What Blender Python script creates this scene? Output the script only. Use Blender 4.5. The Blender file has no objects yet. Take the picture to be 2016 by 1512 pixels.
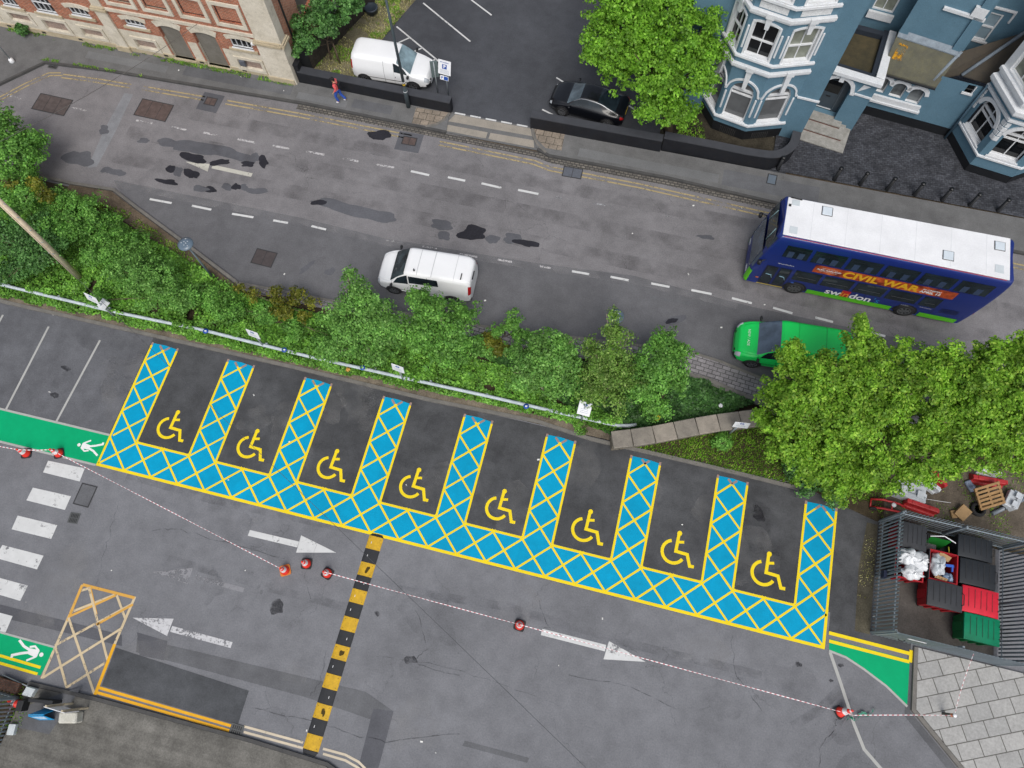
import bpy, math, random
import numpy as np
from mathutils import Vector, Matrix
PI = math.pi
rad = math.radians
scene = bpy.context.scene
COL = scene.collection
R0 = random.Random(7)

# ------------------------------------------------------------------ survey of the site
CAM = np.array([19.658744, -4.858707, 32.529423])
RM = np.array([[0.9704932714242237, -0.21964346553880132, 0.09949652338857587],
               [0.24055741513832318, 0.9103035233309655, -0.33686737068644496],
               [-0.01658131907528762, 0.35086214309517016, 0.9362803086685033]])
FOC = 1440.04
def G(px, py, z=0.0):
    d = RM @ np.array([px - 1008.0, 756.0 - py, -FOC])
    t = (z - CAM[2]) / d[2]
    q = CAM + t * d
    return (float(q[0]), float(q[1]))
def GG(pts, z=0.0): return [G(x, y, z) for x, y in pts]
def G3(px, py, z=0.0):
    a = G(px, py, z); return (a[0], a[1], z)

# ------------------------------------------------------------------ colours and materials
KG = 1.25
def lin(v):
    v /= 255.0
    return v / 12.92 if v <= 0.04045 else ((v + 0.055) / 1.055) ** 2.4
def A(r, g, b, k=KG):
    return (min(lin(r) / k, .85), min(lin(g) / k, .85), min(lin(b) / k, .85), 1.0)
MATS = {}
def newmat(name):
    m = bpy.data.materials.new(name); m.use_nodes = True
    nt = m.node_tree
    b = nt.nodes.get('Principled BSDF')
    MATS[name] = m
    return m, nt, b
def N(nt, typ, **kw):
    n = nt.nodes.new(typ)
    for k, v in kw.items():
        if k in n.inputs: n.inputs[k].default_value = v
        else: setattr(n, k, v)
    return n
def L(nt, a, b): nt.links.new(a, b)
def noise(nt, vec, scale, detail=4, rough=.55):
    n = N(nt, 'ShaderNodeTexNoise'); n.inputs['Scale'].default_value = scale
    n.inputs['Detail'].default_value = detail; n.inputs['Roughness'].default_value = rough
    if vec is not None: L(nt, vec, n.inputs['Vector'])
    return n.outputs['Fac']
def ramp(nt, fac, stops):
    r = N(nt, 'ShaderNodeValToRGB'); e = r.color_ramp.elements
    while len(e) < len(stops): e.new(.5)
    for i, (p, c) in enumerate(stops):
        e[i].position = p
        e[i].color = (c, c, c, 1) if not isinstance(c, tuple) else (c if len(c) == 4 else c + (1,))
    L(nt, fac, r.inputs['Fac'])
    return r.outputs['Color']
def mixc(nt, mode, fac, a, b):
    m = N(nt, 'ShaderNodeMix'); m.data_type = 'RGBA'; m.blend_type = mode
    for sc, sock, v in ((1, m.inputs[0], fac), (0, m.inputs[6], a), (0, m.inputs[7], b)):
        if hasattr(v, 'links'): L(nt, v, sock)
        elif isinstance(v, (int, float)): sock.default_value = v if sc else (v, v, v, 1)
        else: sock.default_value = v if len(v) == 4 else tuple(v) + (1,)
    return m.outputs[2]
def geo_pos(nt): return N(nt, 'ShaderNodeNewGeometry').outputs['Position']
def obj_pos(nt): return N(nt, 'ShaderNodeTexCoord').outputs['Object']
def bump(nt, b, h, strength=.2, dist=.01):
    n = N(nt, 'ShaderNodeBump'); n.inputs['Strength'].default_value = strength; n.inputs['Distance'].default_value = dist
    L(nt, h, n.inputs['Height']); L(nt, n.outputs['Normal'], b.inputs['Normal'])

def plain(name, col, rough=.55, metal=0.0, var=.12, scale=2.5, spec=.5, coat=0.0):
    """solid colour broken up by soft grime"""
    if name in MATS: return MATS[name]
    m, nt, b = newmat(name)
    p = geo_pos(nt)
    f = ramp(nt, noise(nt, p, scale, 5, .6), [(.3, 1 - var), (.7, 1 + 0 * var)])
    g = ramp(nt, noise(nt, p, scale * 14, 3, .6), [(.3, 1 - var * .6), (.7, 1.0)])
    c = mixc(nt, 'MULTIPLY', 1.0, mixc(nt, 'MULTIPLY', 1.0, col, f), g)
    L(nt, c, b.inputs['Base Color'])
    b.inputs['Roughness'].default_value = rough; b.inputs['Metallic'].default_value = metal
    b.inputs['Specular IOR Level'].default_value = spec
    if coat: b.inputs['Coat Weight'].default_value = coat; b.inputs['Coat Roughness'].default_value = .06
    return m

def asphalt(name, col, speck=.35, blotch=.22, big=.2, crack=0.0, tint=None, streak=0.0, rough=.92):
    if name in MATS: return MATS[name]
    m, nt, b = newmat(name)
    p = geo_pos(nt)
    s = ramp(nt, noise(nt, p, 16, 3, .75), [(.25, 1 - speck), (.75, 1 + speck)])
    k = ramp(nt, noise(nt, p, 1.3, 6, .65), [(.28, 1 - blotch), (.72, 1 + blotch)])
    g = ramp(nt, noise(nt, p, .22, 4, .55), [(.3, 1 - big), (.7, 1 + big)])
    c = mixc(nt, 'MULTIPLY', 1, mixc(nt, 'MULTIPLY', 1, mixc(nt, 'MULTIPLY', 1, col, s), k), g)
    # pale grit and dark oil spots
    v = N(nt, 'ShaderNodeTexVoronoi', feature='F1'); v.inputs['Scale'].default_value = 2.2; L(nt, p, v.inputs['Vector'])
    spot = ramp(nt, v.outputs['Distance'], [(.018, 1.0), (.05, 0.0)])
    keep = ramp(nt, noise(nt, p, .9, 2), [(.55, 0.0), (.6, 1.0)])
    sp = mixc(nt, 'MULTIPLY', 1, spot, keep)
    c = mixc(nt, 'MIX', mixc(nt, 'MULTIPLY', 1, sp, .55), c, (.012, .012, .013, 1))
    v2 = N(nt, 'ShaderNodeTexVoronoi', feature='F1'); v2.inputs['Scale'].default_value = 1.1; L(nt, p, v2.inputs['Vector'])
    grit = ramp(nt, v2.outputs['Distance'], [(.012, 1.0), (.03, 0.0)])
    keep2 = ramp(nt, noise(nt, p, 1.7, 2), [(.58, 0.0), (.62, .6)])
    c = mixc(nt, 'MIX', mixc(nt, 'MULTIPLY', 1, grit, keep2), c, (.5, .5, .48, 1))
    if crack:
        w = N(nt, 'ShaderNodeTexVoronoi', feature='DISTANCE_TO_EDGE'); w.inputs['Scale'].default_value = .23
        wn = N(nt, 'ShaderNodeTexNoise'); wn.inputs['Scale'].default_value = .9; wn.inputs['Detail'].default_value = 6; L(nt, p, wn.inputs['Vector'])
        va = N(nt, 'ShaderNodeVectorMath', operation='SCALE'); va.inputs['Scale'].default_value = 1.6; L(nt, wn.outputs['Color'], va.inputs[0])
        vb = N(nt, 'ShaderNodeVectorMath', operation='ADD'); L(nt, p, vb.inputs[0]); L(nt, va.outputs[0], vb.inputs[1])
        L(nt, vb.outputs[0], w.inputs['Vector'])
        cr = ramp(nt, w.outputs['Distance'], [(.0012, 1.0), (.004, 0.0)])
        ck = ramp(nt, noise(nt, p, .35, 2), [(.52, 0.0), (.6, crack * .55)])
        c = mixc(nt, 'MIX', mixc(nt, 'MULTIPLY', 1, cr, ck), c, (.02, .02, .02, 1))
    if streak:
        mp = N(nt, 'ShaderNodeMapping'); mp.inputs['Scale'].default_value = (.12, 2.4, 1); L(nt, p, mp.inputs['Vector'])
        st = ramp(nt, noise(nt, mp.outputs[0], 1.0, 5, .6), [(.35, 1 - streak), (.65, 1 + streak)])
        c = mixc(nt, 'MULTIPLY', 1, c, st)
    L(nt, c, b.inputs['Base Color'])
    b.inputs['Roughness'].default_value = rough; b.inputs['Specular IOR Level'].default_value = .12
    bump(nt, b, s, .3, .008)
    return m

def paint(name, col, wear=.0, rough=.6, dirt=.12, wscale=5.0):
    """road paint; wear 0..1 lets the asphalt show through where it has flaked off"""
    if name in MATS: return MATS[name]
    m, nt, b = newmat(name)
    p = geo_pos(nt)
    d = ramp(nt, noise(nt, p, 3.0, 6, .7), [(.3, 1 - dirt), (.7, 1.0)])
    d2 = ramp(nt, noise(nt, p, .5, 3), [(.3, 1 - dirt), (.7, 1.0)])
    c = mixc(nt, 'MULTIPLY', 1, mixc(nt, 'MULTIPLY', 1, col, d), d2)
    L(nt, c, b.inputs['Base Color']); b.inputs['Roughness'].default_value = rough; b.inputs['Specular IOR Level'].default_value = .12
    if wear:
        t = N(nt, 'ShaderNodeBsdfTransparent'); mx = N(nt, 'ShaderNodeMixShader')
        n1 = noise(nt, p, wscale, 8, .8); n2 = noise(nt, p, .8, 3, .5)
        av = N(nt, 'ShaderNodeMath', operation='MULTIPLY_ADD'); av.inputs[1].default_value = .65
        L(nt, n1, av.inputs[0]); m2 = N(nt, 'ShaderNodeMath', operation='MULTIPLY'); m2.inputs[1].default_value = .35; L(nt, n2, m2.inputs[0]); L(nt, m2.outputs[0], av.inputs[2])
        lo = .28 + .34 * wear
        f = ramp(nt, av.outputs[0], [(lo - .03, 1.0), (lo + .04, 0.0)])
        L(nt, f, mx.inputs[0]); L(nt, b.outputs[0], mx.inputs[1]); L(nt, t.outputs[0], mx.inputs[2])
        out = nt.nodes['Material Output']; L(nt, mx.outputs[0], out.inputs['Surface'])
    return m

def film(name, col, amt=.4, scale=2.0, lo=.42, hi=.7):
    """a thin soft stain: shows only where a soft noise lets it"""
    if name in MATS: return MATS[name]
    m, nt, b = newmat(name); p = geo_pos(nt)
    b.inputs['Base Color'].default_value = col; b.inputs['Roughness'].default_value = .9; b.inputs['Specular IOR Level'].default_value = .1
    t = N(nt, 'ShaderNodeBsdfTransparent'); mx = N(nt, 'ShaderNodeMixShader')
    f = mixc(nt, 'MULTIPLY', 1, ramp(nt, noise(nt, p, scale, 5, .55), [(lo, 0.0), (hi, amt)]), ramp(nt, noise(nt, p, 14, 3, .7), [(.3, .55), (.7, 1.0)]))
    L(nt, f, mx.inputs[0]); L(nt, t.outputs[0], mx.inputs[1]); L(nt, b.outputs[0], mx.inputs[2]); L(nt, mx.outputs[0], nt.nodes['Material Output'].inputs['Surface'])
    return m

def leafmat(name, c1, c2, c3=None, trans=.35, spec=.3):
    if name in MATS: return MATS[name]
    m, nt, b = newmat(name)
    g = N(nt, 'ShaderNodeNewGeometry')
    r = N(nt, 'ShaderNodeValToRGB'); e = r.color_ramp.elements
    e[0].position = 0; e[0].color = c1; e[1].position = .8; e[1].color = c2
    if c3: x = e.new(1.0); x.color = c3
    L(nt, g.outputs['Random Per Island'], r.inputs['Fac'])
    f = ramp(nt, noise(nt, g.outputs['Position'], 1.25, 3), [(.32, .58), (.68, 1.38)])
    c = mixc(nt, 'MULTIPLY', 1, r.outputs['Color'], f)
    L(nt, c, b.inputs['Base Color']); b.inputs['Roughness'].default_value = .5; b.inputs['Specular IOR Level'].default_value = spec
    t = N(nt, 'ShaderNodeBsdfTranslucent'); L(nt, c, t.inputs['Color'])
    mx = N(nt, 'ShaderNodeMixShader'); mx.inputs[0].default_value = trans
    L(nt, b.outputs[0], mx.inputs[1]); L(nt, t.outputs[0], mx.inputs[2])
    L(nt, mx.outputs[0], nt.nodes['Material Output'].inputs['Surface'])
    return m

def wallvec(nt, axis):
    s = N(nt, 'ShaderNodeSeparateXYZ'); L(nt, geo_pos(nt), s.inputs[0])
    c = N(nt, 'ShaderNodeCombineXYZ'); L(nt, s.outputs[0 if axis == 'x' else 1], c.inputs[0]); L(nt, s.outputs[2], c.inputs[1])
    return c.outputs[0]
def brick(name, c1, c2, mortar, axis='x', bw=.225, bh=.075, ms=.012, grime=.25, flat=False, rot=0.0):
    if name in MATS: return MATS[name]
    m, nt, b = newmat(name)
    vec = geo_pos(nt) if flat else wallvec(nt, axis)
    if rot:
        mp = N(nt, 'ShaderNodeMapping'); mp.inputs['Rotation'].default_value = (0, 0, rot); L(nt, vec, mp.inputs['Vector']); vec = mp.outputs[0]
    t = N(nt, 'ShaderNodeTexBrick'); L(nt, vec, t.inputs['Vector'])
    t.inputs['Scale'].default_value = 1.0; t.inputs['Brick Width'].default_value = bw; t.inputs['Row Height'].default_value = bh
    t.inputs['Mortar Size'].default_value = ms; t.inputs['Color1'].default_value = c1; t.inputs['Color2'].default_value = c2; t.inputs['Mortar'].default_value = mortar
    t.inputs['Bias'].default_value = -.1
    p = geo_pos(nt)
    k = ramp(nt, noise(nt, p, 1.4, 6, .7), [(.3, 1 - grime), (.7, 1 + grime * .5)])
    k2 = ramp(nt, noise(nt, p, 9, 3, .7), [(.3, 1 - grime), (.7, 1 + grime)])
    c = mixc(nt, 'MULTIPLY', 1, mixc(nt, 'MULTIPLY', 1, t.outputs['Color'], k), k2)
    L(nt, c, b.inputs['Base Color']); b.inputs['Roughness'].default_value = .88; b.inputs['Specular IOR Level'].default_value = .25
    bump(nt, b, t.outputs['Fac'], -.4, .006)
    return m

def stone(name, c1, c2, scale=1.6, rough=.85, stain=(.10, .095, .08, 1), amt=.35):
    if name in MATS: return MATS[name]
    m, nt, b = newmat(name)
    p = geo_pos(nt)
    f = ramp(nt, noise(nt, p, scale, 6, .65), [(.3, 0.0), (.7, 1.0)])
    c = mixc(nt, 'MIX', f, c1, c2)
    s = ramp(nt, noise(nt, p, scale * 2.7, 7, .75), [(.5, 0.0), (.78, amt)])
    c = mixc(nt, 'MIX', s, c, stain)
    g = ramp(nt, noise(nt, p, 26, 2), [(.3, .88), (.7, 1.08)])
    L(nt, mixc(nt, 'MULTIPLY', 1, c, g), b.inputs['Base Color']); b.inputs['Roughness'].default_value = rough
    b.inputs['Specular IOR Level'].default_value = .3
    return m
def glass(name, col=(.015, .018, .02, 1), rough=.04, var=.4, spec=.5):
    if name in MATS: return MATS[name]
    m, nt, b = newmat(name)
    f = ramp(nt, noise(nt, geo_pos(nt), 1.5, 3), [(.35, 1 - var), (.65, 1 + var)])
    L(nt, mixc(nt, 'MULTIPLY', 1, col, f), b.inputs['Base Color'])
    b.inputs['Roughness'].default_value = rough; b.inputs['Specular IOR Level'].default_value = spec
    return m
def carpaint(name, col, coat=.45, rough=.4):
    return plain(name, col, rough=rough, var=.05, scale=1.2, coat=coat, spec=.3)

# ------------------------------------------------------------------ mesh collecting
class MB:
    def __init__(s): s.v = []; s.f = []; s.sm = []
    def add(s, vs, fs, smooth=False):
        o = len(s.v); s.v += [tuple(map(float, p)) for p in vs]
        for q in fs: s.f.append(tuple(i + o for i in q)); s.sm.append(smooth)
        return s
    def poly(s, pts, z=None):
        if z is not None: pts = [(p[0], p[1], z) for p in pts]
        return s.add(pts, [tuple(range(len(pts)))])
    def box(s, x0, x1, y0, y1, z0, z1):
        return s.add([(x0, y0, z0), (x1, y0, z0), (x1, y1, z0), (x0, y1, z0), (x0, y0, z1), (x1, y0, z1), (x1, y1, z1), (x0, y1, z1)],
                     [(0, 3, 2, 1), (4, 5, 6, 7), (0, 1, 5, 4), (1, 2, 6, 5), (2, 3, 7, 6), (3, 0, 4, 7)])
    def obox(s, c, u, v, w, bev=0.0):
        """box with centre c and half axes u, v, w (vectors)"""
        c, u, v, w = map(np.array, (c, u, v, w))
        if bev <= 0:
            P = [c + a * u + b * v + d * w for d in (-1, 1) for a, b in ((-1, -1), (1, -1), (1, 1), (-1, 1))]
            return s.add(P, [(0, 3, 2, 1), (4, 5, 6, 7), (0, 1, 5, 4), (1, 2, 6, 5), (2, 3, 7, 6), (3, 0, 4, 7)])
        lu, lv, lw = (np.linalg.norm(k) for k in (u, v, w)); bev = min(bev, .9 * lu, .9 * lv, .9 * lw)
        P = []; fu, fv, fw = 1 - bev / lu, 1 - bev / lv, 1 - bev / lw
        idx = {}
        for a in (-1, 1):
            for b in (-1, 1):
                for d in (-1, 1):
                    idx[a, b, d, 0] = len(P); P.append(c + a * u + b * fv * v + d * fw * w)
                    idx[a, b, d, 1] = len(P); P.append(c + a * fu * u + b * v + d * fw * w)
                    idx[a, b, d, 2] = len(P); P.append(c + a * fu * u + b * fv * v + d * w)
        F = []
        q = [(-1, -1), (1, -1), (1, 1), (-1, 1)]
        for e in (-1, 1):
            F.append(tuple(idx[e, b, d, 0] for b, d in q)); F.append(tuple(idx[a, e, d, 1] for a, d in q)); F.append(tuple(idx[a, b, e, 2] for a, b in q))
        for a in (-1, 1):
            for b in (-1, 1):
                F.append((idx[a, b, -1, 0], idx[a, b, 1, 0], idx[a, b, 1, 1], idx[a, b, -1, 1]))
                F.append((idx[a, -1, b, 0], idx[a, 1, b, 0], idx[a, 1, b, 2], idx[a, -1, b, 2]))
                F.append((idx[-1, a, b, 1], idx[1, a, b, 1], idx[1, a, b, 2], idx[-1, a, b, 2]))
                for d in (-1, 1): F.append((idx[a, b, d, 0], idx[a, b, d, 1], idx[a, b, d, 2]))
        return s.add(P, F)
    def prism(s, poly, z0, z1, top=True, bottom=True):
        n = len(poly)
        zz0 = z0 if hasattr(z0, '__len__') else [z0] * n; zz1 = z1 if hasattr(z1, '__len__') else [z1] * n
        V = [(p[0], p[1], a) for p, a in zip(poly, zz0)] + [(p[0], p[1], a) for p, a in zip(poly, zz1)]
        F = [(i, (i + 1) % n, n + (i + 1) % n, n + i) for i in range(n)]
        if top: F.append(tuple(range(n, 2 * n)))
        if bottom: F.append(tuple(range(n - 1, -1, -1)))
        return s.add(V, F)
    def extr(s, poly3, vec):
        """extrude a 3D polygon along vec"""
        n = len(poly3); vec = np.array(vec)
        V = [np.array(p) for p in poly3]; V = V + [p + vec for p in V]
        F = [(i, (i + 1) % n, n + (i + 1) % n, n + i) for i in range(n)] + [tuple(range(n, 2 * n)), tuple(range(n - 1, -1, -1))]
        return s.add(V, F)
    def tube(s, pts, r, n=8, caps=True, smooth=True):
        pts = [np.array(p, float) for p in pts]
        rr = r if hasattr(r, '__len__') else [r] * len(pts)
        V = []; F = []; prev = None
        for i, p in enumerate(pts):
            d = pts[min(i + 1, len(pts) - 1)] - pts[max(i - 1, 0)]; d = d / (np.linalg.norm(d) + 1e-9)
            a = np.array([0, 0, 1.]) if abs(d[2]) < .9 else np.array([1., 0, 0])
            if prev is not None: a = prev
            u = a - d * (a @ d); u /= np.linalg.norm(u); w = np.cross(d, u); prev = u
            for k in range(n):
                t = 2 * PI * k / n; V.append(p + rr[i] * (math.cos(t) * u + math.sin(t) * w))
        for i in range(len(pts) - 1):
            for k in range(n):
                a = i * n + k; b = i * n + (k + 1) % n; F.append((a, b, b + n, a + n))
        s.add(V, F, smooth)
        if caps:
            o = len(s.v) - len(V); s.f.append(tuple(o + k for k in range(n - 1, -1, -1))); s.sm.append(False)
            s.f.append(tuple(o + (len(pts) - 1) * n + k for k in range(n))); s.sm.append(False)
        return s
    def lathe(s, c, prof, n=20, smooth=True, axis='z', caps=True):
        V = []; F = []
        for r, z in prof:
            for k in range(n):
                t = 2 * PI * k / n
                if axis == 'z': V.append((c[0] + r * math.cos(t), c[1] + r * math.sin(t), c[2] + z))
                elif axis == 'y': V.append((c[0] + r * math.cos(t), c[1] + z, c[2] + r * math.sin(t)))
                else: V.append((c[0] + z, c[1] + r * math.cos(t), c[2] + r * math.sin(t)))
        for i in range(len(prof) - 1):
            for k in range(n):
                a = i * n + k; b = i * n + (k + 1) % n; F.append((a, b, b + n, a + n))
        s.add(V, F, smooth); o = len(s.v) - len(V)
        if not caps: return s
        if prof[-1][0] > 1e-4: s.f.append(tuple(o + (len(prof) - 1) * n + k for k in range(n))); s.sm.append(False)
        if prof[0][0] > 1e-4: s.f.append(tuple(o + k for k in range(n - 1, -1, -1))); s.sm.append(False)
        return s
    def strip(s, pts, w, z, closed=False):
        """flat ribbon of width w along 2D points"""
        P = [np.array(p[:2], float) for p in pts]; Lf = []; Rt = []; n = len(P)
        for i, p in enumerate(P):
            if closed: d0 = p - P[i - 1]; d1 = P[(i + 1) % n] - p
            else: d0 = p - P[max(i - 1, 0)]; d1 = P[min(i + 1, n - 1)] - p
            if not closed and i == 0: d0 = d1
            if not closed and i == n - 1: d1 = d0
            d0 = d0 / np.linalg.norm(d0); d1 = d1 / np.linalg.norm(d1)
            t = d0 + d1; t /= np.linalg.norm(t); nn = np.array([-t[1], t[0]]); k = 1 / max(.35, nn @ np.array([-d0[1], d0[0]]))
            Lf.append(p + nn * w / 2 * k); Rt.append(p - nn * w / 2 * k)
        V = [(a[0], a[1], z) for a in Lf] + [(a[0], a[1], z) for a in Rt]
        m = n if closed else n - 1
        F = [(n + i, n + (i + 1) % n, (i + 1) % n, i) for i in range(m)]
        return s.add(V, F)
    def wallstrip(s, pts, w, z0, z1):
        """a standing wall of thickness w along 2D points (butted as one mesh)"""
        t = MB().strip(pts, w, 0); n = len(pts)
        Lf = [p[:2] for p in t.v[:n]]; Rt = [p[:2] for p in t.v[n:]]
        return s.prism(Lf[::-1] + Rt, z0, z1) if True else s

def setp(o, label=None, cat=None, group=None, kind=None):
    if label: o['label'] = label
    if cat: o['category'] = cat
    if group: o['group'] = group
    if kind: o['kind'] = kind
    return o
def thing(name, label, cat, loc=(0, 0, 0), rz=0.0, group=None):
    o = bpy.data.objects.new(name, None); COL.objects.link(o)
    o.empty_display_size = .2
    o.location = loc; o.rotation_euler = (0, 0, rz)
    o['_x'] = 0; del o['_x']
    return setp(o, label, cat, group)
def place(o): return Matrix.Translation(o.location) @ o.rotation_euler.to_matrix().to_4x4()
def build(mb, name, mat, parent=None, world=True, label=None, bevel=0.0, fix=True):
    """one mesh object; world=True: the vertices are world coordinates and are brought into the thing's own frame"""
    me = bpy.data.meshes.new(name)
    v = np.array(mb.v, float).reshape(-1, 3)
    root = parent
    chain = []
    while root is not None: chain.append(root); root = root.parent
    if world and chain:
        M = Matrix.Identity(4)
        for q in chain[::-1]: M = M @ place(q)
        Mi = np.array(M.inverted()); v = v @ Mi[:3, :3].T + Mi[:3, 3]
    me.from_pydata(v.tolist(), [], mb.f)
    me.polygons.foreach_set('use_smooth', mb.sm)
    me.materials.append(mat)
    if fix:
        import bmesh
        bm = bmesh.new(); bm.from_mesh(me); bmesh.ops.recalc_face_normals(bm, faces=bm.faces)
        bm.to_mesh(me); bm.free()
    me.update()
    o = bpy.data.objects.new(name, me); COL.objects.link(o)
    if parent is not None: o.parent = parent
    if label: o['label'] = label
    if bevel:
        b = o.modifiers.new('edge', 'BEVEL'); b.width = bevel; b.segments = 2; b.limit_method = 'ANGLE'; b.angle_limit = rad(40)
    return o
def solo(mb, name, mat, label, cat, group=None, base=None, bevel=0.0, kind=None):
    """a thing that is one mesh, with its origin at its base"""
    v = np.array(mb.v); b = base if base is not None else (float(v[:, 0].mean()), float(v[:, 1].mean()), float(v[:, 2].min()))
    mb.v = [tuple(p - np.array(b)) for p in v]
    o = build(mb, name, mat, None, bevel=bevel); o.location = b
    return setp(o, label, cat, group, kind)
def struct(mb, name, mat, parent=None):
    o = build(mb, name, mat, parent, fix=False)
    if parent is None: o['kind'] = 'structure'
    return o
def up(mb):
    """turn flat sheets to face upward"""
    nf = []
    for q in mb.f:
        a, b, c = (np.array(mb.v[q[i]]) for i in (0, 1, 2))
        area = sum(mb.v[q[i]][0] * mb.v[q[(i + 1) % len(q)]][1] - mb.v[q[(i + 1) % len(q)]][0] * mb.v[q[i]][1] for i in range(len(q)))
        nf.append(q if area > 0 else q[::-1])
    mb.f = nf; return mb
def copytree(o, parent=None):
    c = o.copy(); COL.objects.link(c)
    if parent is not None: c.parent = parent
    for ch in list(o.children): copytree(ch, c)
    return c
_font = None
def text_mesh(txt, size, bold=0.0, shear=0.0, space=1.0):
    """lettering as flat mesh in the xy plane, anchored at its middle"""
    cu = bpy.data.curves.new('lettering', 'FONT'); cu.body = txt; cu.size = size; cu.align_x = 'CENTER'; cu.align_y = 'CENTER'
    cu.offset = bold; cu.shear = shear; cu.space_character = space; cu.resolution_u = 3
    ob = bpy.data.objects.new('lettering', cu)
    me = bpy.data.meshes.new_from_object(ob)
    V = [tuple(v.co) for v in me.vertices]; F = [tuple(p.vertices) for p in me.polygons]
    bpy.data.objects.remove(ob); bpy.data.curves.remove(cu); bpy.data.meshes.remove(me)
    return V, F
def lettering(mb, txt, size, o, u, v, **kw):
    V, F = text_mesh(txt, size, **kw)
    o, u, v = map(np.array, (o, u, v))
    return mb.add([o + p[0] * u + p[1] * v for p in V], F)
EXPO = 0.35
# ------------------------------------------------------------------ vegetation makers
def leaves_mesh(name, pos, nrm, size, mat, parent=None, seed=1, aspect=1.6, world=True, kind=None, fold=.25):
    """a mesh of many small folded leaves"""
    rg = np.random.default_rng(seed)
    n = len(pos)
    nrm = nrm / (np.linalg.norm(nrm, axis=1, keepdims=True) + 1e-9)
    a = rg.normal(size=(n, 3)); u = a - nrm * (a * nrm).sum(1, keepdims=True); u /= np.linalg.norm(u, axis=1, keepdims=True)
    w = np.cross(nrm, u)
    s = (size * rg.uniform(.65, 1.35, n))[:, None]
    tip = pos + u * s * .5 * aspect ** .5; tail = pos - u * s * .5 * aspect ** .5
    l = pos + w * s * .5 / aspect ** .5 + nrm * s * fold; r = pos - w * s * .5 / aspect ** .5 + nrm * s * fold * rg.uniform(-1, 1, (n, 1))
    V = np.stack([tail, r, tip, l], 1).reshape(-1, 3)
    chain = []; q = parent
    while q is not None: chain.append(q); q = q.parent
    if world and chain:
        M = Matrix.Identity(4)
        for q in chain[::-1]: M = M @ place(q)
        Mi = np.array(M.inverted()); V = V @ Mi[:3, :3].T + Mi[:3, 3]
    me = bpy.data.meshes.new(name)
    me.vertices.add(4 * n); me.vertices.foreach_set('co', V.astype(np.float32).ravel())
    me.loops.add(4 * n); me.loops.foreach_set('vertex_index', np.arange(4 * n, dtype=np.int32))
    me.polygons.add(n); me.polygons.foreach_set('loop_start', np.arange(0, 4 * n, 4, dtype=np.int32))
    me.update(calc_edges=True); me.validate()
    me.materials.append(mat)
    o = bpy.data.objects.new(name, me); COL.objects.link(o)
    if parent is not None: o.parent = parent
    if kind: o['kind'] = kind
    return o
def crown_points(blobs, n_clump, per, clump_r, seed, flat=.6, fill=.35, droop=0.0):
    """leaf positions: clumps spread through the outer volume of a set of blobs [(x,y,z,r or (rx,ry,rz))]"""
    rg = np.random.default_rng(seed)
    B = []
    for b in blobs:
        r = b[3] if hasattr(b[3], '__len__') else (b[3], b[3], b[3] * .85)
        B.append((np.array(b[:3], float), np.array(r, float)))
    wts = np.array([(r[0] * r[1]) for _, r in B]); wts /= wts.sum()
    P = []; Nn = []
    for (c, r), k in zip(B, rg.multinomial(n_clump, wts)):
        d = rg.normal(size=(k, 3)); d[:, 2] = np.abs(d[:, 2]) * 1.1 - .35 * np.abs(rg.normal(size=k)); d /= np.linalg.norm(d, axis=1, keepdims=True)
        lob = rg.normal(size=(int(9 + 9 * r[0]), 3)); lob[:, 2] = np.abs(lob[:, 2]) * .9 - .2; lob /= np.linalg.norm(lob, axis=1, keepdims=True)
        near = (d @ lob.T).max(1); w_ = np.clip((1 - near) * (6 + 5 * r[0]), 0, 1)           # side branches push out, hollows between them
        rr = 1.08 - .55 * w_ - fill * .7 * rg.random(k) ** 1.8 + .08 * rg.normal(size=k)
        cc = c + d * r * rr[:, None]
        cs = clump_r * rg.uniform(.6, 1.35, k)
        for j in range(k):
            m = max(3, int(per * (cs[j] / clump_r) ** 2))
            e = rg.normal(size=(m, 3)); e /= np.linalg.norm(e, axis=1, keepdims=True); e[:, 2] = np.abs(e[:, 2]) * flat - .25 * rg.random(m)
            q = cc[j] + e * cs[j] * (rg.random((m, 1)) ** .4)
            q[:, 2] -= droop * rg.random(m)
            P.append(q); Nn.append(e * .8 + np.array([0, 0, .5]) + d[j] * .5 + rg.normal(size=(m, 3)) * .5)
    P = np.concatenate(P); Nn = np.concatenate(Nn)
    P[:, 2] = np.maximum(P[:, 2], .05)
    return P, Nn
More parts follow.
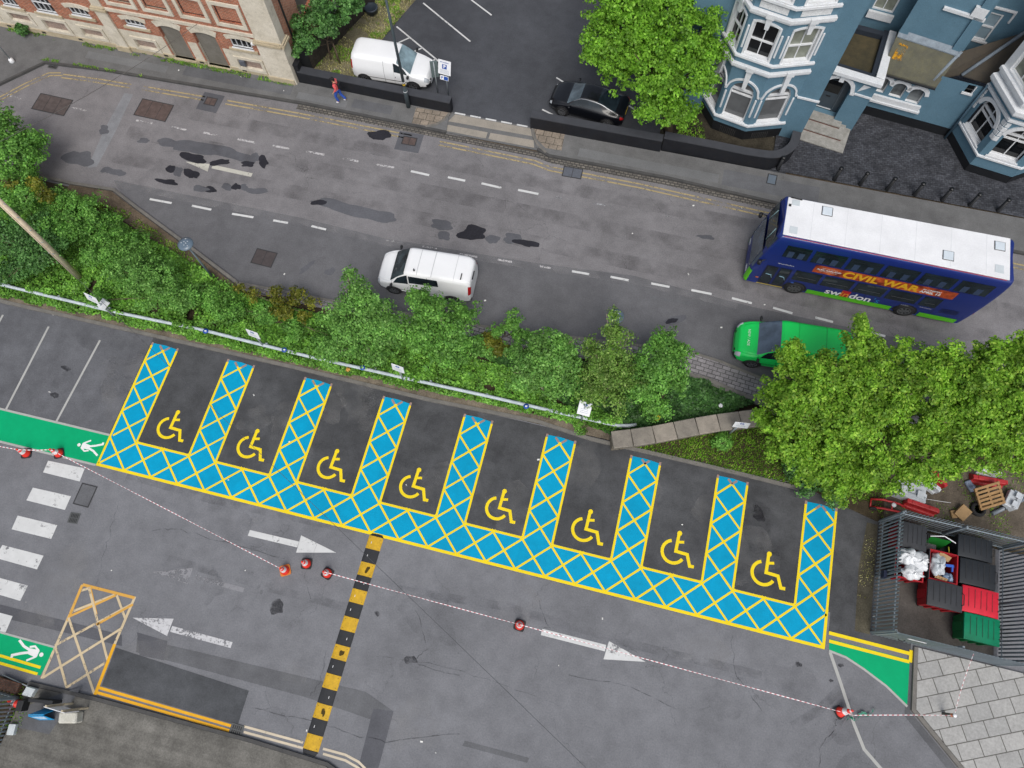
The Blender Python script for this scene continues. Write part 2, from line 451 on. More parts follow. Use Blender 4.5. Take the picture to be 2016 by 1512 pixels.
def tree(name, label, cat, base, blobs, n_clump, per, clump_r, leaf, mat, bark, seed, trunk_r=.16, group=None, limbs=9, fill=.35, part='crown', droop=0.0, stems=1):
    t = thing(name, label, cat, (base[0], base[1], base[2] if len(base) > 2 else 0), 0, group)
    P, Nn = crown_points(blobs, n_clump, per, clump_r, seed, fill=fill, droop=droop)
    leaves_mesh(part, P, Nn, leaf, mat, t, seed)
    rg = random.Random(seed); mb = MB()
    z0 = base[2] if len(base) > 2 else 0
    cx = sum(b[0] for b in blobs) / len(blobs); cy = sum(b[1] for b in blobs) / len(blobs); cz = sum(b[2] for b in blobs) / len(blobs)
    for st in range(stems):
        bx, by = base[0] + (rg.uniform(-.5, .5) if st else 0), base[1] + (rg.uniform(-.4, .4) if st else 0)
        fork = ((bx * .6 + cx * .4), (by * .6 + cy * .4), z0 + (cz - z0) * .5)
        mb.tube([(bx, by, z0 - .1), ((bx + fork[0]) / 2 + rg.uniform(-.1, .1), (by + fork[1]) / 2, z0 + (fork[2] - z0) * .5), fork], [trunk_r * 1.25, trunk_r, trunk_r * .85], 9)
        for k in range(max(2, limbs // stems)):
            b = blobs[(k * stems + st) % len(blobs)]
            r = b[3] if not hasattr(b[3], '__len__') else b[3][0]
            a = rg.uniform(0, 2 * PI); e = (b[0] + math.cos(a) * r * .5, b[1] + math.sin(a) * r * .5, b[2] + r * rg.uniform(.0, .45))
            mid = (fork[0] * .45 + e[0] * .55 + rg.uniform(-.2, .2), fork[1] * .45 + e[1] * .55 + rg.uniform(-.2, .2), fork[2] * .5 + e[2] * .5 + .15)
            mb.tube([fork, mid, e], [trunk_r * .6, trunk_r * .34, .012], 6)
            for q in range(2):
                f = (e[0] + rg.uniform(-.3, .3) * r, e[1] + rg.uniform(-.3, .3) * r, e[2] + rg.uniform(-.2, .2))
                mb.tube([mid, ((mid[0] + f[0]) / 2, (mid[1] + f[1]) / 2, (mid[2] + f[2]) / 2 + .1), f], [trunk_r * .25, trunk_r * .15, .008], 5)
    build(mb, 'trunk', bark, t)
    return t
def inside(poly, x, y):
    r = np.zeros(len(x), bool); n = len(poly)
    for i in range(n):
        x0, y0 = poly[i]; x1, y1 = poly[i - 1]
        c = ((y0 > y) != (y1 > y)); r ^= c & (x < (x1 - x0) * (y - y0) / ((y1 - y0) + 1e-12) + x0)
    return r
def scatter(poly, n, seed):
    rg = np.random.default_rng(seed)
    xs = [p[0] for p in poly]; ys = [p[1] for p in poly]
    x = rg.uniform(min(xs), max(xs), n * 3); y = rg.uniform(min(ys), max(ys), n * 3)
    k = inside(poly, x, y); return x[k][:n], y[k][:n], rg
def vnoise(x, y, s, seed):
    """smooth value noise"""
    rg = np.random.default_rng(seed); T = rg.random((64, 64))
    X = x / s; Y = y / s; i = np.floor(X).astype(int); j = np.floor(Y).astype(int); fx = X - i; fy = Y - j
    fx = fx * fx * (3 - 2 * fx); fy = fy * fy * (3 - 2 * fy)
    t = lambda a, b: T[a % 64, b % 64]
    return (t(i, j) * (1 - fx) + t(i + 1, j) * fx) * (1 - fy) + (t(i, j + 1) * (1 - fx) + t(i + 1, j + 1) * fx) * fy
def cover(name, poly, n, leaf, mat, h, seed, mod=1.3, z0=0.0, gap=.0):
    """creeping leaves over a patch of ground: one mass nobody could count"""
    x, y, rg = scatter(poly, n, seed)
    nz = .6 * vnoise(x, y, mod, seed) + .4 * vnoise(x, y, mod * .35, seed + 1)
    if gap: k = vnoise(x, y, .9, seed + 5) > gap; x, y, nz = x[k], y[k], nz[k]
    z = z0 + .03 + h * nz * (.35 + .65 * rg.random(len(x)))
    e = .15
    gx = (vnoise(x + e, y, mod * .35, seed + 1) - vnoise(x - e, y, mod * .35, seed + 1)) * h * 2; gy = (vnoise(x, y + e, mod * .35, seed + 1) - vnoise(x, y - e, mod * .35, seed + 1)) * h * 2
    Nn = np.stack([-gx, -gy, np.ones(len(x))], 1) + rg.normal(size=(len(x), 3)) * .4
    o = leaves_mesh(name, np.stack([x, y, z], 1), Nn, leaf, mat, None, seed, aspect=1.25)
    o['kind'] = 'stuff'; return o
def blades(name, poly, n, length, mat, seed, gap=.0, z0=0.0, lean=.7):
    x, y, rg = scatter(poly, n, seed)
    if gap: k = (vnoise(x, y, 1.1, seed) * .6 + vnoise(x, y, .4, seed + 3) * .4) > gap; x, y = x[k], y[k]
    m = len(x); a = rg.uniform(0, 2 * PI, m); l = length * rg.uniform(.5, 1.4, m)
    P = np.stack([x, y, np.full(m, z0 + .01)], 1)
    d = np.stack([np.cos(a) * lean, np.sin(a) * lean, np.ones(m)], 1); d /= np.linalg.norm(d, axis=1, keepdims=True)
    w = np.stack([-np.sin(a), np.cos(a), np.zeros(m)], 1) * .018
    mid = P + d * l[:, None] * .55; tip = P + d * l[:, None]; tip[:, 2] -= l * .12
    V = np.stack([P - w, P + w, mid + w * .8, tip, mid - w * .8], 1).reshape(-1, 3)
    me = bpy.data.meshes.new(name)
    me.vertices.add(5 * m); me.vertices.foreach_set('co', V.astype(np.float32).ravel())
    me.loops.add(5 * m); me.loops.foreach_set('vertex_index', np.arange(5 * m, dtype=np.int32))
    me.polygons.add(m); me.polygons.foreach_set('loop_start', np.arange(0, 5 * m, 5, dtype=np.int32))
    me.update(calc_edges=True); me.validate(); me.materials.append(mat)
    o = bpy.data.objects.new(name, me); COL.objects.link(o); o['kind'] = 'stuff'
    return o
def blob(cx, cy, r, seed, n=22, rx=1.0, ry=1.0, rot=0.0, rough=.28):
    """an irregular closed outline"""
    g = random.Random(seed); ph = [(g.uniform(0, 6.28), g.uniform(.3, 1) / k) for k in range(2, 7)]
    out = []
    for i in range(n):
        t = 2 * PI * i / n
        q = r * (1 + rough * sum(a * math.sin(k * t + p) for k, (p, a) in zip(range(2, 7), ph)) + g.uniform(-.06, .06))
        x, y = q * rx * math.cos(t), q * ry * math.sin(t)
        out.append((cx + x * math.cos(rot) - y * math.sin(rot), cy + x * math.sin(rot) + y * math.cos(rot)))
    return out
# ------------------------------------------------------------------ the setting: ground, road, pavements, markings
M = {}
M['road_old'] = asphalt('old_road_asphalt', A(127, 125, 127), crack=.7, speck=.26, big=.14, blotch=.15)
M['road_lane'] = asphalt('lane_asphalt', A(106, 106, 109), crack=.35, speck=.2, big=.18, blotch=.14)
M['cp'] = asphalt('car_park_asphalt', A(123, 124, 128), crack=.6, speck=.2, big=.12, blotch=.14)
M['bay'] = asphalt('bay_asphalt', A(80, 81, 83), crack=.3, speck=.22, big=.3, blotch=.26)
M['leftbay'] = asphalt('worn_bay_asphalt', A(101, 102, 106), crack=.4, speck=.22, big=.18, blotch=.2)
M['far'] = asphalt('far_car_park_asphalt', A(79, 81, 86), crack=.15, speck=.2, big=.2, blotch=.14)
M['pave'] = asphalt('pavement_asphalt', A(112, 112, 112), crack=.3, speck=.18, big=.1, blotch=.18)
M['patch1'] = asphalt('reinstated_asphalt', A(120, 121, 122), speck=.16, blotch=.1)
M['patch2'] = asphalt('dark_reinstated_asphalt', A(104, 105, 108), speck=.16, blotch=.16)
M['patch3'] = asphalt('grey_filled_asphalt', A(96, 97, 102), speck=.16, blotch=.12)
M['tar'] = asphalt('fresh_tar', A(48, 48, 54), speck=.3, blotch=.2, rough=.8)
M['soil'] = asphalt('bare_soil', A(104, 92, 78), speck=.5, blotch=.4, big=.2)
M['litter_soil'] = asphalt('leaf_mould', A(70, 62, 48), speck=.6, blotch=.45, big=.2)
M['concrete'] = asphalt('worn_concrete', A(110, 108, 103), speck=.3, blotch=.32, streak=.18, big=.15)
M['kerb'] = stone('kerb_stone', A(132, 128, 122), A(108, 106, 102), scale=2.5)
M['kerbd'] = stone('dark_kerb_stone', A(88, 87, 86), A(72, 72, 72), scale=2.5)
M['iron'] = plain('cast_iron', A(92, 78, 74), rough=.7, var=.4, scale=5)
M['irong'] = plain('grey_cover', A(108, 112, 122), rough=.6, var=.3, scale=5)
M['sett'] = brick('granite_setts', A(132, 126, 118), A(100, 97, 93), A(78, 76, 73), bw=.24, bh=.15, ms=.03, flat=True)
M['blockpav'] = brick('black_block_paving', A(82, 84, 90), A(60, 62, 68), A(44, 45, 50), bw=.24, bh=.12, ms=.008, flat=True, rot=-.1, grime=.45)
M['greypav'] = brick('grey_block_paving', A(152, 148, 150), A(132, 129, 131), A(92, 90, 90), bw=.4, bh=.2, ms=.02, flat=True, rot=.1)
M['slabs'] = brick('concrete_slabs', A(178, 177, 174), A(166, 166, 164), A(104, 102, 98), bw=.92, bh=.62, ms=.02, flat=True, rot=-.42, grime=.14)
M['tactile'] = brick('buff_slabs', A(152, 140, 126), A(140, 130, 118), A(96, 90, 82), bw=.45, bh=.45, ms=.02, flat=True)
M['crossconc'] = stone('crossover_concrete', A(170, 162, 150), A(150, 144, 134), scale=1.2, stain=A(112, 106, 98))
M['blue'] = paint('blue_paint', A(0, 170, 216), dirt=.16)
M['yellow'] = paint('yellow_paint', A(255, 226, 40), dirt=.07)
M['green'] = paint('green_paint', A(4, 178, 118), dirt=.1)
M['white'] = paint('fresh_white_paint', A(250, 250, 248), wear=.12, dirt=.1)
M['white2'] = paint('worn_white_paint', A(226, 227, 226), wear=.38)
M['white3'] = paint('faded_white_paint', A(205, 203, 204), wear=.62, wscale=7)
M['white4'] = paint('almost_gone_white_paint', A(170, 170, 173), wear=.78, wscale=7)
M['grey_edge'] = paint('grey_edge_paint', A(190, 190, 186), wear=.2)
M['ochre'] = paint('ochre_paint', A(232, 178, 88), wear=.3)
M['ochre2'] = paint('pale_ochre_paint', A(224, 204, 168), wear=.42)
M['amber'] = paint('amber_paint', A(250, 186, 50), wear=.12)
M['cream'] = paint('cream_line_paint', A(226, 212, 188), wear=.35)
M['dblyel'] = paint('worn_double_yellow_paint', A(186, 168, 124), wear=.55, wscale=6)
M['tape_old'] = paint('tape_residue', A(172, 146, 136), wear=.35, wscale=9)
M['seal'] = plain('crack_sealant', A(52, 52, 54), rough=.7)

def sheet(name, pts, z, mat, parent=None): return struct(up(MB().poly(pts, z)), name, mat, parent)
def rect(x0, x1, y0, y1): return [(x0, y0), (x1, y0), (x1, y1), (x0, y1)]
sheet('ground', rect(-250, 250, -250, 250), -.06, M['soil'])
car_park = sheet('car_park', rect(-34, 52, -26, 5.2), 0, M['cp'])
road = sheet('road', [(-40, 5.2), (56, 5.2), (56, 19.4), (27.5, 19.72), (21.3, 20.0), (15, 19.95), (9.2, 20.22), (.95, 20.3), (-11.24, 19.95), (-14.66, 19.68), (-16.5, 17.63), (-24, 9.3), (-40, 9.3)], 0, M['road_old'])
sheet('lane_surface', [(-7.4, 13.18), (-5.39, 11.4), (-2.05, 9.9), (1.5, 8.3), (56, 8.3), (56, 13.4), (26.7, 13.55), (20.8, 13.9), (15.4, 13.45), (8, 13.08), (3.47, 13.25)], .004, M['road_lane'], road)
far_lot = sheet('far_car_park', rect(-.1, 27.4, 21.62, 48), .004, M['far'])

# raised planting bed between car park and road
BED = [(-34, 5.2), (30.0, 5.2), (31.6, 4.75), (33.3, 4.35), (52, 4.35), (52, 8.6), (27.4, 8.6), (25.2, 9.15), (14, 8.7), (6, 8.5), (1.5, 8.5), (-2.2, 10.1), (-5.6, 11.6), (-7.3, 12.3), (-9.6, 12.2), (-34, 12.6)]
struct(MB().prism(BED, -.05, .06), 'planting_bed', M['litter_soil'])
vk = [(-34, 12.75), (-9.5, 12.42), (-7.06, 12.56), (-5.39, 11.81), (-2.05, 10.39), (1.52, 8.82)]
struct(MB().wallstrip(vk, .16, -.02, .12), 'verge_kerb', M['kerb'])
vs = [(p[0], p[1] - .08) for p in vk]
struct(up(MB().poly([(-9.5, 12.3), (-7.1, 12.44), (-5.45, 11.7), (-2.1, 10.28), (1.45, 8.7), (1.2, 8.2), (-2.5, 9.6), (-5.7, 10.9), (-7.3, 11.6), (-9.5, 11.5)], .085)), 'dirt_verge', M['soil'])
# near block paved pavement with its kerb
nk = [(1.5, 8.85), (6.15, 8.98), (14.2, 9.4), (20, 10.0), (24.05, 10.4), (25.6, 10.25), (27.4, 9.88), (35, 9.6), (54, 9.5)]
struct(MB().wallstrip(nk, .14, -.02, .12), 'near_kerb', M['kerb'])
struct(MB().prism([(1.5, 8.5), (6, 8.5), (14, 8.7), (20, 8.9), (25.2, 9.2), (27.3, 8.7), (54, 8.4)] + [(p[0], p[1] - .07) for p in nk[::-1]], 0, .115), 'near_pavement', M['greypav'])
struct(MB().wallstrip([(22.6, 9.25), (25.15, 9.12), (27.3, 8.62), (29.5, 8.5)], .3, .02, .2), 'paving_edge', M['kerb'])
# kerb at the head of the parking bays
ck = [(-34, 5.1), (-9, 5.12), (-1.5, 5.16), (5.75, 5.2), (12.7, 5.14), (17.8, 5.3), (20.4, 5.05), (26.5, 5.05), (30.0, 5.0)]
struct(MB().wallstrip(ck, .17, -.02, .1), 'bay_kerb', M['kerb'])
struct(up(MB().poly([(-12, 5.2), (21.5, 5.2), (21.4, 5.62), (-12, 5.62)], .066)), 'kerbside_dirt', asphalt('kerbside_soil', A(122, 112, 98), speck=.5, blotch=.5))

# far pavement
fk = [(-26, 6.9), (-20, 13.7), (-16.5, 17.63), (-14.66, 19.68), (-11.24, 19.95), (.95, 20.3), (8.0, 20.22), (9.2, 20.2)]
fk2 = [(14.3, 20.25), (15, 19.97), (21.3, 20.02), (27.5, 19.75), (56, 19.45)]
far_pav = struct(MB().prism([(p[0], p[1] + .07) for p in fk] + [(9.0, 21.6), (-.0, 21.6), (-.0, 21.75), (-40, 21.75), (-40, 7)], 0, .12), 'far_pavement', M['pave'])
struct(MB().prism([(14.2, 20.32)] + [(p[0], p[1] + .07) for p in fk2[1:]] + [(56, 21.72), (13.8, 21.6)], 0, .12), 'far_pavement_east', M['pave'])
struct(MB().prism([(9.0, 20.2), (14.3, 20.2), (13.8, 21.6), (9.0, 21.6)], 0, .06), 'crossover', M['pave'])
struct(MB().wallstrip(fk, .14, -.02, .13), 'far_kerb', M['kerbd']); struct(MB().wallstrip(fk2, .14, -.02, .13), 'far_kerb_east', M['kerbd'])
sheet('forecourt', [(26.6, 21.74), (56, 21.74), (56, 31), (26.6, 31)], .124, M['blockpav'])
for i, (x0, x1, y0, y1) in enumerate([(-6.5, 0, 20.6, 21.3), (.4, 3.3, 20.5, 20.95), (3.6, 5.9, 20.6, 21.2), (16.5, 24, 20.25, 20.8), (24.2, 29.2, 20.2, 21.2), (-12.5, -7.5, 20.5, 21.0)]):
    sheet('pavement_patch', rect(x0, x1, y0, y1), .124 + .0004 * i, M['patch1'] if i % 2 else M['patch2'], far_pav)
sheet('buff_slabs', [(7.14, 21.4), (9.03, 21.48), (8.75, 20.75), (8.3, 20.35), (7.2, 20.32)], .124, M['tactile'], far_pav)
sheet('buff_slabs', [(13.8, 21.5), (15.52, 21.52), (15.58, 20.42), (14.7, 20.38), (14.1, 20.85)], .124, M['tactile'], far_pav)
sheet('crossover_slab', [(9.35, 21.5), (13.62, 21.5), (13.8, 21.02), (9.1, 20.95)], .064, M['crossconc'])
sheet('crossover_slab', [(9.0, 20.72), (11.4, 20.72), (11.4, 20.3), (8.9, 20.3)], .064, M['crossconc'])
sheet('crossover_slab', [(11.55, 20.72), (13.95, 20.78), (14.1, 20.3), (11.55, 20.3)], .064, M['crossconc'])
for pts in ([(9.05, 21.5), (8.9, 21.0), (8.55, 20.55), (8.0, 20.28)], [(13.72, 21.5), (13.9, 21.0), (14.2, 20.55), (14.8, 20.1)]):
    struct(MB().wallstrip(pts, .13, 0, .135), 'radius_kerb', M['kerb'])
struct(MB().strip([(.6, 20.06), (9.2, 19.98), (14.3, 19.95), (15.2, 19.75), (21.3, 19.78), (29, 19.45)], .36, .004), 'sett_gutter', M['sett'], road)
m = MB()
for off in (.56, .8):
    for seg in ([(-23, 10.0), (-20, 13.35), (-16.7, 17.0), (-15.6, 18.4), (-14.6, 19.45 - .0), (-13.9, 19.62)], [(-13.3, 19.74), (-11.24, 19.88), (-9.15, 19.94)], [(-8.4, 19.98), (-4.7, 20.08)], [(-3.4, 20.12), (.95, 20.2), (7.4, 20.18)], [(9.0, 20.15), (14.3, 20.1), (15.2, 19.9), (20.0, 19.92), (27.5, 19.66), (56, 19.35)]):
        if seg[0][0] < -20: m.strip([(p[0] + off * .75, p[1] - off * .66) for p in seg], .085, .008)
        else: m.strip([(p[0], p[1] - off) for p in seg], .085, .008)
struct(up(m), 'double_yellow_lines', M['dblyel'], road)

def dash(name, segs, w, mat, parent=None, z=.008, one=True):
    m = MB()
    for a, b, c, d in segs: m.strip([G(a, b), G(c, d)], w, z)
    return struct(up(m), name, mat, parent)
dash('lane_dashes', [(140, 212, 170, 218), (268, 237, 300, 243), (333, 249, 367, 256), (401, 261, 433, 268), (468, 274, 503, 281), (537, 287, 570, 293), (603, 298, 639, 305), (673, 311, 706, 318), (741, 324, 776, 330), (15, 187, 42, 195)], .12, M['white3'], road)
dash('lane_dashes', [(809, 337, 845, 345), (882, 349, 916, 356), (948, 361, 987, 370), (1020, 374, 1060, 382)], .13, M['white2'], road)
dash('faint_lane_dashes', [(1093, 388, 1130, 397), (1165, 400, 1203, 406), (1240, 411, 1275, 418), (205, 224, 216, 227), (66, 196, 130, 210), (1310, 424, 1345, 431)], .13, M['white4'], road)
dash('bay_dashes', [(295, 392, 338, 400), (378, 405, 416, 413), (457, 421, 499, 428), (538, 434, 567, 439), (613, 445, 642, 452), (1126, 534, 1160, 540), (1202, 545, 1238, 552), (1282, 558, 1318, 565), (1361, 571, 1401, 579), (1441, 587, 1480, 597), (1522, 606, 1560, 617), (1605, 625, 1640, 634), (1700, 651, 1743, 662)], .12, M['white2'], road)
dash('faint_bay_dashes', [(760, 473, 792, 478), (832, 485, 860, 490), (905, 500, 940, 506), (980, 511, 1008, 516), (1062, 524, 1084, 528)], .1, M['white3'], road)
m = MB().strip([G(418, 328), G(496, 345)], .24, .008); m.poly(GG([(364, 318), (413, 323), (409, 338)]), .008)
struct(up(m), 'worn_arrow', paint('cream_worn_paint', A(205, 203, 192), wear=.4, wscale=8), road)
for pts in ([(245, 183), (262, 186), (228, 258), (191, 328), (172, 331), (205, 256)],): sheet('trench_patch', GG(pts), .004, asphalt('pale_trench', A(134, 136, 140), speck=.2, blotch=.2), road)
tars = [(380, 311, 27, 9, .2), (432, 320, 20, 6, -.2), (488, 323, 15, 5, 0), (518, 318, 11, 10, .9), (336, 333, 9, 8, 0), (376, 342, 15, 9, .5), (329, 358, 22, 5, .12), (410, 373, 17, 6, .25), (465, 368, 8, 7, 0), (628, 399, 17, 5, 0), (748, 266, 20, 11, .1), (931, 459, 27, 14, .1), (1036, 479, 24, 7, .25), (1322, 632, 12, 5, -.3)]
greys = [(155, 312, 28, 16, 0), (283, 277, 12, 5, 0), (340, 283, 30, 9, .15), (430, 296, 55, 10, .2), (470, 308, 40, 8, .15), (502, 309, 10, 7, 0), (205, 256, 11, 8, 0), (211, 335, 11, 7, 0), (232, 340, 14, 7, 0), (350, 338, 8, 11, 0), (447, 368, 10, 7, 0), (480, 369, 9, 6, 0), (505, 376, 22, 6, .1), (680, 410, 60, 12, .2), (740, 424, 40, 12, .2), (870, 443, 22, 10, .1), (874, 464, 14, 8, 0), (970, 471, 13, 9, 0), (1010, 470, 20, 10, .1), (1390, 467, 18, 4, .1), (600, 530, 12, 5, -.6), (650, 535, 10, 7, -.6), (612, 520, 9, 4, -.5), (1330, 630, 22, 8, -.3), (395, 372, 16, 6, 0), (380, 290, 50, 12, .1)]
def blobs_px(lst, seed, z, grow=1.0):
    m = MB()
    for i, (x, y, a, b, r) in enumerate(lst):
        P = blob(x, y, 1.0, seed + i, 26, a * grow, b * grow, r, rough=.45); m.poly(GG(P), z + .00025 * i)
    return up(m)
struct(blobs_px(greys, 100, .008), 'grey_pothole_fills', M['patch3'], road)
struct(blobs_px(tars, 200, .012), 'fresh_tar_fills', M['tar'], road)
m = MB().strip([G(1288, 587), G(1353, 597)], .14, .012); 
for q in ((1288, 587), (1353, 597)): m.poly(blob(*G(*q), .14, 3, 14, rough=.1), .0125)
struct(up(m), 'bar_shaped_stain', M['patch2'], road)
# covers let into the road
def cover_plate(px, w, d, rz, mat, label, seams=2, z=.008, name='manhole_cover', surround=None, cat='manhole cover', grp='covers set in the road'):
    c = G(*px); t = thing(name, label, cat, (c[0], c[1], 0), rz, grp)
    m = MB().box(-w / 2, w / 2, -d / 2, d / 2, -.01, z + .006); build(m, 'plate', mat, t, world=False)
    m = MB()
    for k in range(1, seams): m.box(-w / 2 + w * k / seams - .012, -w / 2 + w * k / seams + .012, -d / 2, d / 2, z + .004, z + .009)
    m.strip([(-w / 2, -d / 2), (w / 2, -d / 2), (w / 2, d / 2), (-w / 2, d / 2)], .05, z + .0095, closed=True)
    build(m, 'seam', M['seal'], t, world=False)
    if surround:
        sm = MB().box(-w / 2 - surround, w / 2 + surround, -d / 2 - surround * 1.4, d / 2 + surround, -.01, z); build(sm, 'surround', M['patch3'], t, world=False)
    return t
rust = plain('rusty_iron', A(108, 91, 86), rough=.75, var=.45, scale=4)
cover_plate((103, 206), 2.0, 1.1, -.02, plain('brown_iron', A(104, 93, 90), rough=.75, var=.45, scale=4), 'large brown cover crossed by faded white dashes at the left end of the road', 3)
cover_plate((303, 217), 1.9, 1.15, -.02, rust, 'large rust brown cover beside the pale trench scar near the brick building', 3)
cover_plate((415, 200), .62, .5, -.02, rust, 'small rusty cover in a grey patch by the yellow lines below the brick building', 2, surround=.3)
cover_plate((806, 278), .75, .5, .03, rust, 'small rusty cover in a grey patch by the lowered kerb', 2, surround=.3)
cover_plate((520, 508), 1.1, .85, -.03, plain('dark_brown_iron', A(82, 74, 74), rough=.75, var=.3, scale=4), 'dull brown cover in the lane, left of the white van on the road', 2)
cover_plate((1127, 340), 1.0, .62, .03, M['irong'], 'plain grey cover in the road below the black garden wall', 2)
cover_plate((1518, 356), .45, .6, -.05, plain('blue_grey_cover', A(110, 122, 134), rough=.5), 'blue grey cover in the pavement just ahead of the bus', 1, z=.124, grp='covers set in the pavement')
cover_plate((168, 975), .72, .95, -.0, M['patch2'], 'square dark grey cover beside the zebra bars', 1, grp='covers set in the car park')

# ---------------------------------------------------------------- car park surfaces and paint
sheet('bay_surface', [(-1.5, -.0), (31.75, 0), (31.75, -.78), (35.1, -.78), (35.1, -.35), (33.5, -.35), (33.5, 5.15), (-1.5, 5.15)], .004, M['bay'], car_park)
sheet('worn_bay_surface', [(-34, -.2), (-1.5, -.05), (-1.5, 5.12), (-34, 5.1)], .004, M['leftbay'], car_park)
for pts, mt in (([(270, 1255), (600, 1333), (720, 1362), (774, 1400), (752, 1424), (600, 1372), (268, 1284)], 'patch2'), ([(228, 1275), (490, 1360), (468, 1428), (200, 1350)], 'tar2'), ([(270, 1245), (330, 1262), (322, 1300), (275, 1290)], 'patch3'), ([(0, 1190), (240, 1250), (240, 1272), (0, 1215)], 'patch3'), ([(735, 1395), (775, 1400), (745, 1512), (705, 1512)], 'patch3'), ([(915, 1458), (1042, 1492), (1038, 1502), (910, 1468)], 'patch2')):
    if mt == 'tar2': M.setdefault('tar2', asphalt('dark_patch_asphalt', A(84, 86, 89), speck=.2, blotch=.25))
    sheet('reinstatement', GG(pts), (.004 if mt != 'tar2' else .0075) + {'patch2': 0, 'tar2': 0, 'patch3': .0018}[mt], M[mt], car_park)
struct(blobs_px([(545, 1195, 14, 14, 0), (808, 1300, 11, 10, .3), (743, 1208, 5, 5, 0), (1572, 1308, 6, 5, 0), (130, 725, 9, 5, .3), (108, 778, 7, 6, 0), (300, 745, 9, 8, 0), (1493, 1012, 11, 16, -.5), (1655, 1310, 5, 4, 0), (1636, 1340, 4, 3, 0)], 300, .006), 'oil_stains', film('oil_stain', A(50, 50, 54), .7, 2.5, .3, .55), car_park)
SW = 1.33; PITCH = 3.96; Y0 = -1.47; YT = 4.78
mb_b = MB(); mb_y = MB(); mb_t = MB()
tops = [4.8, 4.84, 4.83, 4.8, 4.84, 4.8, 4.72, 4.74, 4.5]
for i in range(9):
    xl = PITCH * i - 1.41; mb_b.poly([(xl, -.06), (xl + SW, -.06), (xl + SW, tops[i] - .05), (xl + SW * .5, tops[i] + .02), (xl, tops[i])], .008)
mb_b.poly([(-1.41, Y0), (PITCH * 8 - 1.41 + SW, Y0), (PITCH * 8 - 1.41 + SW, -.06), (-1.41, -.06)], .0081)
def clipline(x0, x1, y0, y1, px, py, s):
    """piece of the 45 degree line through (px,py) with slope s inside a rectangle"""
    pts = []
    for x in (x0, x1):
        y = py + s * (x - px)
        if y0 - 1e-6 <= y <= y1 + 1e-6: pts.append((x, y))
    for y in (y0, y1):
        x = px + s * (y - py)
        if x0 + 1e-6 < x < x1 - 1e-6: pts.append((x, y))
    if len(pts) >= 2 and abs(pts[0][0] - pts[1][0]) > .12: return [min(pts), max(pts)]
XC = -.745; YC = -.78; LP = 1.32
for i in range(9):
    xl = PITCH * i - 1.41; xc = XC + PITCH * i
    for k in range(0, 6):
        for s in (1, -1):
            e = clipline(xl, xl + SW, -.02, tops[i] - .04, xc, YC + LP * k, s)
            if e: mb_y.strip(e, .085 + R0.uniform(-.006, .012), .012 + .0004 * (s > 0))
            if e and k >= 4 and e[0 if s < 0 else 1][1] > tops[i] - .1:
                q = e[0] if s < 0 else e[1]; d = -s
                w0 = (q[0] + (.0 if s < 0 else 0), q[1]); w1 = (q[0] + .2 * (1 if s < 0 else -1), q[1] - .2)
                mb_t.strip([w0, w1], .1, .0135)
    for xx, top in ((xl, tops[i]), (xl + SW, tops[i] - .02)):
        mb_y.strip([(xx, -.02), (xx, top - .12)], .1, .0128); mb_t.strip([(xx, top - .12), (xx, top + .04)], .1, .0132)
    if i < 8: mb_y.strip([(xl + SW, -.07), (xl + PITCH, -.07)], .105, .0132)
for k in range(0, 26):
    for s in (1, -1):
        e = clipline(-1.41, PITCH * 8 - 1.41 + SW, Y0, -.02, XC + LP * k, YC, s)
        if e: mb_y.strip(e, .088, .0122 + .0004 * (s > 0))
mb_y.strip([(-1.46, Y0), (PITCH * 8 - 1.41 + SW + .05, Y0)], .13, .0136)
mb_y.strip([(-1.41, Y0), (-1.41, .1)], .1, .0126); mb_y.strip([(PITCH * 8 - 1.41 + SW, Y0), (PITCH * 8 - 1.41 + SW, .1)], .12, .0126)
struct(up(mb_b), 'blue_walkway', M['blue'], car_park); struct(up(mb_y), 'yellow_hatching', M['yellow'], car_park); struct(up(mb_t), 'tape_residue', M['tape_old'], car_park)
def wheelchair(cx, cy, k, w=.135):
    m = MB(); T_ = lambda p: (cx + k * p[0], cy + k * p[1])
    m.poly(blob(*T_((1.24, 1.76)), .105 * k, 5, 16, rough=.05), .008)
    m.strip([T_(p) for p in ((1.22, 1.8), (1.2, .975), (1.69, .95), (1.86, .5), (2.04, .51))], w * k, .0084)
    m.strip([T_(p) for p in ((1.21, 1.37), (1.48, 1.43))], w * .85 * k, .0088)
    arc = [T_((1.1 + .47 * math.cos(rad(a)), .93 + .47 * math.sin(rad(a)))) for a in range(108, 340, 8)]
    m.strip(arc, w * k, .0092)
    return up(m)
for i in range(8):
    struct(wheelchair(PITCH * i + (-.02, .02, 0, -.03, .04, .0, .02, -.04)[i], (0, .02, -.02, .03, 0, -.02, -.04, -.02)[i], (1, 1, 1, 1, 1, 1.02, 1.03, 1.04)[i]), 'wheelchair_symbol', M['yellow'], car_park)
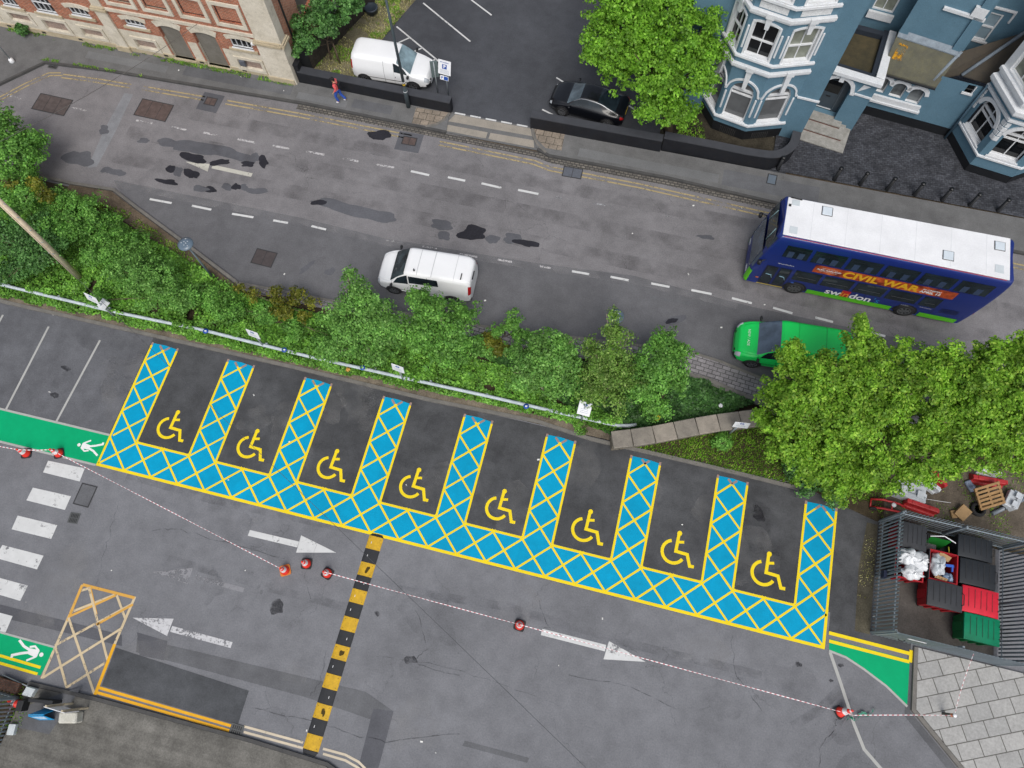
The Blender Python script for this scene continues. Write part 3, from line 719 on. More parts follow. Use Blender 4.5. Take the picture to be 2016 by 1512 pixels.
# green walkways
gp = [(-34, -.25), (-1.46, -.06), (-1.46, -1.5), (-34, -1.75)]
sheet('green_walkway', gp, .008, M['green'], car_park)
m = MB().strip([(-34, -.25), (-1.47, -.04)], .1, .012).strip([(-34, -1.75), (-1.47, -1.52)], .1, .012); struct(up(m), 'walkway_edge_lines', M['grey_edge'], car_park)
def walker(o, ux, uy, k):
    """walking figure marking"""
    m = MB(); T_ = lambda p: (o[0] + k * (p[0] * ux[0] + p[1] * uy[0]), o[1] + k * (p[0] * ux[1] + p[1] * uy[1]))
    m.poly([T_((.11 * math.cos(a * PI / 8), 1.5 + .11 * math.sin(a * PI / 8))) for a in range(16)], .012)
    m.poly([T_(p) for p in ((-.16, 1.32), (.16, 1.32), (.2, 1.2), (.14, .75), (-.14, .75), (-.18, 1.2))], .012)
    m.strip([T_(p) for p in ((-.15, 1.27), (-.3, .98), (-.2, .72))], .1 * k, .0125)
    m.strip([T_(p) for p in ((.15, 1.27), (.34, 1.02), (.46, .86))], .1 * k, .0126)
    m.strip([T_(p) for p in ((-.06, .8), (-.16, .4), (-.38, .02))], .13 * k, .0127)
    m.strip([T_(p) for p in ((.06, .8), (.2, .42), (.4, .0), (.52, .03))], .13 * k, .0128)
    return up(m)
a = G(655, 0); h0 = G(152, 873); h1 = G(193, 884)
struct(walker((G(196, 885)[0] + .05, G(196, 885)[1] - .02), (0, 1), (-1, 0), .72), 'walker_symbol', M['white'], car_park)
for i, pts in enumerate([[(85, 930), (95, 907), (167, 922), (157, 948)], [(52, 985), (65, 960), (140, 977), (128, 1004)], [(23, 1042), (35, 1015), (113, 1034), (101, 1061)], [(-10, 1098), (5, 1073), (86, 1094), (73, 1121)], [(-45, 1158), (-28, 1130), (55, 1153), (40, 1183)], [(-80, 1220), (-60, 1190), (25, 1213), (10, 1248)], [(-110, 1280), (-95, 1252), (-8, 1276), (-24, 1310)]]):
    sheet('zebra_bar', GG(pts), .008, M['white2'], car_park)
m = MB().strip(GG([(163, 1151), (265, 1177), (226, 1268)]), .11, .008).strip(GG([(163, 1151), (82, 1336)]), .11, .0083)
for a_, b_ in (((163, 1151), (0, 0)),):
    for q in ([(178, 1157), (246, 1216)], [(226, 1171), (140, 1205)], [(262, 1188), (108, 1271)], [(160, 1163), (178, 1157)], [(230, 1172), (247, 1218)], [(135, 1216), (186, 1366)], [(176, 1160), (212, 1300)], [(110, 1275), (132, 1355)], [(238, 1238), (85, 1334)], [(207, 1305), (132, 1353)]):
        if q[0] == (178, 1157): continue
        NB = globals().get('NB', 0) + 1; m.strip(GG(q), .1, .0086 + .0003 * NB)
struct(up(m), 'worn_yellow_box', M['ochre2'], car_park)
m = MB().strip(GG([(163, 1151), (265, 1177)]), .12, .0092).strip(GG([(162, 1152), (133, 1222)]), .12, .0095).strip(GG([(178, 1158), (190, 1210)]), .1, .0098).strip(GG([(228, 1172), (138, 1213)]), .1, .0101).strip(GG([(262, 1190), (190, 1230)]), .1, .0104)
struct(up(m), 'ochre_box_lines', M['ochre'], car_park)
m = MB().strip(GG([(226, 1268), (187, 1368)]), .13, .0108).strip(GG([(192, 1353), (465, 1432)]), .11, .0112).strip(GG([(190, 1363), (460, 1441)]), .11, .0116)
struct(up(m), 'amber_double_lines', M['amber'], car_park)
m = MB()
for o in (0, 1): m.strip(GG([(480, 1430 + 11 * o), (597, 1462 + 11 * o)]), .09, .008).strip(GG([(636, 1474 + 10 * o), (680, 1486 + 11 * o), (706, 1500 + 12 * o), (730, 1524 + 12 * o)]), .09, .008)
struct(up(m), 'cream_double_lines', M['cream'], car_park)
sheet('green_walkway', GG([(-60, 1230), (107, 1276), (80, 1330), (-60, 1292)]), .008, M['green'], car_park)
m = MB().strip(GG([(-60, 1228), (107, 1274)]), .08, .012); struct(up(m), 'walkway_edge_lines', M['grey_edge'], car_park)
m = MB().strip(GG([(-60, 1273), (80, 1314)]), .11, .012).strip(GG([(-60, 1288), (74, 1327)]), .11, .0122); struct(up(m), 'yellow_kerb_lines', M['yellow'], car_park)
struct(walker((G(25, 1288)[0], G(25, 1288)[1] + .28), (0, -1), (1, 0), .8), 'walker_symbol', M['white'], car_park)
def arrow(p0, p1, h0, h1, w, mat):
    m = MB().strip([G(*p0), G(*p1)], w, .008); m.poly(GG([h0[0], h0[1], h1]), .0083); struct(up(m), 'direction_arrow', mat, car_park)
arrow((490, 1049), (587, 1072), ((593, 1054), (583, 1088)), (662, 1088), .26, M['white2'])
arrow((1066, 1244), (1192, 1276), ((1199, 1262), (1188, 1298)), (1271, 1303), .26, M['white2'])
arrow((456, 1270), (337, 1238), ((342, 1218), (329, 1252)), (261, 1216), .24, paint('worn_white_paint_two', A(214, 214, 216), wear=.5, wscale=7))
arrow((480, 1162), (385, 1136), ((380, 1118), (370, 1150)), (300, 1126), .2, paint('ghost_paint', A(150, 150, 154), wear=.55))
for q in ([(96, 643), (11, 808)], [(197, 670), (110, 832)], [(6, 620), (-80, 780)]):
    m = MB().strip(GG(q), .1, .008); struct(up(m), 'bay_line', M['grey_edge'], car_park)
sheet('green_corner', GG([(1633, 1258), (1791, 1299), (1786, 1388), (1745, 1352), (1700, 1318), (1665, 1295), (1632, 1283)]), .008, M['green'], car_park)
m = MB().strip(GG([(1632, 1246), (1796, 1288)]), .14, .012).strip(GG([(1632, 1262), (1790, 1303)]), .13, .0122).strip(GG([(1794, 1280), (1792, 1304)]), .14, .0124); struct(up(m), 'yellow_double_edge', M['yellow'], car_park)
m = MB().strip(GG([(1632, 1281), (1665, 1294), (1700, 1317), (1745, 1351), (1786, 1391)]), .09, .012).strip(GG([(1634, 1284), (1655, 1345), (1681, 1425), (1701, 1475), (1740, 1520)]), .13, .0125); struct(up(m), 'grey_guide_lines', M['grey_edge'], car_park)
# slab paving in the corner with its kerb
struct(MB().prism([(35.35, -.55), (35.4, -2.95), (35.62, -3.12), (38.1, -5.3), (42, -9), (52, -9), (52, -.5)], 0, .1), 'slab_paving', M['slabs'])
struct(MB().wallstrip([(35.27, -.55), (35.3, -3.0), (35.55, -3.2), (38.05, -5.4), (42, -9.1)], .16, -.02, .12), 'slab_kerb', M['kerb'])
struct(up(MB().poly([(34.98, -.9), (35.19, -.9), (35.2, -3.05), (35.45, -3.3), (38, -5.5), (42, -9.2), (41.6, -9.4), (37.6, -5.6), (35.0, -3.3)], .006)), 'dark_gutter', M['patch2'], car_park)
# concrete apron bottom left
struct(MB().prism([(-.1, -10.85), (2.7, -10.72), (9.6, -10.62), (12.9, -10.68), (13.9, -11.0), (14.6, -11.8), (14.8, -24), (-.3, -24)], 0, .1), 'concrete_apron', M['concrete'])
struct(MB().wallstrip([(-.1, -10.76), (2.7, -10.64), (9.6, -10.54), (12.95, -10.6), (14.0, -10.93), (14.72, -11.75), (14.9, -24)], .14, -.02, .115), 'apron_kerb', M['kerbd'])
struct(MB().prism([(-34, -10.75), (-.2, -10.8), (-.2, -24), (-34, -24)], 0, .06), 'fence_ground', M['litter_soil'])
sheet('dark_slab', GG([(40, 1395), (165, 1350), (100, 1445), (38, 1432)]), .105, M['patch2'])
sheet('bin_store_floor', rect(33.5, 38.4, -.4, 4.3), .012, asphalt('bin_store_concrete', A(92, 88, 84), speck=.25, blotch=.3))
# far car park lines
m = MB()
for q in ([(4.3, 26.88), (8.14, 24.48)], [(8.14, 24.48), (7.0, 24.6)], [(5.28, 26.24), (4.76, 25.73)], [(6.22, 25.67), (5.7, 25.2)], [(7.22, 25.06), (6.98, 24.81)], [(5.3, 28.98), (8.79, 26.75)], [(8.02, 29.85), (9.49, 28.96)], [(14.2, 25.3), (16.5, 24.2)], [(13.93, 22.95), (15.1, 22.55)], [(18.2, 24.45), (18.85, 24.12)]):
    m.strip(q, .09, .008)
struct(up(m), 'bay_lines', M['white2'], far_lot)
m = MB()
for k in range(5): m.strip([(9.3 + .88 * k, 21.58), (9.9 + .88 * k, 21.58)], .1, .068)
struct(up(m), 'entrance_dashes', M['white2'], far_lot)

# hairline cracks and faint tyre scuffs across the car park
m = MB(); g_ = random.Random(21)
for pl in ([(190, 1152), (205, 1090), (222, 1030), (235, 990)], [(630, 1060), (600, 1130), (612, 1180)], [(740, 1290), (870, 1310), (1000, 1350), (1100, 1390)], [(1060, 1180), (1080, 1235), (1062, 1240)], [(300, 1045), (345, 1040), (420, 1062), (560, 1100)], [(820, 1200), (840, 1280), (812, 1300), (830, 1312), (905, 1330)], [(1120, 1330), (1240, 1350), (1330, 1395)], [(500, 1395), (620, 1420), (700, 1448), (760, 1460), (905, 1445)], [(1440, 1250), (1450, 1330), (1500, 1400)], [(640, 1280), (632, 1340), (612, 1370)], [(1650, 1415), (1640, 1440), (1615, 1470), (1612, 1512)]):
    P = []
    for a, b in zip(pl[:-1], pl[1:]):
        for k in range(6): f = k / 6; P.append((a[0] + (b[0] - a[0]) * f + g_.uniform(-3, 3), a[1] + (b[1] - a[1]) * f + g_.uniform(-2.5, 2.5)))
    P.append(pl[-1]); m.strip(GG(P), g_.uniform(.018, .035), .0085 + .0002 * len(m.f) * .01)
struct(up(m), 'crack_lines', film('crack_dark', A(70, 70, 74), .55, 3, .35, .6), car_park)
m = MB()
for pl in ([(250, 935), (420, 985), (700, 1045)], [(880, 1085), (1180, 1160), (1480, 1235)], [(330, 1100), (560, 1165), (700, 1200)], [(780, 1160), (1000, 1195), (1250, 1270), (1500, 1330)], [(1560, 1430), (1610, 1400), (1660, 1350)], [(1570, 1500), (1640, 1440), (1675, 1380)]): m.strip(GG(pl), .34, .0072 + .0003 * len(m.f) / 2)
struct(up(m), 'tyre_scuffs', film('tyre_scuff', A(70, 70, 74), .3, 1.2), car_park)
m = MB()
for pl in ([(980, 330), (1000, 420), (1010, 470)], [(930, 290), (960, 350), (1040, 420)], [(1235, 440), (1228, 500), (1232, 530)], [(620, 250), (700, 290), (820, 330)], [(300, 250), (350, 262), (470, 290)], [(230, 285), (290, 300), (370, 300)]):
    P = []
    for a, b in zip(pl[:-1], pl[1:]):
        for k in range(6): f = k / 6; P.append((a[0] + (b[0] - a[0]) * f + g_.uniform(-3, 3), a[1] + (b[1] - a[1]) * f + g_.uniform(-3, 3)))
    P.append(pl[-1]); m.strip(GG(P), .03, .0125)
for y, w_ in ((14.6, .55), (16.3, .55), (18.2, .5)): m.strip([(-8, y), (5, y + .1), (20, y), (40, y - .1)], w_ * 1.5, .0062 + .0003 * y)
struct(up(m), 'wheel_track_wear', film('wheel_track_wear', A(78, 75, 78), .3, 1.0), road)
m = MB().strip([(-7.4, 13.0), (3.4, 13.12), (8, 12.95), (15.4, 13.3), (20.8, 13.7), (26, 13.5)], .5, .0065); struct(up(m), 'dusty_seam', film('dusty_seam', A(170, 168, 170), .4, 1.2, .35, .65), road)

m = MB(); g_ = random.Random(33)
for k in range(30):
    x = g_.uniform(-8, 34); y = g_.choice([g_.uniform(-9, -2), g_.uniform(.5, 4.5)]); m.poly(blob(x, y, g_.uniform(.25, 1.1), 500 + k, 20, g_.uniform(.7, 1.6), 1, g_.uniform(0, 3), rough=.5), .0064 + .00002 * k)
struct(up(m), 'damp_stains', film('damp_stain', A(58, 58, 62), .2, .9, .4, .75), car_park)
m = MB()
for k in range(26):
    x = g_.uniform(-8, 34); y = g_.choice([g_.uniform(-10, -2), g_.uniform(.3, 4.6)]); m.poly(blob(x, y, g_.uniform(.3, 1.2), 700 + k, 20, g_.uniform(.7, 1.6), 1, g_.uniform(0, 3), rough=.5), .0069 + .00002 * k)
struct(up(m), 'dusty_marks', film('dusty_mark', A(176, 174, 172), .2, 1.0, .4, .72), car_park)
# ------------------------------------------------------------------ buildings
class Wall:
    """a vertical face: origin P0 (x,y), along u, facing n"""
    def __init__(s, P0, P1):
        s.P0 = np.array(P0, float); d = np.array(P1, float) - s.P0; s.len = float(np.hypot(*d)); s.u = d / s.len; s.n = np.array([s.u[1], -s.u[0]])
    def at(s, a, z, d=0.0):
        q = s.P0 + s.u * a + s.n * d; return (q[0], q[1], z)
    def face(s, mb, s0, s1, z0, z1, holes=(), depth=.12, d=0.0, rev=None):
        """wall with openings; arches (rise>0) get spandrels; reveals go to rev or mb"""
        rev = rev if rev is not None else mb
        xs = sorted({s0, s1} | {min(max(v, s0), s1) for h in holes for v in (h[0], h[1])}); zs = sorted({z0, z1} | {min(max(v, z0), z1) for h in holes for v in (h[2], h[3])})
        for i in range(len(xs) - 1):
            for j in range(len(zs) - 1):
                cx, cz = (xs[i] + xs[i + 1]) / 2, (zs[j] + zs[j + 1]) / 2
                if any(h[0] < cx < h[1] and h[2] < cz < h[3] for h in holes): continue
                mb.add([s.at(xs[i], zs[j], d), s.at(xs[i + 1], zs[j], d), s.at(xs[i + 1], zs[j + 1], d), s.at(xs[i], zs[j + 1], d)], [(0, 1, 2, 3)])
        for h in holes:
            a0, a1, b0, b1 = h[:4]; rise = h[4] if len(h) > 4 else 0
            if a1 <= s0 or a0 >= s1 or b1 <= z0 or b0 >= z1: continue
            c0, c1 = max(b0, z0), min(b1, z1)
            top = c1 - rise if rise and b1 <= z1 else c1
            for a in (a0, a1): rev.add([s.at(a, c0, d), s.at(a, top, d), s.at(a, top, d - depth), s.at(a, c0, d - depth)], [(0, 1, 2, 3)])
            if b0 >= z0: rev.add([s.at(a0, c0, d), s.at(a1, c0, d), s.at(a1, c0, d - depth), s.at(a0, c0, d - depth)], [(0, 1, 2, 3)])
            if b1 <= z1:
                arc = s.arc(a0, a1, b1, rise)
                for p, q in zip(arc[:-1], arc[1:]):
                    rev.add([s.at(p[0], p[1], d), s.at(q[0], q[1], d), s.at(q[0], q[1], d - depth), s.at(p[0], p[1], d - depth)], [(0, 1, 2, 3)])
                    if rise: mb.add([s.at(p[0], p[1], d), s.at(q[0], q[1], d), s.at(q[0], b1, d), s.at(p[0], b1, d)], [(0, 1, 2, 3)])
        return mb
    def arc(s, a0, a1, top, rise, n=10):
        if rise <= 0: return [(a0, top), (a1, top)]
        w = a1 - a0; out = []
        for k in range(n + 1):
            t = k / n
            if rise >= w * .45: z = math.sin(math.acos(max(-1, min(1, 2 * t - 1)))) * rise
            else:
                Rr = (w * w / 4 + rise * rise) / (2 * rise); z = math.sqrt(max(0, Rr * Rr - (t * w - w / 2) ** 2)) - (Rr - rise)
            out.append((a0 + w * t, top - rise + z))
        return out
    def box(s, mb, a0, a1, z0, z1, d0, d1):
        return mb.extr([s.at(a0, z0, d0), s.at(a1, z0, d0), s.at(a1, z1, d0), s.at(a0, z1, d0)], np.append(s.n * (d1 - d0), 0))
    def band(s, mb, pts, w, d0, d1):
        """raised ribbon following (a,z) points; w outwards on the left of the path"""
        P = [np.array(p, float) for p in pts]; out = []
        for i, p in enumerate(P):
            t = P[min(i + 1, len(P) - 1)] - P[max(i - 1, 0)]; t = t / np.linalg.norm(t); out.append(p + w * np.array([-t[1], t[0]]))
        for i in range(len(P) - 1):
            q = [P[i], P[i + 1], out[i + 1], out[i]]
            mb.extr([s.at(x[0], x[1], d0) for x in q], np.append(s.n * (d1 - d0), 0))
        return mb
    def frame(s, mb, a0, a1, z0, z1, w, d0, d1):
        s.box(mb, a0, a0 + w, z0, z1, d0, d1); s.box(mb, a1 - w, a1, z0, z1, d0, d1); s.box(mb, a0 + w, a1 - w, z0, z0 + w, d0, d1); s.box(mb, a0 + w, a1 - w, z1 - w, z1, d0, d1); return mb

whitep = stone('white_masonry_paint', A(236, 238, 240), A(222, 226, 230), scale=2, rough=.6, stain=A(190, 186, 176), amt=.4)
sashw = plain('white_sash_paint', A(238, 240, 242), rough=.4, var=.06)
bluew = stone('blue_render', A(104, 139, 158), A(93, 127, 146), scale=.9, rough=.8, stain=A(88, 112, 124), amt=.3)
blackp = plain('black_masonry_paint', A(34, 36, 40), rough=.5, var=.3, scale=2)
gdark = glass('dark_window_glass', A(16, 19, 22), rough=.03)
gcurt = glass('curtained_glass', A(138, 142, 130), rough=.12, var=.25)
gblind = glass('blinded_glass', A(104, 106, 108), rough=.15, var=.12)
gfrost = glass('frosted_glass', A(150, 172, 184), rough=.2, var=.15)
cstone = stone('bath_stone', A(232, 224, 208), A(208, 199, 180), scale=1.1, stain=A(140, 130, 112), amt=.6)
cstone2 = stone('weathered_bath_stone', A(204, 190, 162), A(184, 170, 144), scale=1.3, stain=A(118, 106, 86), amt=.55)
redb = brick('red_brick', A(192, 106, 74), A(150, 78, 56), A(178, 158, 138), 'x')
redb2 = brick('pale_red_brick', A(204, 126, 96), A(172, 104, 80), A(196, 180, 160), 'y')
pinkb = brick('pinkish_brick_infill', A(178, 152, 138), A(150, 126, 116), A(160, 150, 140), 'x')
conc = stone('cement_infill', A(136, 132, 124), A(116, 112, 104), scale=1.5, stain=A(92, 88, 80))

def brick_building():
    Y = 21.6
    t = thing('brick_building', 'red brick building with pale stone plinth, pilasters and blocked doorways', 'building', (-9, 25, 0))
    W = Wall((-26, Y), (0, Y)); X = lambda x: x + 26
    doors = [(X(-7.25), X(-6.0), .28, 2.62, .16), (X(-5.22), X(-3.92), .2, 2.62, .16)]
    wins = [(X(-3.06), X(-1.84), 2.0, 2.62, .1), (X(-9.23), X(-8.1), 2.17, 2.6, .1), (X(-12.52), X(-11.36), 2.2, 2.72, .1), (X(-14.82), X(-13.56), 1.96, 3.5, .1), (X(-16.92), X(-15.9), 1.94, 3.5, .1), (X(-19.2), X(-18.1), 1.94, 3.5, .1)]
    lows = [(X(-3.12), X(-1.8), .54, 1.17), (X(-9.35), X(-8.15), .6, 1.22), (X(-12.6), X(-11.37), .74, 1.31), (X(-14.98), X(-13.6), .67, 1.39), (X(-17.11), X(-15.83), .9, 1.46), (X(-19.4), X(-18.1), .9, 1.46)]
    ups = [(X(-3.08), X(-1.76), 3.72, 4.8), (X(-5.13), X(-3.83), 3.77, 4.84), (X(-7.28), X(-5.95), 3.75, 4.84), (X(-9.4), X(-8.05), 3.75, 4.84)]
    m = W.face(MB(), 0, 26, 0, 1.7, doors + wins + lows, .14); build(m, 'stone_plinth', cstone, t)
    m = W.face(MB(), 0, 26, 1.7, 9, doors + wins + ups, .14); build(m, 'brick_wall', redb, t)
    # side wall and back, roof
    S = Wall((0, Y), (0, 33)); m = S.face(MB(), 0, 11.4, 0, 9, [(2.6, 4.6, 2.0, 5.2, .5)], .2)
    build(m, 'side_wall', redb2, t); m = MB().add([(-26, Y, 0), (-26, 33, 0), (-26, 33, 9), (-26, Y, 9)], [(3, 2, 1, 0)]); build(m, 'side_wall', redb2, t)
    m = MB(); S.band(m, S.arc(2.5, 4.7, 5.25, .55), .34, -.02, .09); build(m, 'stone_arch', cstone, t)
    m = MB(); S.box(m, 2.6, 4.6, 2.0, 5.2, -.22, -.2); build(m, 'blocked_opening', conc, t)
    m = MB().prism([(-26.2, Y - .2), (.2, Y - .2), (.2, 33), (-26.2, 33)], 9.01, 9.3); build(m, 'roof', M['kerbd'], t)
    # courses, pilasters
    m = MB(); W.box(m, 0, X(-10.82), 2.985, 3.17, 0, .08) if False else None
    W.box(m, X(-10.0), X(-1.42), 2.985, 3.17, -.01, .09); W.box(m, X(-10.0), X(-1.42), 6.0, 6.25, -.01, .12); W.box(m, 0, X(-10.82), 3.75, 3.95, -.01, .09)
    build(m, 'string_course', cstone, t)
    for a0, a1, capz, pr in ((-10.76, -10.04, 2.87, .12), (-1.4, 0.0, 2.66, .2), (-21.6, -20.9, 2.87, .12)):
        m = MB(); W.box(m, X(a0), X(a1), 0, capz, -.01, pr); W.box(m, X(a0) + .05, X(a1) - .05, capz + .3, 9, -.01, pr - .04)
        if a1 == 0.0:
            m.box(-1.395, .16, Y - .197, Y + .5, 0, capz - .002); m.box(-1.345, .12, Y - .157, Y + .45, capz + .28, 9)
        p = build(m, 'pilaster', cstone, t, bevel=.015)
        m = MB()
        for k, (zz, e) in enumerate(((0, .05), (.08, .1), (.2, .05))):
            W.box(m, X(a0) - e, X(a1) + e, capz + zz, capz + zz + (.08, .12, .1)[k], -.01, pr + e)
            if a1 == 0.0: m.box(-.6, .16 + e, Y - .19 - e * 0, Y + .5 + e, capz + zz + .001, capz + zz + (.08, .12, .1)[k] - .001)
        build(m, 'capital', cstone2, p)
        m = MB(); W.box(m, X(a0) - .06, X(a1) + .06, 0, .45, -.01, pr + .06); build(m, 'base', cstone2, p)
    m = MB(); W.box(m, 0, X(-7.3), 0, .42, -.01, .05); W.box(m, X(-5.95), X(-5.28), 0, .42, -.01, .05); W.box(m, X(-3.86), X(-1.47), 0, .38, -.01, .05); build(m, 'plinth_course', cstone2, t)
    for a0, a1, z0, z1, rise in doors:
        d = MB(); W.box(d, a0 - .0, a1, z0 - .28, z1, -.2, -.15); d = build(d, 'blocked_doorway', conc, t)
        m = MB(); W.band(m, W.arc(a0 - .06, a1 + .06, z1, rise + .02), .36, -.005, .05); build(m, 'arch_stone', cstone, d)
        m = MB(); W.box(m, a0 - .05, a1 + .05, 0, z0, -.15, .1); build(m, 'step', cstone2, d)
        m = MB()
        for aa in (a0 - .11, a1 + .0): W.box(m, aa, aa + .11, .45, z1 - rise, -.005, .02)
        build(m, 'brick_jamb', redb, d)
    for a0, a1, z0, z1, rise in wins:
        f = MB(); W.frame(f, a0, a1, z0, z1 - rise * .6, .035, -.11, -.05); W.band(f, W.arc(a0, a1, z1 - .03, rise), .03, -.11, -.05)
        n = 4
        for k in range(1, n): W.box(f, a0 + (a1 - a0) * k / n - .012, a0 + (a1 - a0) * k / n + .012, z0 + .05, z1 - .03, -.11, -.05)
        if z1 > 3:
            for zz in (2.5, 3.0): W.box(f, a0 + .05, a1 - .05, zz, zz + .035, -.112, -.052)
        W.box(f, a0 - .03, a1 + .03, z0 - .07, z0, -.13, .05)
        w = MB(); W.box(w, a0, a1, z0, z1, -.14, -.12); w = build(w, 'window', gdark, t); build(f, 'frame', sashw, w)
        if z1 < 3:
            m = MB(); W.band(m, W.arc(a0 - .16, a1 + .16, z1 + .02, rise + .03), .26, -.004, .05); build(m, 'arch_stone', cstone, w)
        m = MB(); W.box(m, a0 - .22, a1 + .22, z0 - .22, z0 - .07, -.004, .09); build(m, 'sill', cstone2, w)
    for a0, a1, z0, z1 in lows:
        p = MB(); W.box(p, a0, a1, z0, z1, -.12, -.09); p = build(p, 'blocked_basement_window', pinkb, t)
        m = MB(); W.frame(m, a0 - .2, a1 + .2, z0 - .2, z1 + .12, .17, -.004, .06); build(m, 'stone_surround', cstone, p)
    for a0, a1, z0, z1 in ups:
        p = MB(); W.box(p, a0, a1, z0, z1, -.12, -.06); p = build(p, 'blocked_window', redb, t)
        m = MB(); W.frame(m, a0 - .27, a1 + .17, z0 - .32, z1 + .14, .2, -.004, .07); build(m, 'stone_surround', cstone, p)
        m = MB(); W.frame(m, a0, a1, z0, z1, .05, -.058, -.05); build(m, 'dark_joint', blackp, p)
    for x in (-17.75, -15.5, -13.17, -7.8, -5.6, -3.0):
        m = MB(); W.box(m, X(x) - .13, X(x) + .13, .24, .36, .03, .056); build(m, 'air_vent', blackp, t)
    m = MB().tube([(.16 + .06, Y + .9, 0.2), (.22, Y + .9, 9)], .055, 8); build(m, 'downpipe', blackp, t)
    m = MB(); W.box(m, X(-3.05), X(-2.72), .72, 1.1, .0, .14); build(m, 'meter_box', M['irong'], t, bevel=.02)
    m = MB(); W.box(m, X(-1.75), X(-1.55), 2.5, 2.62, .0, .16); W.box(m, X(-1.66), X(-1.62), 2.55, 2.6, .1, .3); build(m, 'security_lamp', sashw, t, bevel=.02)
brick_building()

def sash(W, parent, a0, a1, z0, z1, rise, gl, mull=True, depth=.2, upper=None, meet=.5, split=None, arched=None):
    """a sash window with its frame, white reveal, sill"""
    w = MB(); W.box(w, a0 + .02, a1 - .02, z0, z1, -depth - .03, -depth); w = build(w, 'window', gl, parent)
    f = MB(); W.frame(f, a0, a1, z0, z1 - rise, .07, -depth, -depth + .07)
    if rise: W.band(f, W.arc(a0, a1, z1 - .07, rise), .07, -depth, -depth + .07); W.box(f, a0 + .07, a1 - .07, z1 - rise - .05, z1 - rise + .06, -depth, -depth + .072) if rise > .35 else None
    zm = z0 + (z1 - rise - z0) * meet
    W.box(f, a0 + .06, a1 - .06, zm - .035, zm + .035, -depth - .002, -depth + .085)
    if mull: W.box(f, (a0 + a1) / 2 - .022, (a0 + a1) / 2 + .022, z0 + .06, z1 - .06, -depth - .004, -depth + .05)
    build(f, 'frame', sashw, w)
    return w
def bay_windows(t, facets, z0, z1, gls, rise, arched, zs, zc, tag):
    pass

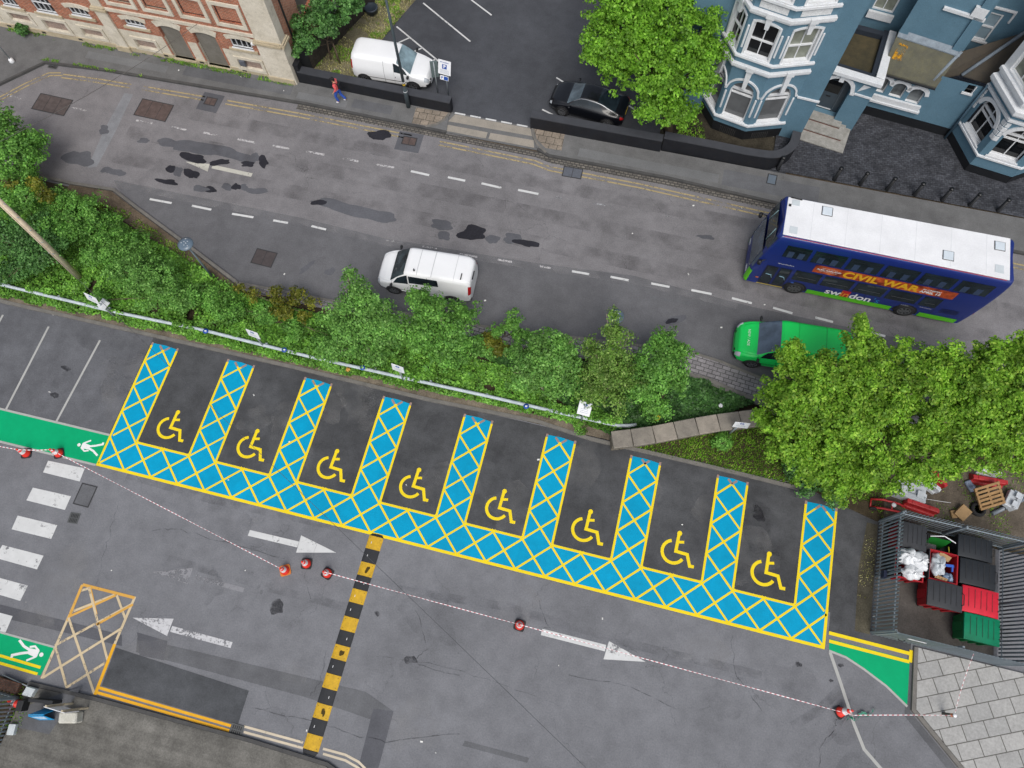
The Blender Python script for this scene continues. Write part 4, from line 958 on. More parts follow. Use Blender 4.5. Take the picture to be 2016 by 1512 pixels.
def blue_house():
    t = thing('blue_house', 'blue rendered house with white bay windows, porch and mossy lean-to roof', 'house', (27, 26, 0))
    P = [(22.35, 24.9), (23.12, 23.74), (24.86, 23.36), (26.72, 24.03), (27.76, 23.95)]
    H = 11.5
    main = MB()
    WF = [Wall(P[i], P[i + 1]) for i in range(3)]
    specs = []
    plinth = MB(); rev = MB()
    for i, w in enumerate(WF):
        l = w.len; c = l / 2; hw = min(.62, l * .335)
        g = (c - hw, c + hw, 1.28, 3.75, hw * .98); f = (c - hw, c + hw, 5.42, 7.4, .12); s = (c - hw, c + hw, 8.72, 10.6, .12)
        specs.append((w, g, f, s)); rev = MB(); w.face(main, 0, l, .72, H, [g, f, s], .2, rev=rev); build(rev, 'window_reveals', whitep, t)
        w.face(plinth, -.02, l + .02, -.05, .72, [], 0, d=-.03)
    mw = Wall(P[3], P[4]); mw.face(main, 0, mw.len, .0, H, [], 0)
    el = Wall(P[4], (28.2, 25.7)); el.face(main, 0, el.len, 0, H, [], 0)
    lw = Wall((20.6, 25.0), P[0]); lw.face(main, 0, lw.len, 0, H, [], 0)
    lw2 = Wall((20.6, 34), (20.6, 25.0)); lw2.face(main, 0, lw2.len, 0, H, [], 0)
    rw = Wall((28.2, 25.7), (29.3, 34)); rw.face(main, 0, rw.len, 3.3, H, [], 0)
    build(main, 'front_wall', bluew, t); build(plinth, 'plinth', blackp, t)
    m = MB().prism([(20.3, 24.8), P[0], (23.0, 23.6), (24.9, 23.2), (26.8, 23.9), (28.3, 25.8), (29.5, 34), (20.3, 34)], H + .01, H + .3); build(m, 'roof', M['kerbd'], t)
    # courses running round the bay
    def course(z0, z1, d, name, mat=whitep, lip=None):
        m = MB()
        pts = [P[0], P[1], P[2], P[3]]
        off = []
        for i, p in enumerate(pts):
            a = WF[max(i - 1, 0)].n; b = WF[min(i, 2)].n; q = a + b; q = q / (np.linalg.norm(q) ** 2) * 2; off.append((p[0] + q[0] * d, p[1] + q[1] * d))
        m.prism(pts + off[::-1], z0, z1); build(m, name, mat, t, bevel=.012)
    for z0, z1, d in ((1.13, 1.25, .12), (4.62, 4.72, .1), (4.74, 4.9, .17), (5.25, 5.38, .13), (7.72, 7.84, .1), (7.86, 8.03, .18), (8.52, 8.66, .13), (11.0, 11.3, .2)): course(z0, z1, d, 'moulded_course')
    gl = [(gblind, gdark, gdark), (gblind, gdark, gcurt), (gblind, gcurt, gcurt)]
    for i, (w, g, f, s) in enumerate(specs):
        for k, h in enumerate((g, f, s)):
            sash(w, t, *h[:4], h[4], gl[i][k], mull=(k > 0 or False), meet=(.86, .48, .5)[k])
            m = MB(); w.box(m, h[0] - .1, h[1] + .1, h[2] - .13, h[2], -.19, .1); w.box(m, h[0] - .05, h[1] + .05, h[2], h[2] + .04, -.19, .02); build(m, 'window_sill', whitep, t)
            if k == 0:
                m = MB(); W_ = w; arc = w.arc(h[0] - .2, h[1] + .2, h[3] + .2, (h[1] - h[0]) / 2 + .2, 16)
                w.band(m, [(arc[0][0] - .12, arc[0][1] - .0), ] + arc + [(arc[-1][0] + .12, arc[-1][1])], .09, -.005, .07); build(m, 'hood_mould', whitep, t)
            else:
                m = MB(); w.band(m, w.arc(h[0] - .06, h[1] + .06, h[3] + .02, .13), .1, -.005, .05); w.box(m, h[0] - .1, h[0], h[2], h[3] - .1, -.004, .03); w.box(m, h[1], h[1] + .1, h[2], h[3] - .1, -.004, .03); build(m, 'window_surround', whitep, t)
            if k < 2:
                c = (h[0] + h[1]) / 2; m = MB(); zt = (4.74, 7.86)[k]
                m.extr([w.at(c - .09, h[3] - .22, .0), w.at(c + .09, h[3] - .22, .0), w.at(c + .15, zt, .0), w.at(c - .15, zt, .0)], np.append(w.n * .16, 0)); w.box(m, c - .19, c + .19, zt - .05, zt + .2, .1, .24); build(m, 'keystone', whitep, t)
                for e in (-1, 1):
                    cc = c + e * (h[1] - h[0] + .36) / 2 * 1.02
                    if .06 < cc < w.len - .06:
                        m = MB(); z_0, z_1 = ((1.75, 3.0), (5.75, 7.05))[k]; w.box(m, cc - .05, cc + .05, z_0, z_1, -.01, .045); build(m, 'pilaster_strip', whitep, t, bevel=.03)
            if k == 1:
                m = MB(); w.box(m, h[0] - .05, h[1] + .05, 8.1, 8.42, -.01, .03); build(m, 'carved_panel', stone('carved_stone', A(236, 238, 238), A(200, 202, 204), scale=14, stain=A(186, 188, 188)), t)
    m = MB(); mw.box(m, 0, mw.len + .06, 3.0, 3.1, -.01, .07); build(m, 'moulded_course', whitep, t)
    # basement gratings behind the garden wall
    for i in (1, 2):
        m = MB()
        for k in range(9): WF[i].box(m, .45 + .1 * k, .49 + .1 * k, .08, .5, -.03, .0)
        build(m, 'basement_grille', plain('grey_bars', A(70, 70, 70), var=.3), t)
    # ---- porch
    D = Wall((28.1, 25.62), (29.45, 25.4)); ang = D.u
    m = MB(); D.face(m, -.1, 2.4, 0, 3.5, [(.02, 1.3, .5, 3.2, .62)], .5); build(m, 'porch_wall', bluew, t)
    m = MB(); D.box(m, .02, 1.3, .5, 3.2, -.55, -.5); d = build(m, 'front_door', plain('grey_door_paint', A(70, 82, 92), rough=.4), t)
    m = MB(); D.box(m, .12, .92, 1.7, 2.5, -.5, -.485); build(m, 'door_glass', gdark, d)
    m = MB(); D.box(m, .06, 1.26, 2.6, 3.1, -.5, -.485); build(m, 'fanlight', gdark, d)
    m = MB(); D.box(m, .4, .62, 1.4, 1.46, -.5, -.47); build(m, 'letter_slot', blackp, d)
    m = MB(); D.box(m, 1.0, 1.04, .5, 2.6, -.5, -.46); build(m, 'side_post', plain('pale_grey_door', A(96, 106, 114), rough=.4), d)
    m = MB(); D.box(m, .1, .95, .58, .62, -.5, -.47); build(m, 'threshold', sashw, d)
    m = MB(); D.band(m, D.arc(-.02, 1.34, 3.24, .66, 14), .18, -.005, .09); D.box(m, .55, .77, 3.1, 3.52, .0, .16); D.box(m, 1.34, 1.55, 2.45, 2.6, -.005, .1); build(m, 'porch_arch', whitep, t)
    m = MB(); m.extr([D.at(1.62, 2.72, 0), D.at(2.1, 3.2, 0), D.at(1.75, 3.22, 0)], np.append(D.n * .03, 0)); D.box(m, 1.35, 2.42, 2.5, 2.6, -.004, .06); build(m, 'spandrel_panel', whitep, t)
    m = MB().prism([(27.95, 25.4), (30.55, 24.98), (30.62, 25.35), (28.0, 25.8)], 3.5, 3.72); m.prism([(30.2, 25.5), (30.62, 25.35), (31.0, 28.6), (30.65, 28.65)], 3.52, 3.74); build(m, 'porch_parapet', whitep, t, bevel=.02)
    m = MB().prism([(28.15, 25.85), (30.15, 25.52), (30.6, 28.6), (28.5, 28.8)], 3.3, 3.35); build(m, 'porch_roof', stone('mossy_flat_roof', A(92, 82, 58), A(58, 56, 44), scale=1.2, stain=A(40, 38, 32)), t)
    m = MB().prism([(28.2, 25.75), (30.25, 25.42), (30.27, 25.7), (28.25, 26.05)], 3.36, 3.62); m.prism([(30.0, 25.75), (30.25, 25.72), (30.68, 28.7), (30.42, 28.72)], 3.36, 3.625); m.prism([(28.6, 28.5), (30.4, 28.3), (30.44, 28.6), (28.64, 28.8)], 3.36, 3.63); build(m, 'roof_coping', plain('blue_black_coping', A(44, 52, 64), rough=.6, var=.2), t)
    # ---- steps
    st = stone('step_slabs', A(178, 176, 170), A(140, 138, 132), scale=3.2, stain=A(112, 108, 102), amt=.5)
    rb = plain('red_step_edge', A(128, 78, 66), var=.3)
    for k, (zz, back) in enumerate(((.2, 0), (.36, .62), (.52, 1.2))):
        a = D.u; nn = D.n; o = np.array([27.8, 24.02]) - nn * back * 1.05; w_ = 2.36 - .3 * k; dd = 1.75 - back * 1.0
        q = [o, o + a * w_, o + a * w_ - nn * dd, o - nn * dd]
        m = MB().prism([tuple(x) for x in q], .1, zz - .06); s_ = build(m, 'door_step', rb, t)
        o2 = o + nn * .03; q = [o2, o2 + a * (w_ + .02), o2 + a * (w_ + .02) - nn * (dd + .03), o2 - nn * (dd + .03)]
        m = MB().prism([tuple(x) for x in q], zz - .06, zz); build(m, 'tread', st, s_)
    # ---- lean-to link with three arched lights
    K = Wall((30.4, 26.62), (35.35, 26.02)); o = 30.4
    hs = [(.32, .92, 1.78, 2.72, .3), (1.22, 1.84, 1.74, 2.66, .31), (2.1, 2.76, 1.66, 2.6, .33)]
    m = MB(); rev = MB(); K.face(m, 0, K.len, .68, 3.1, hs, .16, rev=rev); K.face(m, 2.98, K.len, 3.1, 3.7, [(4.3, 4.68, 3.15, 3.62)], .1); build(m, 'link_wall', bluew, t); build(rev, 'link_reveals', whitep, t)
    m = MB(); K.face(m, -.05, K.len, 0, .68, [], 0, d=.02); build(m, 'link_plinth', blackp, t)
    m = MB()
    for h in hs: K.band(m, K.arc(h[0] - .06, h[1] + .06, h[3] + .05, h[4] + .03, 12), .2, -.005, .08)
    build(m, 'triple_arch', whitep, t)
    for h in hs:
        w = MB(); K.box(w, h[0], h[1], h[2], h[3], -.19, -.16); w = build(w, 'window', glass('grey_glass', A(96, 100, 102), rough=.1, var=.5), t)
        m = MB(); K.box(m, h[0], h[0] + .035, h[2], h[3] - .3, -.16, -.12); K.box(m, h[1] - .035, h[1], h[2], h[3] - .3, -.16, -.12); build(m, 'frame', sashw, w)
    m = MB(); K.box(m, .12, 2.98, 1.2, 1.62, -.004, .12); K.box(m, .05, 3.06, 1.18, 1.3, -.004, .17); build(m, 'window_sill', whitep, t)
    w = MB(); K.box(w, 4.3, 4.68, 3.15, 3.62, -.14, -.1); w = build(w, 'window', gdark, t); m = MB(); K.box(m, 4.22, 4.74, 3.05, 3.15, -.1, .08); K.box(m, 4.66, 4.71, 3.15, 3.62, -.1, .03); build(m, 'frame', sashw, w)
    slate = stone('mossy_slates', A(108, 106, 88), A(84, 84, 76), scale=1.6, stain=A(120, 112, 60), amt=.35)
    slate2 = stone('brown_slates', A(84, 76, 66), A(70, 66, 60), scale=1.8, stain=A(96, 92, 60), amt=.3)
    lead = stone('lead_flashing', A(150, 162, 172), A(122, 132, 142), scale=4, stain=A(170, 176, 180))
    E0 = (30.6, 26.4, 3.14); E1 = (33.32, 26.0, 3.14); T0 = (30.75, 27.68, 4.5); T1 = (33.75, 27.06, 4.5)
    m = MB().extr([E0, E1, T1, T0], (0, 0, .07)); rf = build(m, 'lean_to_roof', slate, t)
    m = MB().extr([E0, E1, (E1[0], E1[1] - .07, 3.12), (E0[0], E0[1] - .07, 3.12)], (0, 0, -.06)); build(m, 'gutter', blackp, rf)
    m = MB().extr([(T0[0], T0[1] - .2, 4.4), (T1[0], T1[1] - .2, 4.4), (T1[0], T1[1] + .05, 4.6), (T0[0], T0[1] + .05, 4.6)], (0, 0, .06)); build(m, 'flashing', lead, rf)
    m = MB().poly([(30.95, 26.55, 3.46), (31.3, 26.6, 3.52), (31.35, 27.0, 3.85), (31.05, 27.1, 3.92)]); 
    lich = paint('orange_lichen', A(206, 150, 36), wear=.62, wscale=4)
    m = MB().extr([(30.85, 26.8, 3.72), (31.35, 26.72, 3.72), (31.4, 27.2, 4.235), (30.95, 27.3, 4.265)], (0, 0, .004)); build(m, 'lichen', lich, rf)
    R2 = (36.11, 27.79, 5.5)
    m = MB().extr([(33.1, 26.3, 3.3), (34.33, 26.7, 3.55), R2, T1], (0, 0, .06)); rr = build(m, 'valley_roof', slate2, t)
    m = MB().extr([(34.33, 26.6, 3.56), (35.85, 26.15, 3.72), (36.9, 27.3, 5.2), R2], (0, 0, .065)); build(m, 'side_slope', slate2, rr)
    for a, b in (((33.08, 26.25, 3.36), (33.76, 27.05, 4.6)), ((34.3, 26.6, 3.64), (36.11, 27.77, 5.6))):
        m = MB().tube([a, b], .09, 6); build(m, 'ridge_flashing', lead, rr)
    # ---- rear walls rising above
    B = Wall((29.0, 29.3), (37.5, 28.2)); hb = [(.45, 1.5, 4.25, 6.4)]
    m = MB(); B.face(m, 0, B.len, 3.2, 11.5, hb, .15); build(m, 'rear_wall', bluew, t)
    w = sash(B, t, .45, 1.5, 4.25, 6.4, 0, gcurt, depth=.15); m = MB(); B.box(m, .35, 1.62, 3.85, 4.23, -.1, .14); build(m, 'window_sill', whitep, t)
    B2 = Wall((30.78, 27.74), (33.85, 27.1)); m = MB(); B2.face(m, 0, B2.len, 4.3, 11.5, [], 0); m2 = MB()
    for a in (0.0, 2.6): B2.box(m, a, a + .42, 4.5, 11.5, 0, .12)
    build(m, 'chimney_breast', bluew, t)
    m = MB(); B2.box(m, 1.2, 3.1, 6.35, 6.5, -.01, .12); B2.box(m, 2.4, 3.0, 6.5, 7.0, -.01, .16); build(m, 'moulded_course', whitep, t)
    B3 = Wall((33.2, 28.47), (38.5, 27.75)); hb = (.7, 1.78, 4.34, 5.9); m = MB(); B3.face(m, 0, B3.len, 3.6, 11.5, [hb], .1); build(m, 'rear_wall', bluew, t)
    sash(B3, t, *hb, 0, gfrost, mull=False, depth=.08); m = MB(); B3.box(m, .58, 1.9, 4.24, 4.34, -.05, .08); build(m, 'window_sill', whitep, t); m = MB(); B3.box(m, .3, 2.2, 6.15, 6.26, -.01, .09); B3.box(m, .3, .4, 5.6, 6.15, -.01, .085); B3.box(m, 2.1, 2.2, 5.6, 6.15, -.01, .085); build(m, 'label_mould', whitep, t, bevel=.02)
    return t
bh = blue_house()

def blue_house_two():
    t = thing('blue_house', 'blue house end with a white trimmed stone bay behind the last bollards', 'house', (38, 26, 0))
    P = [(35.42, 26.0), (36.42, 24.02), (38.52, 23.68), (40.3, 24.9)]
    F = [Wall(P[i], P[i + 1]) for i in range(3)]
    main = MB(); rev = MB(); pl = MB(); H = 11.5
    for w in F:
        c = w.len / 2; hw = min(.72, w.len * .33)
        h = (c - hw, c + hw, 1.55, 3.62, hw * .9); h2 = (c - hw, c + hw, 5.3, 7.3, .1); w.face(main, 0, w.len, .62, 4.6, [h], .3, rev=rev); ub = MB(); w.face(ub, 0, w.len, 4.6, H, [h2], .2); build(ub, 'upper_bay_wall', whitep, t)
        w.face(pl, -.02, w.len + .02, 0, .62, [], 0, d=.02)
    build(main, 'bay_wall', bluew, t); build(pl, 'plinth', blackp, t)
    for z0, z1, d in ((1.32, 1.44, .1), (3.9, 4.05, .12), (4.35, 4.5, .2), (4.5, 4.75, .3), (5.0, 5.2, .16)):
        m = MB(); off = []
        for i, p in enumerate(P):
            a = F[max(i - 1, 0)].n; b = F[min(i, 2)].n; q = a + b; q = q / (np.linalg.norm(q) ** 2) * 2; off.append((p[0] + q[0] * d, p[1] + q[1] * d))
        m.prism(P + off[::-1], z0, z1); build(m, 'moulded_course', whitep, t, bevel=.015)
    for w in F:
        c = w.len / 2; hw = min(.72, w.len * .33)
        sash(w, t, c - hw, c + hw, 1.55, 3.62, hw * .9, gdark, depth=.28, meet=.8); sash(w, t, c - hw, c + hw, 5.3, 7.3, .1, gcurt, depth=.2)
        m = MB(); w.box(m, c - hw - .08, c + hw + .08, 1.44, 1.56, -.27, .06); build(m, 'window_sill', whitep, t)
        m = MB(); w.band(m, w.arc(c - hw - .03, c + hw + .03, 3.65, hw * .92, 14), .2, -.004, .07); build(m, 'arch_mould', whitep, t)
        for e in (0, 1):
            m = MB(); a = e * (w.len - .22)
            for k in range(4): w.box(m, a - .03 * (k % 2) * (1 if e else -1), a + .22, 2.55 + .32 * k, 2.8 + .32 * k, -.004, .05)
            build(m, 'quoin', whitep, t)
    m = MB()
    for q in ((40.3, 24.9), (42, 24.6)): pass
    e = Wall(P[3], (46, 24.2)); e.face(m, 0, e.len, 0, H, [], 0); build(m, 'side_wall', bluew, t)
    m = MB().prism([(35.2, 25.9), (36.3, 23.8), (38.6, 23.4), (40.4, 24.7), (46, 24), (46, 34), (36.5, 34)], H + .01, H + .3); build(m, 'roof', M['kerbd'], t)
    m = MB().tube([(35.34, 25.85, 0), (35.36, 25.85, 4.0)], .06, 8); build(m, 'downpipe', plain('blue_pipe', A(84, 112, 130)), t)
blue_house_two()

# ---- black garden walls along the far pavement
cop = plain('charcoal_coping', A(70, 72, 78), rough=.7, var=.25, scale=2)
wallb = stone('black_wall_paint', A(38, 40, 46), A(30, 31, 36), scale=1.5, rough=.6, stain=A(70, 62, 54), amt=.3)
def gwall(pts, h, w, label, sect=None):
    c = pts[len(pts) // 2]
    t = thing('garden_wall', label, 'wall', (c[0], c[1], 0), 0, 'black garden walls')
    build(MB().wallstrip(pts, w, 0, h), 'wall_face', wallb, t)
    build(MB().wallstrip(pts, w + .05, h + .001, h + .06), 'coping', cop, t)
    return t
g1 = gwall([(.3, 21.83), (9.12, 21.68)], .86, .42, 'straight black garden wall in front of the parked white van')
m = MB().box(.02, .42, 21.66, 22.1, 0, 1.3).box(-.02, .46, 21.62, 22.14, 1.3, 1.38); build(m, 'end_pier', wallb, g1)
gwall([(13.6, 21.68), (20.7, 21.72)], .95, .4, 'black garden wall below the black car and the big maple')
cv = [(20.75, 21.92), (23.4, 21.9), (25.0, 21.86), (25.9, 21.9)] + [(26.0 + 1.42 * math.sin(rad(a)), 23.33 - 1.42 * math.cos(rad(a))) for a in range(8, 91, 9)] + [(27.45, 23.7)]
gwall(cv, .98, .4, 'black garden wall curving round below the blue bay window')
struct(up(MB().poly([(20.5, 22.1), (25.8, 22.1), (27, 22.6), (27.2, 23.9), (26.6, 24.2), (20.5, 25.4)], .03)), 'front_garden', asphalt('dark_garden_soil', A(58, 54, 46), speck=.5, blotch=.5))
# stepping slabs in the little garden
for (x, y, r, lab) in ((23.2, 22.5, .4, 'square grey slab lying in the garden left of the basement grille'), (25.9, 22.45, .1, 'pale slab lying in the garden inside the curved wall')):
    solo(MB().obox((x, y, .075), (.42 * math.cos(r), .42 * math.sin(r), 0), (-.3 * math.sin(r), .3 * math.cos(r), 0), (0, 0, .04)), 'paving_slab', M['kerb'], lab, 'slab')
# ---- timber fence and black screen beside the brick building
wood = stone('black_brown_timber', A(82, 76, 68), A(58, 54, 50), scale=5, stain=A(40, 38, 36))
t = thing('timber_fence', 'dark close boarded timber fence running back beside the grass verge', 'fence', (1.4, 25.3, 0))
F0 = np.array([.6, 22.75]); F1 = np.array([3.1, 30.2]); d = F1 - F0; Lf = np.hypot(*d); u = d / Lf; nn = np.array([u[1], -u[0]])
m = MB(); k = 0; s = 0.0
while s < Lf:
    w_ = .12; c = F0 + u * (s + w_ / 2); hh = 1.75 + R0.uniform(-.03, .03)
    m.obox((c[0] + nn[0] * .012 * (k % 2), c[1] + nn[1] * .012 * (k % 2), hh / 2), (u[0] * w_ / 2 * .94, u[1] * w_ / 2 * .94, 0), (nn[0] * .012, nn[1] * .012, 0), (0, 0, hh / 2)); s += w_; k += 1
build(m, 'boards', wood, t)
for q in range(4):
    c = F0 + u * Lf * q / 3 - nn * .07; m = MB().box(c[0] - .05, c[0] + .05, c[1] - .05, c[1] + .05, 0, 1.85); build(m, 'post', wood, t)
m = MB()
for zz in (.4, 1.4):
    a = F0 - nn * .04; b = F1 - nn * .04; m.tube([(a[0], a[1], zz), (b[0], b[1], zz)], .04, 4)
build(m, 'rails', wood, t)
m = MB().obox((.15, 22.35, .85), (.45, .38, 0), (-.012, .014, 0), (0, 0, .85)); t = solo(m, 'screen_panel', plain('black_screen', A(40, 42, 44), rough=.7), 'plain black fence panel between the stone corner pier and the timber fence', 'fence panel')
# ---- stone wall end near the parking bays
w0 = [G(1222, 858, .9), G(1240, 870, .9)]
t = thing('stone_wall', 'low weathered stone wall end with wide coping beside the grass', 'wall', (22.8, 5.9, 0))
wst = stone('weathered_wall_stone', A(152, 145, 134), A(126, 120, 112), scale=2.4, stain=A(84, 78, 68), amt=.6)
wst2 = stone('coping_stone', A(166, 157, 145), A(138, 131, 121), scale=2.2, stain=A(100, 92, 82), amt=.5)
pts = [(21.3, 4.98), (22.7, 5.5), (25.4, 6.75), (29.5, 8.35)]
build(MB().wallstrip(pts, .5, 0, .78), 'wall_core', brick('rubble_courses', A(140, 132, 118), A(116, 108, 96), A(96, 90, 80), 'x', bw=.5, bh=.2, ms=.02), t)
q = np.array(pts)
sp = [0, .9, 1.9, 2.9, 3.9, 4.9, 5.9, 7.0, 8.8]
seg = np.hypot(*(q[1:] - q[:-1]).T); cum = np.concatenate([[0], np.cumsum(seg)])
def along(s):
    i = min(np.searchsorted(cum, s, 'right') - 1, len(seg) - 1); return q[i] + (q[i + 1] - q[i]) * (s - cum[i]) / seg[i]
for a, b in zip(sp[:-1], sp[1:]):
    build(MB().wallstrip([tuple(along(a + .012)), tuple(along(min(b, cum[-1]) - .012))], .8, .78, .93), 'coping_block', wst2 if int(a * 3) % 2 else wst, t, bevel=.03)
# ------------------------------------------------------------------ vehicles
class Loft:
    """body skin through half rings (points from bottom centre to top centre); x is the length axis, nose at +x"""
    def __init__(s, rings): s.R = np.array(rings, float)      # (n, k, 3)
    @staticmethod
    def cr(P, t):
        n = len(P); t = min(max(t, 0), n - 1 - 1e-9); i = int(t); f = t - i
        p0, p1, p2, p3 = P[max(i - 1, 0)], P[i], P[i + 1], P[min(i + 2, n - 1)]
        a = p1 + f * (p2 - p1)
        c = .5 * (2 * p1 + (p2 - p0) * f + (2 * p0 - 5 * p1 + 4 * p2 - p3) * f * f + (3 * p1 - p0 - 3 * p2 + p3) * f ** 3)
        return .35 * a + .65 * c
    def S(s, u, v):
        ring = np.array([s.cr(s.R[:, j], u) for j in range(s.R.shape[1])]); return s.cr(ring, v)
    def grid(s, us, vs): 
        out = []
        for u in us:
            ring = np.array([s.cr(s.R[:, j], u) for j in range(s.R.shape[1])]); out.append([s.cr(ring, v) for v in vs])
        return np.array(out)
    def body(s, mb, nu=60, nv=30):
        n, k = s.R.shape[:2]; us = np.linspace(0, n - 1, nu); vs = np.linspace(0, k - 1, nv)
        g = s.grid(us, vs)
        for sg in (1, -1):
            V = (g * np.array([1, sg, 1])).reshape(-1, 3); F = []
            for i in range(nu - 1):
                for j in range(nv - 1):
                    q = (i * nv + j, (i + 1) * nv + j, (i + 1) * nv + j + 1, i * nv + j + 1); F.append(q if sg > 0 else q[::-1])
            mb.add(V, F, True)
        for e in (0, nu - 1):
            ring = g[e]; full = list(ring) + [p * np.array([1, -1, 1]) for p in ring[::-1]]
            mb.add(full, [tuple(range(len(full)))])
        return mb
    def patch(s, mb, u0, u1, v0, v1, off=.008, sides=(1, -1), nu=8, nv=6, cut=None):
        """a panel riding on the skin; cut trims its corner: list of (u,v) outline otherwise a rectangle"""
        for sg in sides:
            if cut is None:
                us = np.linspace(u0, u1, nu); vs = np.linspace(v0, v1, nv); P = [[(u, v) for v in vs] for u in us]
            else:  # cut: function t -> (u,v) start/end rows; four corners (u,v)
                (a, b, c, d) = cut; P = []
                for i in range(nu):
                    f = i / (nu - 1); lo = (a[0] + (b[0] - a[0]) * f, a[1] + (b[1] - a[1]) * f); hi = (d[0] + (c[0] - d[0]) * f, d[1] + (c[1] - d[1]) * f)
                    P.append([(lo[0] + (hi[0] - lo[0]) * k / (nv - 1), lo[1] + (hi[1] - lo[1]) * k / (nv - 1)) for k in range(nv)])
            V = []
            for row in P:
                for u, v in row:
                    p = s.S(u, v); e = .03
                    du = s.S(u + e, v) - s.S(u - e, v); dv = s.S(u, v + e) - s.S(u, v - e); n = np.cross(du, dv); n /= (np.linalg.norm(n) + 1e-9)
                    c = s.S(u, (s.R.shape[1] - 1) * .5) * np.array([1, 0, 1])
                    if n @ (p - np.array([p[0], 0, .8])) < 0: n = -n
                    q = p + n * off; V.append(q * np.array([1, sg, 1]))
            m = len(P[0]); F = [(i * m + j, (i + 1) * m + j, (i + 1) * m + j + 1, i * m + j + 1) for i in range(len(P) - 1) for j in range(m - 1)]
            mb.add(V, [q if sg > 0 else q[::-1] for q in F], True)
        return mb
rubber = plain('tyre_rubber', A(36, 36, 38), rough=.85, var=.2)
alloy = plain('alloy_grey', A(150, 152, 156), rough=.35, metal=.7)
blacktrim = plain('black_plastic_trim', A(34, 35, 38), rough=.55, var=.15)
vglass = glass('vehicle_glass', A(34, 44, 50), rough=.03, var=.35)
lampglass = plain('headlamp_glass', A(206, 212, 218), rough=.08, var=.2)
redlamp = plain('rear_lamp_red', A(190, 30, 34), rough=.15, var=.2)
amberlamp = plain('indicator_amber', A(230, 120, 40), rough=.2)
wplate = plain('number_plate_white', A(230, 230, 226), rough=.5)
screeng = glass('van_screen_glass', A(50, 60, 64), rough=.04, var=.7)
screenb = glass('blue_screen_glass', A(84, 98, 114), rough=.04, var=.3)
def wheel(parent, x, y, r, w, spokes=6, rim=alloy):
    m = MB(); sg = 1 if y > 0 else -1
    m.lathe((x, y - sg * w / 2, r), [(r * .6, -w / 2), (r * .96, -w / 2), (r, -w / 2 + .03), (r, w / 2 - .03), (r * .96, w / 2), (r * .62, w / 2)], 22, axis='y', caps=False)
    t = build(m, 'wheel', rubber, parent, world=False)
    m = MB(); m.lathe((x, y - sg * w / 2, r), [(0.0, sg * w * .49), (r * .2, sg * w * .5), (r * .22, sg * w * .46)], 12, axis='y')
    for k in range(spokes):
        a = 2 * PI * k / spokes; c, s_ = math.cos(a), math.sin(a)
        m.obox((x + c * r * .36, y - sg * w / 2 + sg * (w * .5 - .008), r + s_ * r * .36), (c * r * .27, 0, s_ * r * .27), (-s_ * r * .07, 0, c * r * .07), (0, .012, 0))
    m.lathe((x, y - sg * w / 2, r), [(r * .56, sg * w * .46), (r * .64, sg * w * .53), (r * .66, sg * w * .5)], 22, axis='y', caps=False)
    build(m, 'rim', rim, t, world=False)
    m = MB().lathe((x, y - sg * w / 2, r), [(0.0, sg * (w * .5 - .02)), (r * .63, sg * (w * .5 - .02))], 18, axis='y'); build(m, 'brake_disc', blacktrim, t, world=False)
def arch(parent, lo, x, r, y, mat=blacktrim):
    """dark wheel opening standing just proud of the body side"""
    for sg in (1, -1):
        m = MB(); P = [(x + r * math.cos(a * PI / 16), sg * y, r * .82 + r * math.sin(a * PI / 16)) for a in range(-1, 18)]
        m.extr(P, (0, -sg * .1, 0)); build(m, 'wheel_arch', mat, parent, world=False)

def van_rings(Lg, W, Hh, hood, ws, nose_h=.62, belt=1.05, tum=.1, rear_round=.1, hood_end=None):
    """half rings from tail (x=-L/2) to nose (+L/2)"""
    R = []; h = W / 2; x0 = -Lg / 2
    def ring(x, w, top, bl, roofw, zb=.24, rr=.14):
        return [(x, 0, zb), (x, w * .8, zb), (x, w * .98, zb + .1), (x, w, zb + .28), (x, w * .995, bl), (x, (w * .98 * .35 + roofw * .65), bl + (top - bl) * .62), (x, roofw, top - rr), (x, roofw - rr * .9, top - .015), (x, roofw * .5, top + .012), (x, 0, top + .02)]
    rw = h - tum
    R.append(ring(x0, h * .8, Hh - .34, belt, rw * .74, .36, .14))
    R.append(ring(x0 + .06, h * .93, Hh - .14, belt, rw * .88, .3, .14))
    R.append(ring(x0 + .3, h * .99, Hh - .03, belt, rw * .98, .24, .13))
    R.append(ring(x0 + .9, h, Hh, belt, rw))
    R.append(ring(x0 + Lg * .42, h, Hh, belt, rw))
    R.append(ring(ws[1] - .25, h, Hh, belt, rw))
    R.append(ring(ws[1], h, Hh - .035, belt, rw * .985))
    m = (ws[0] + ws[1]) / 2
    R.append(ring(m, h, Hh * .52 + hood * .48, belt - .02, rw * .96 + .03, rr=.08))
    R.append(ring(ws[0], h * .985, hood + .03, min(belt - .04, hood - .08), h * .86, rr=.06))
    x1 = Lg / 2
    R.append(ring(ws[0] * .5 + x1 * .5 - .06, h * .95, hood - .05, hood - .2, h * .8, rr=.06))
    R.append(ring(x1 - .16, h * .86, hood - .17, hood - .33, h * .68, rr=.08))
    R.append(ring(x1 - .03, h * .7, nose_h + .05, nose_h - .08, h * .55, .26, .06))
    R.append(ring(x1, h * .55, nose_h - .1, nose_h - .2, h * .45, .3, .04))
    return R

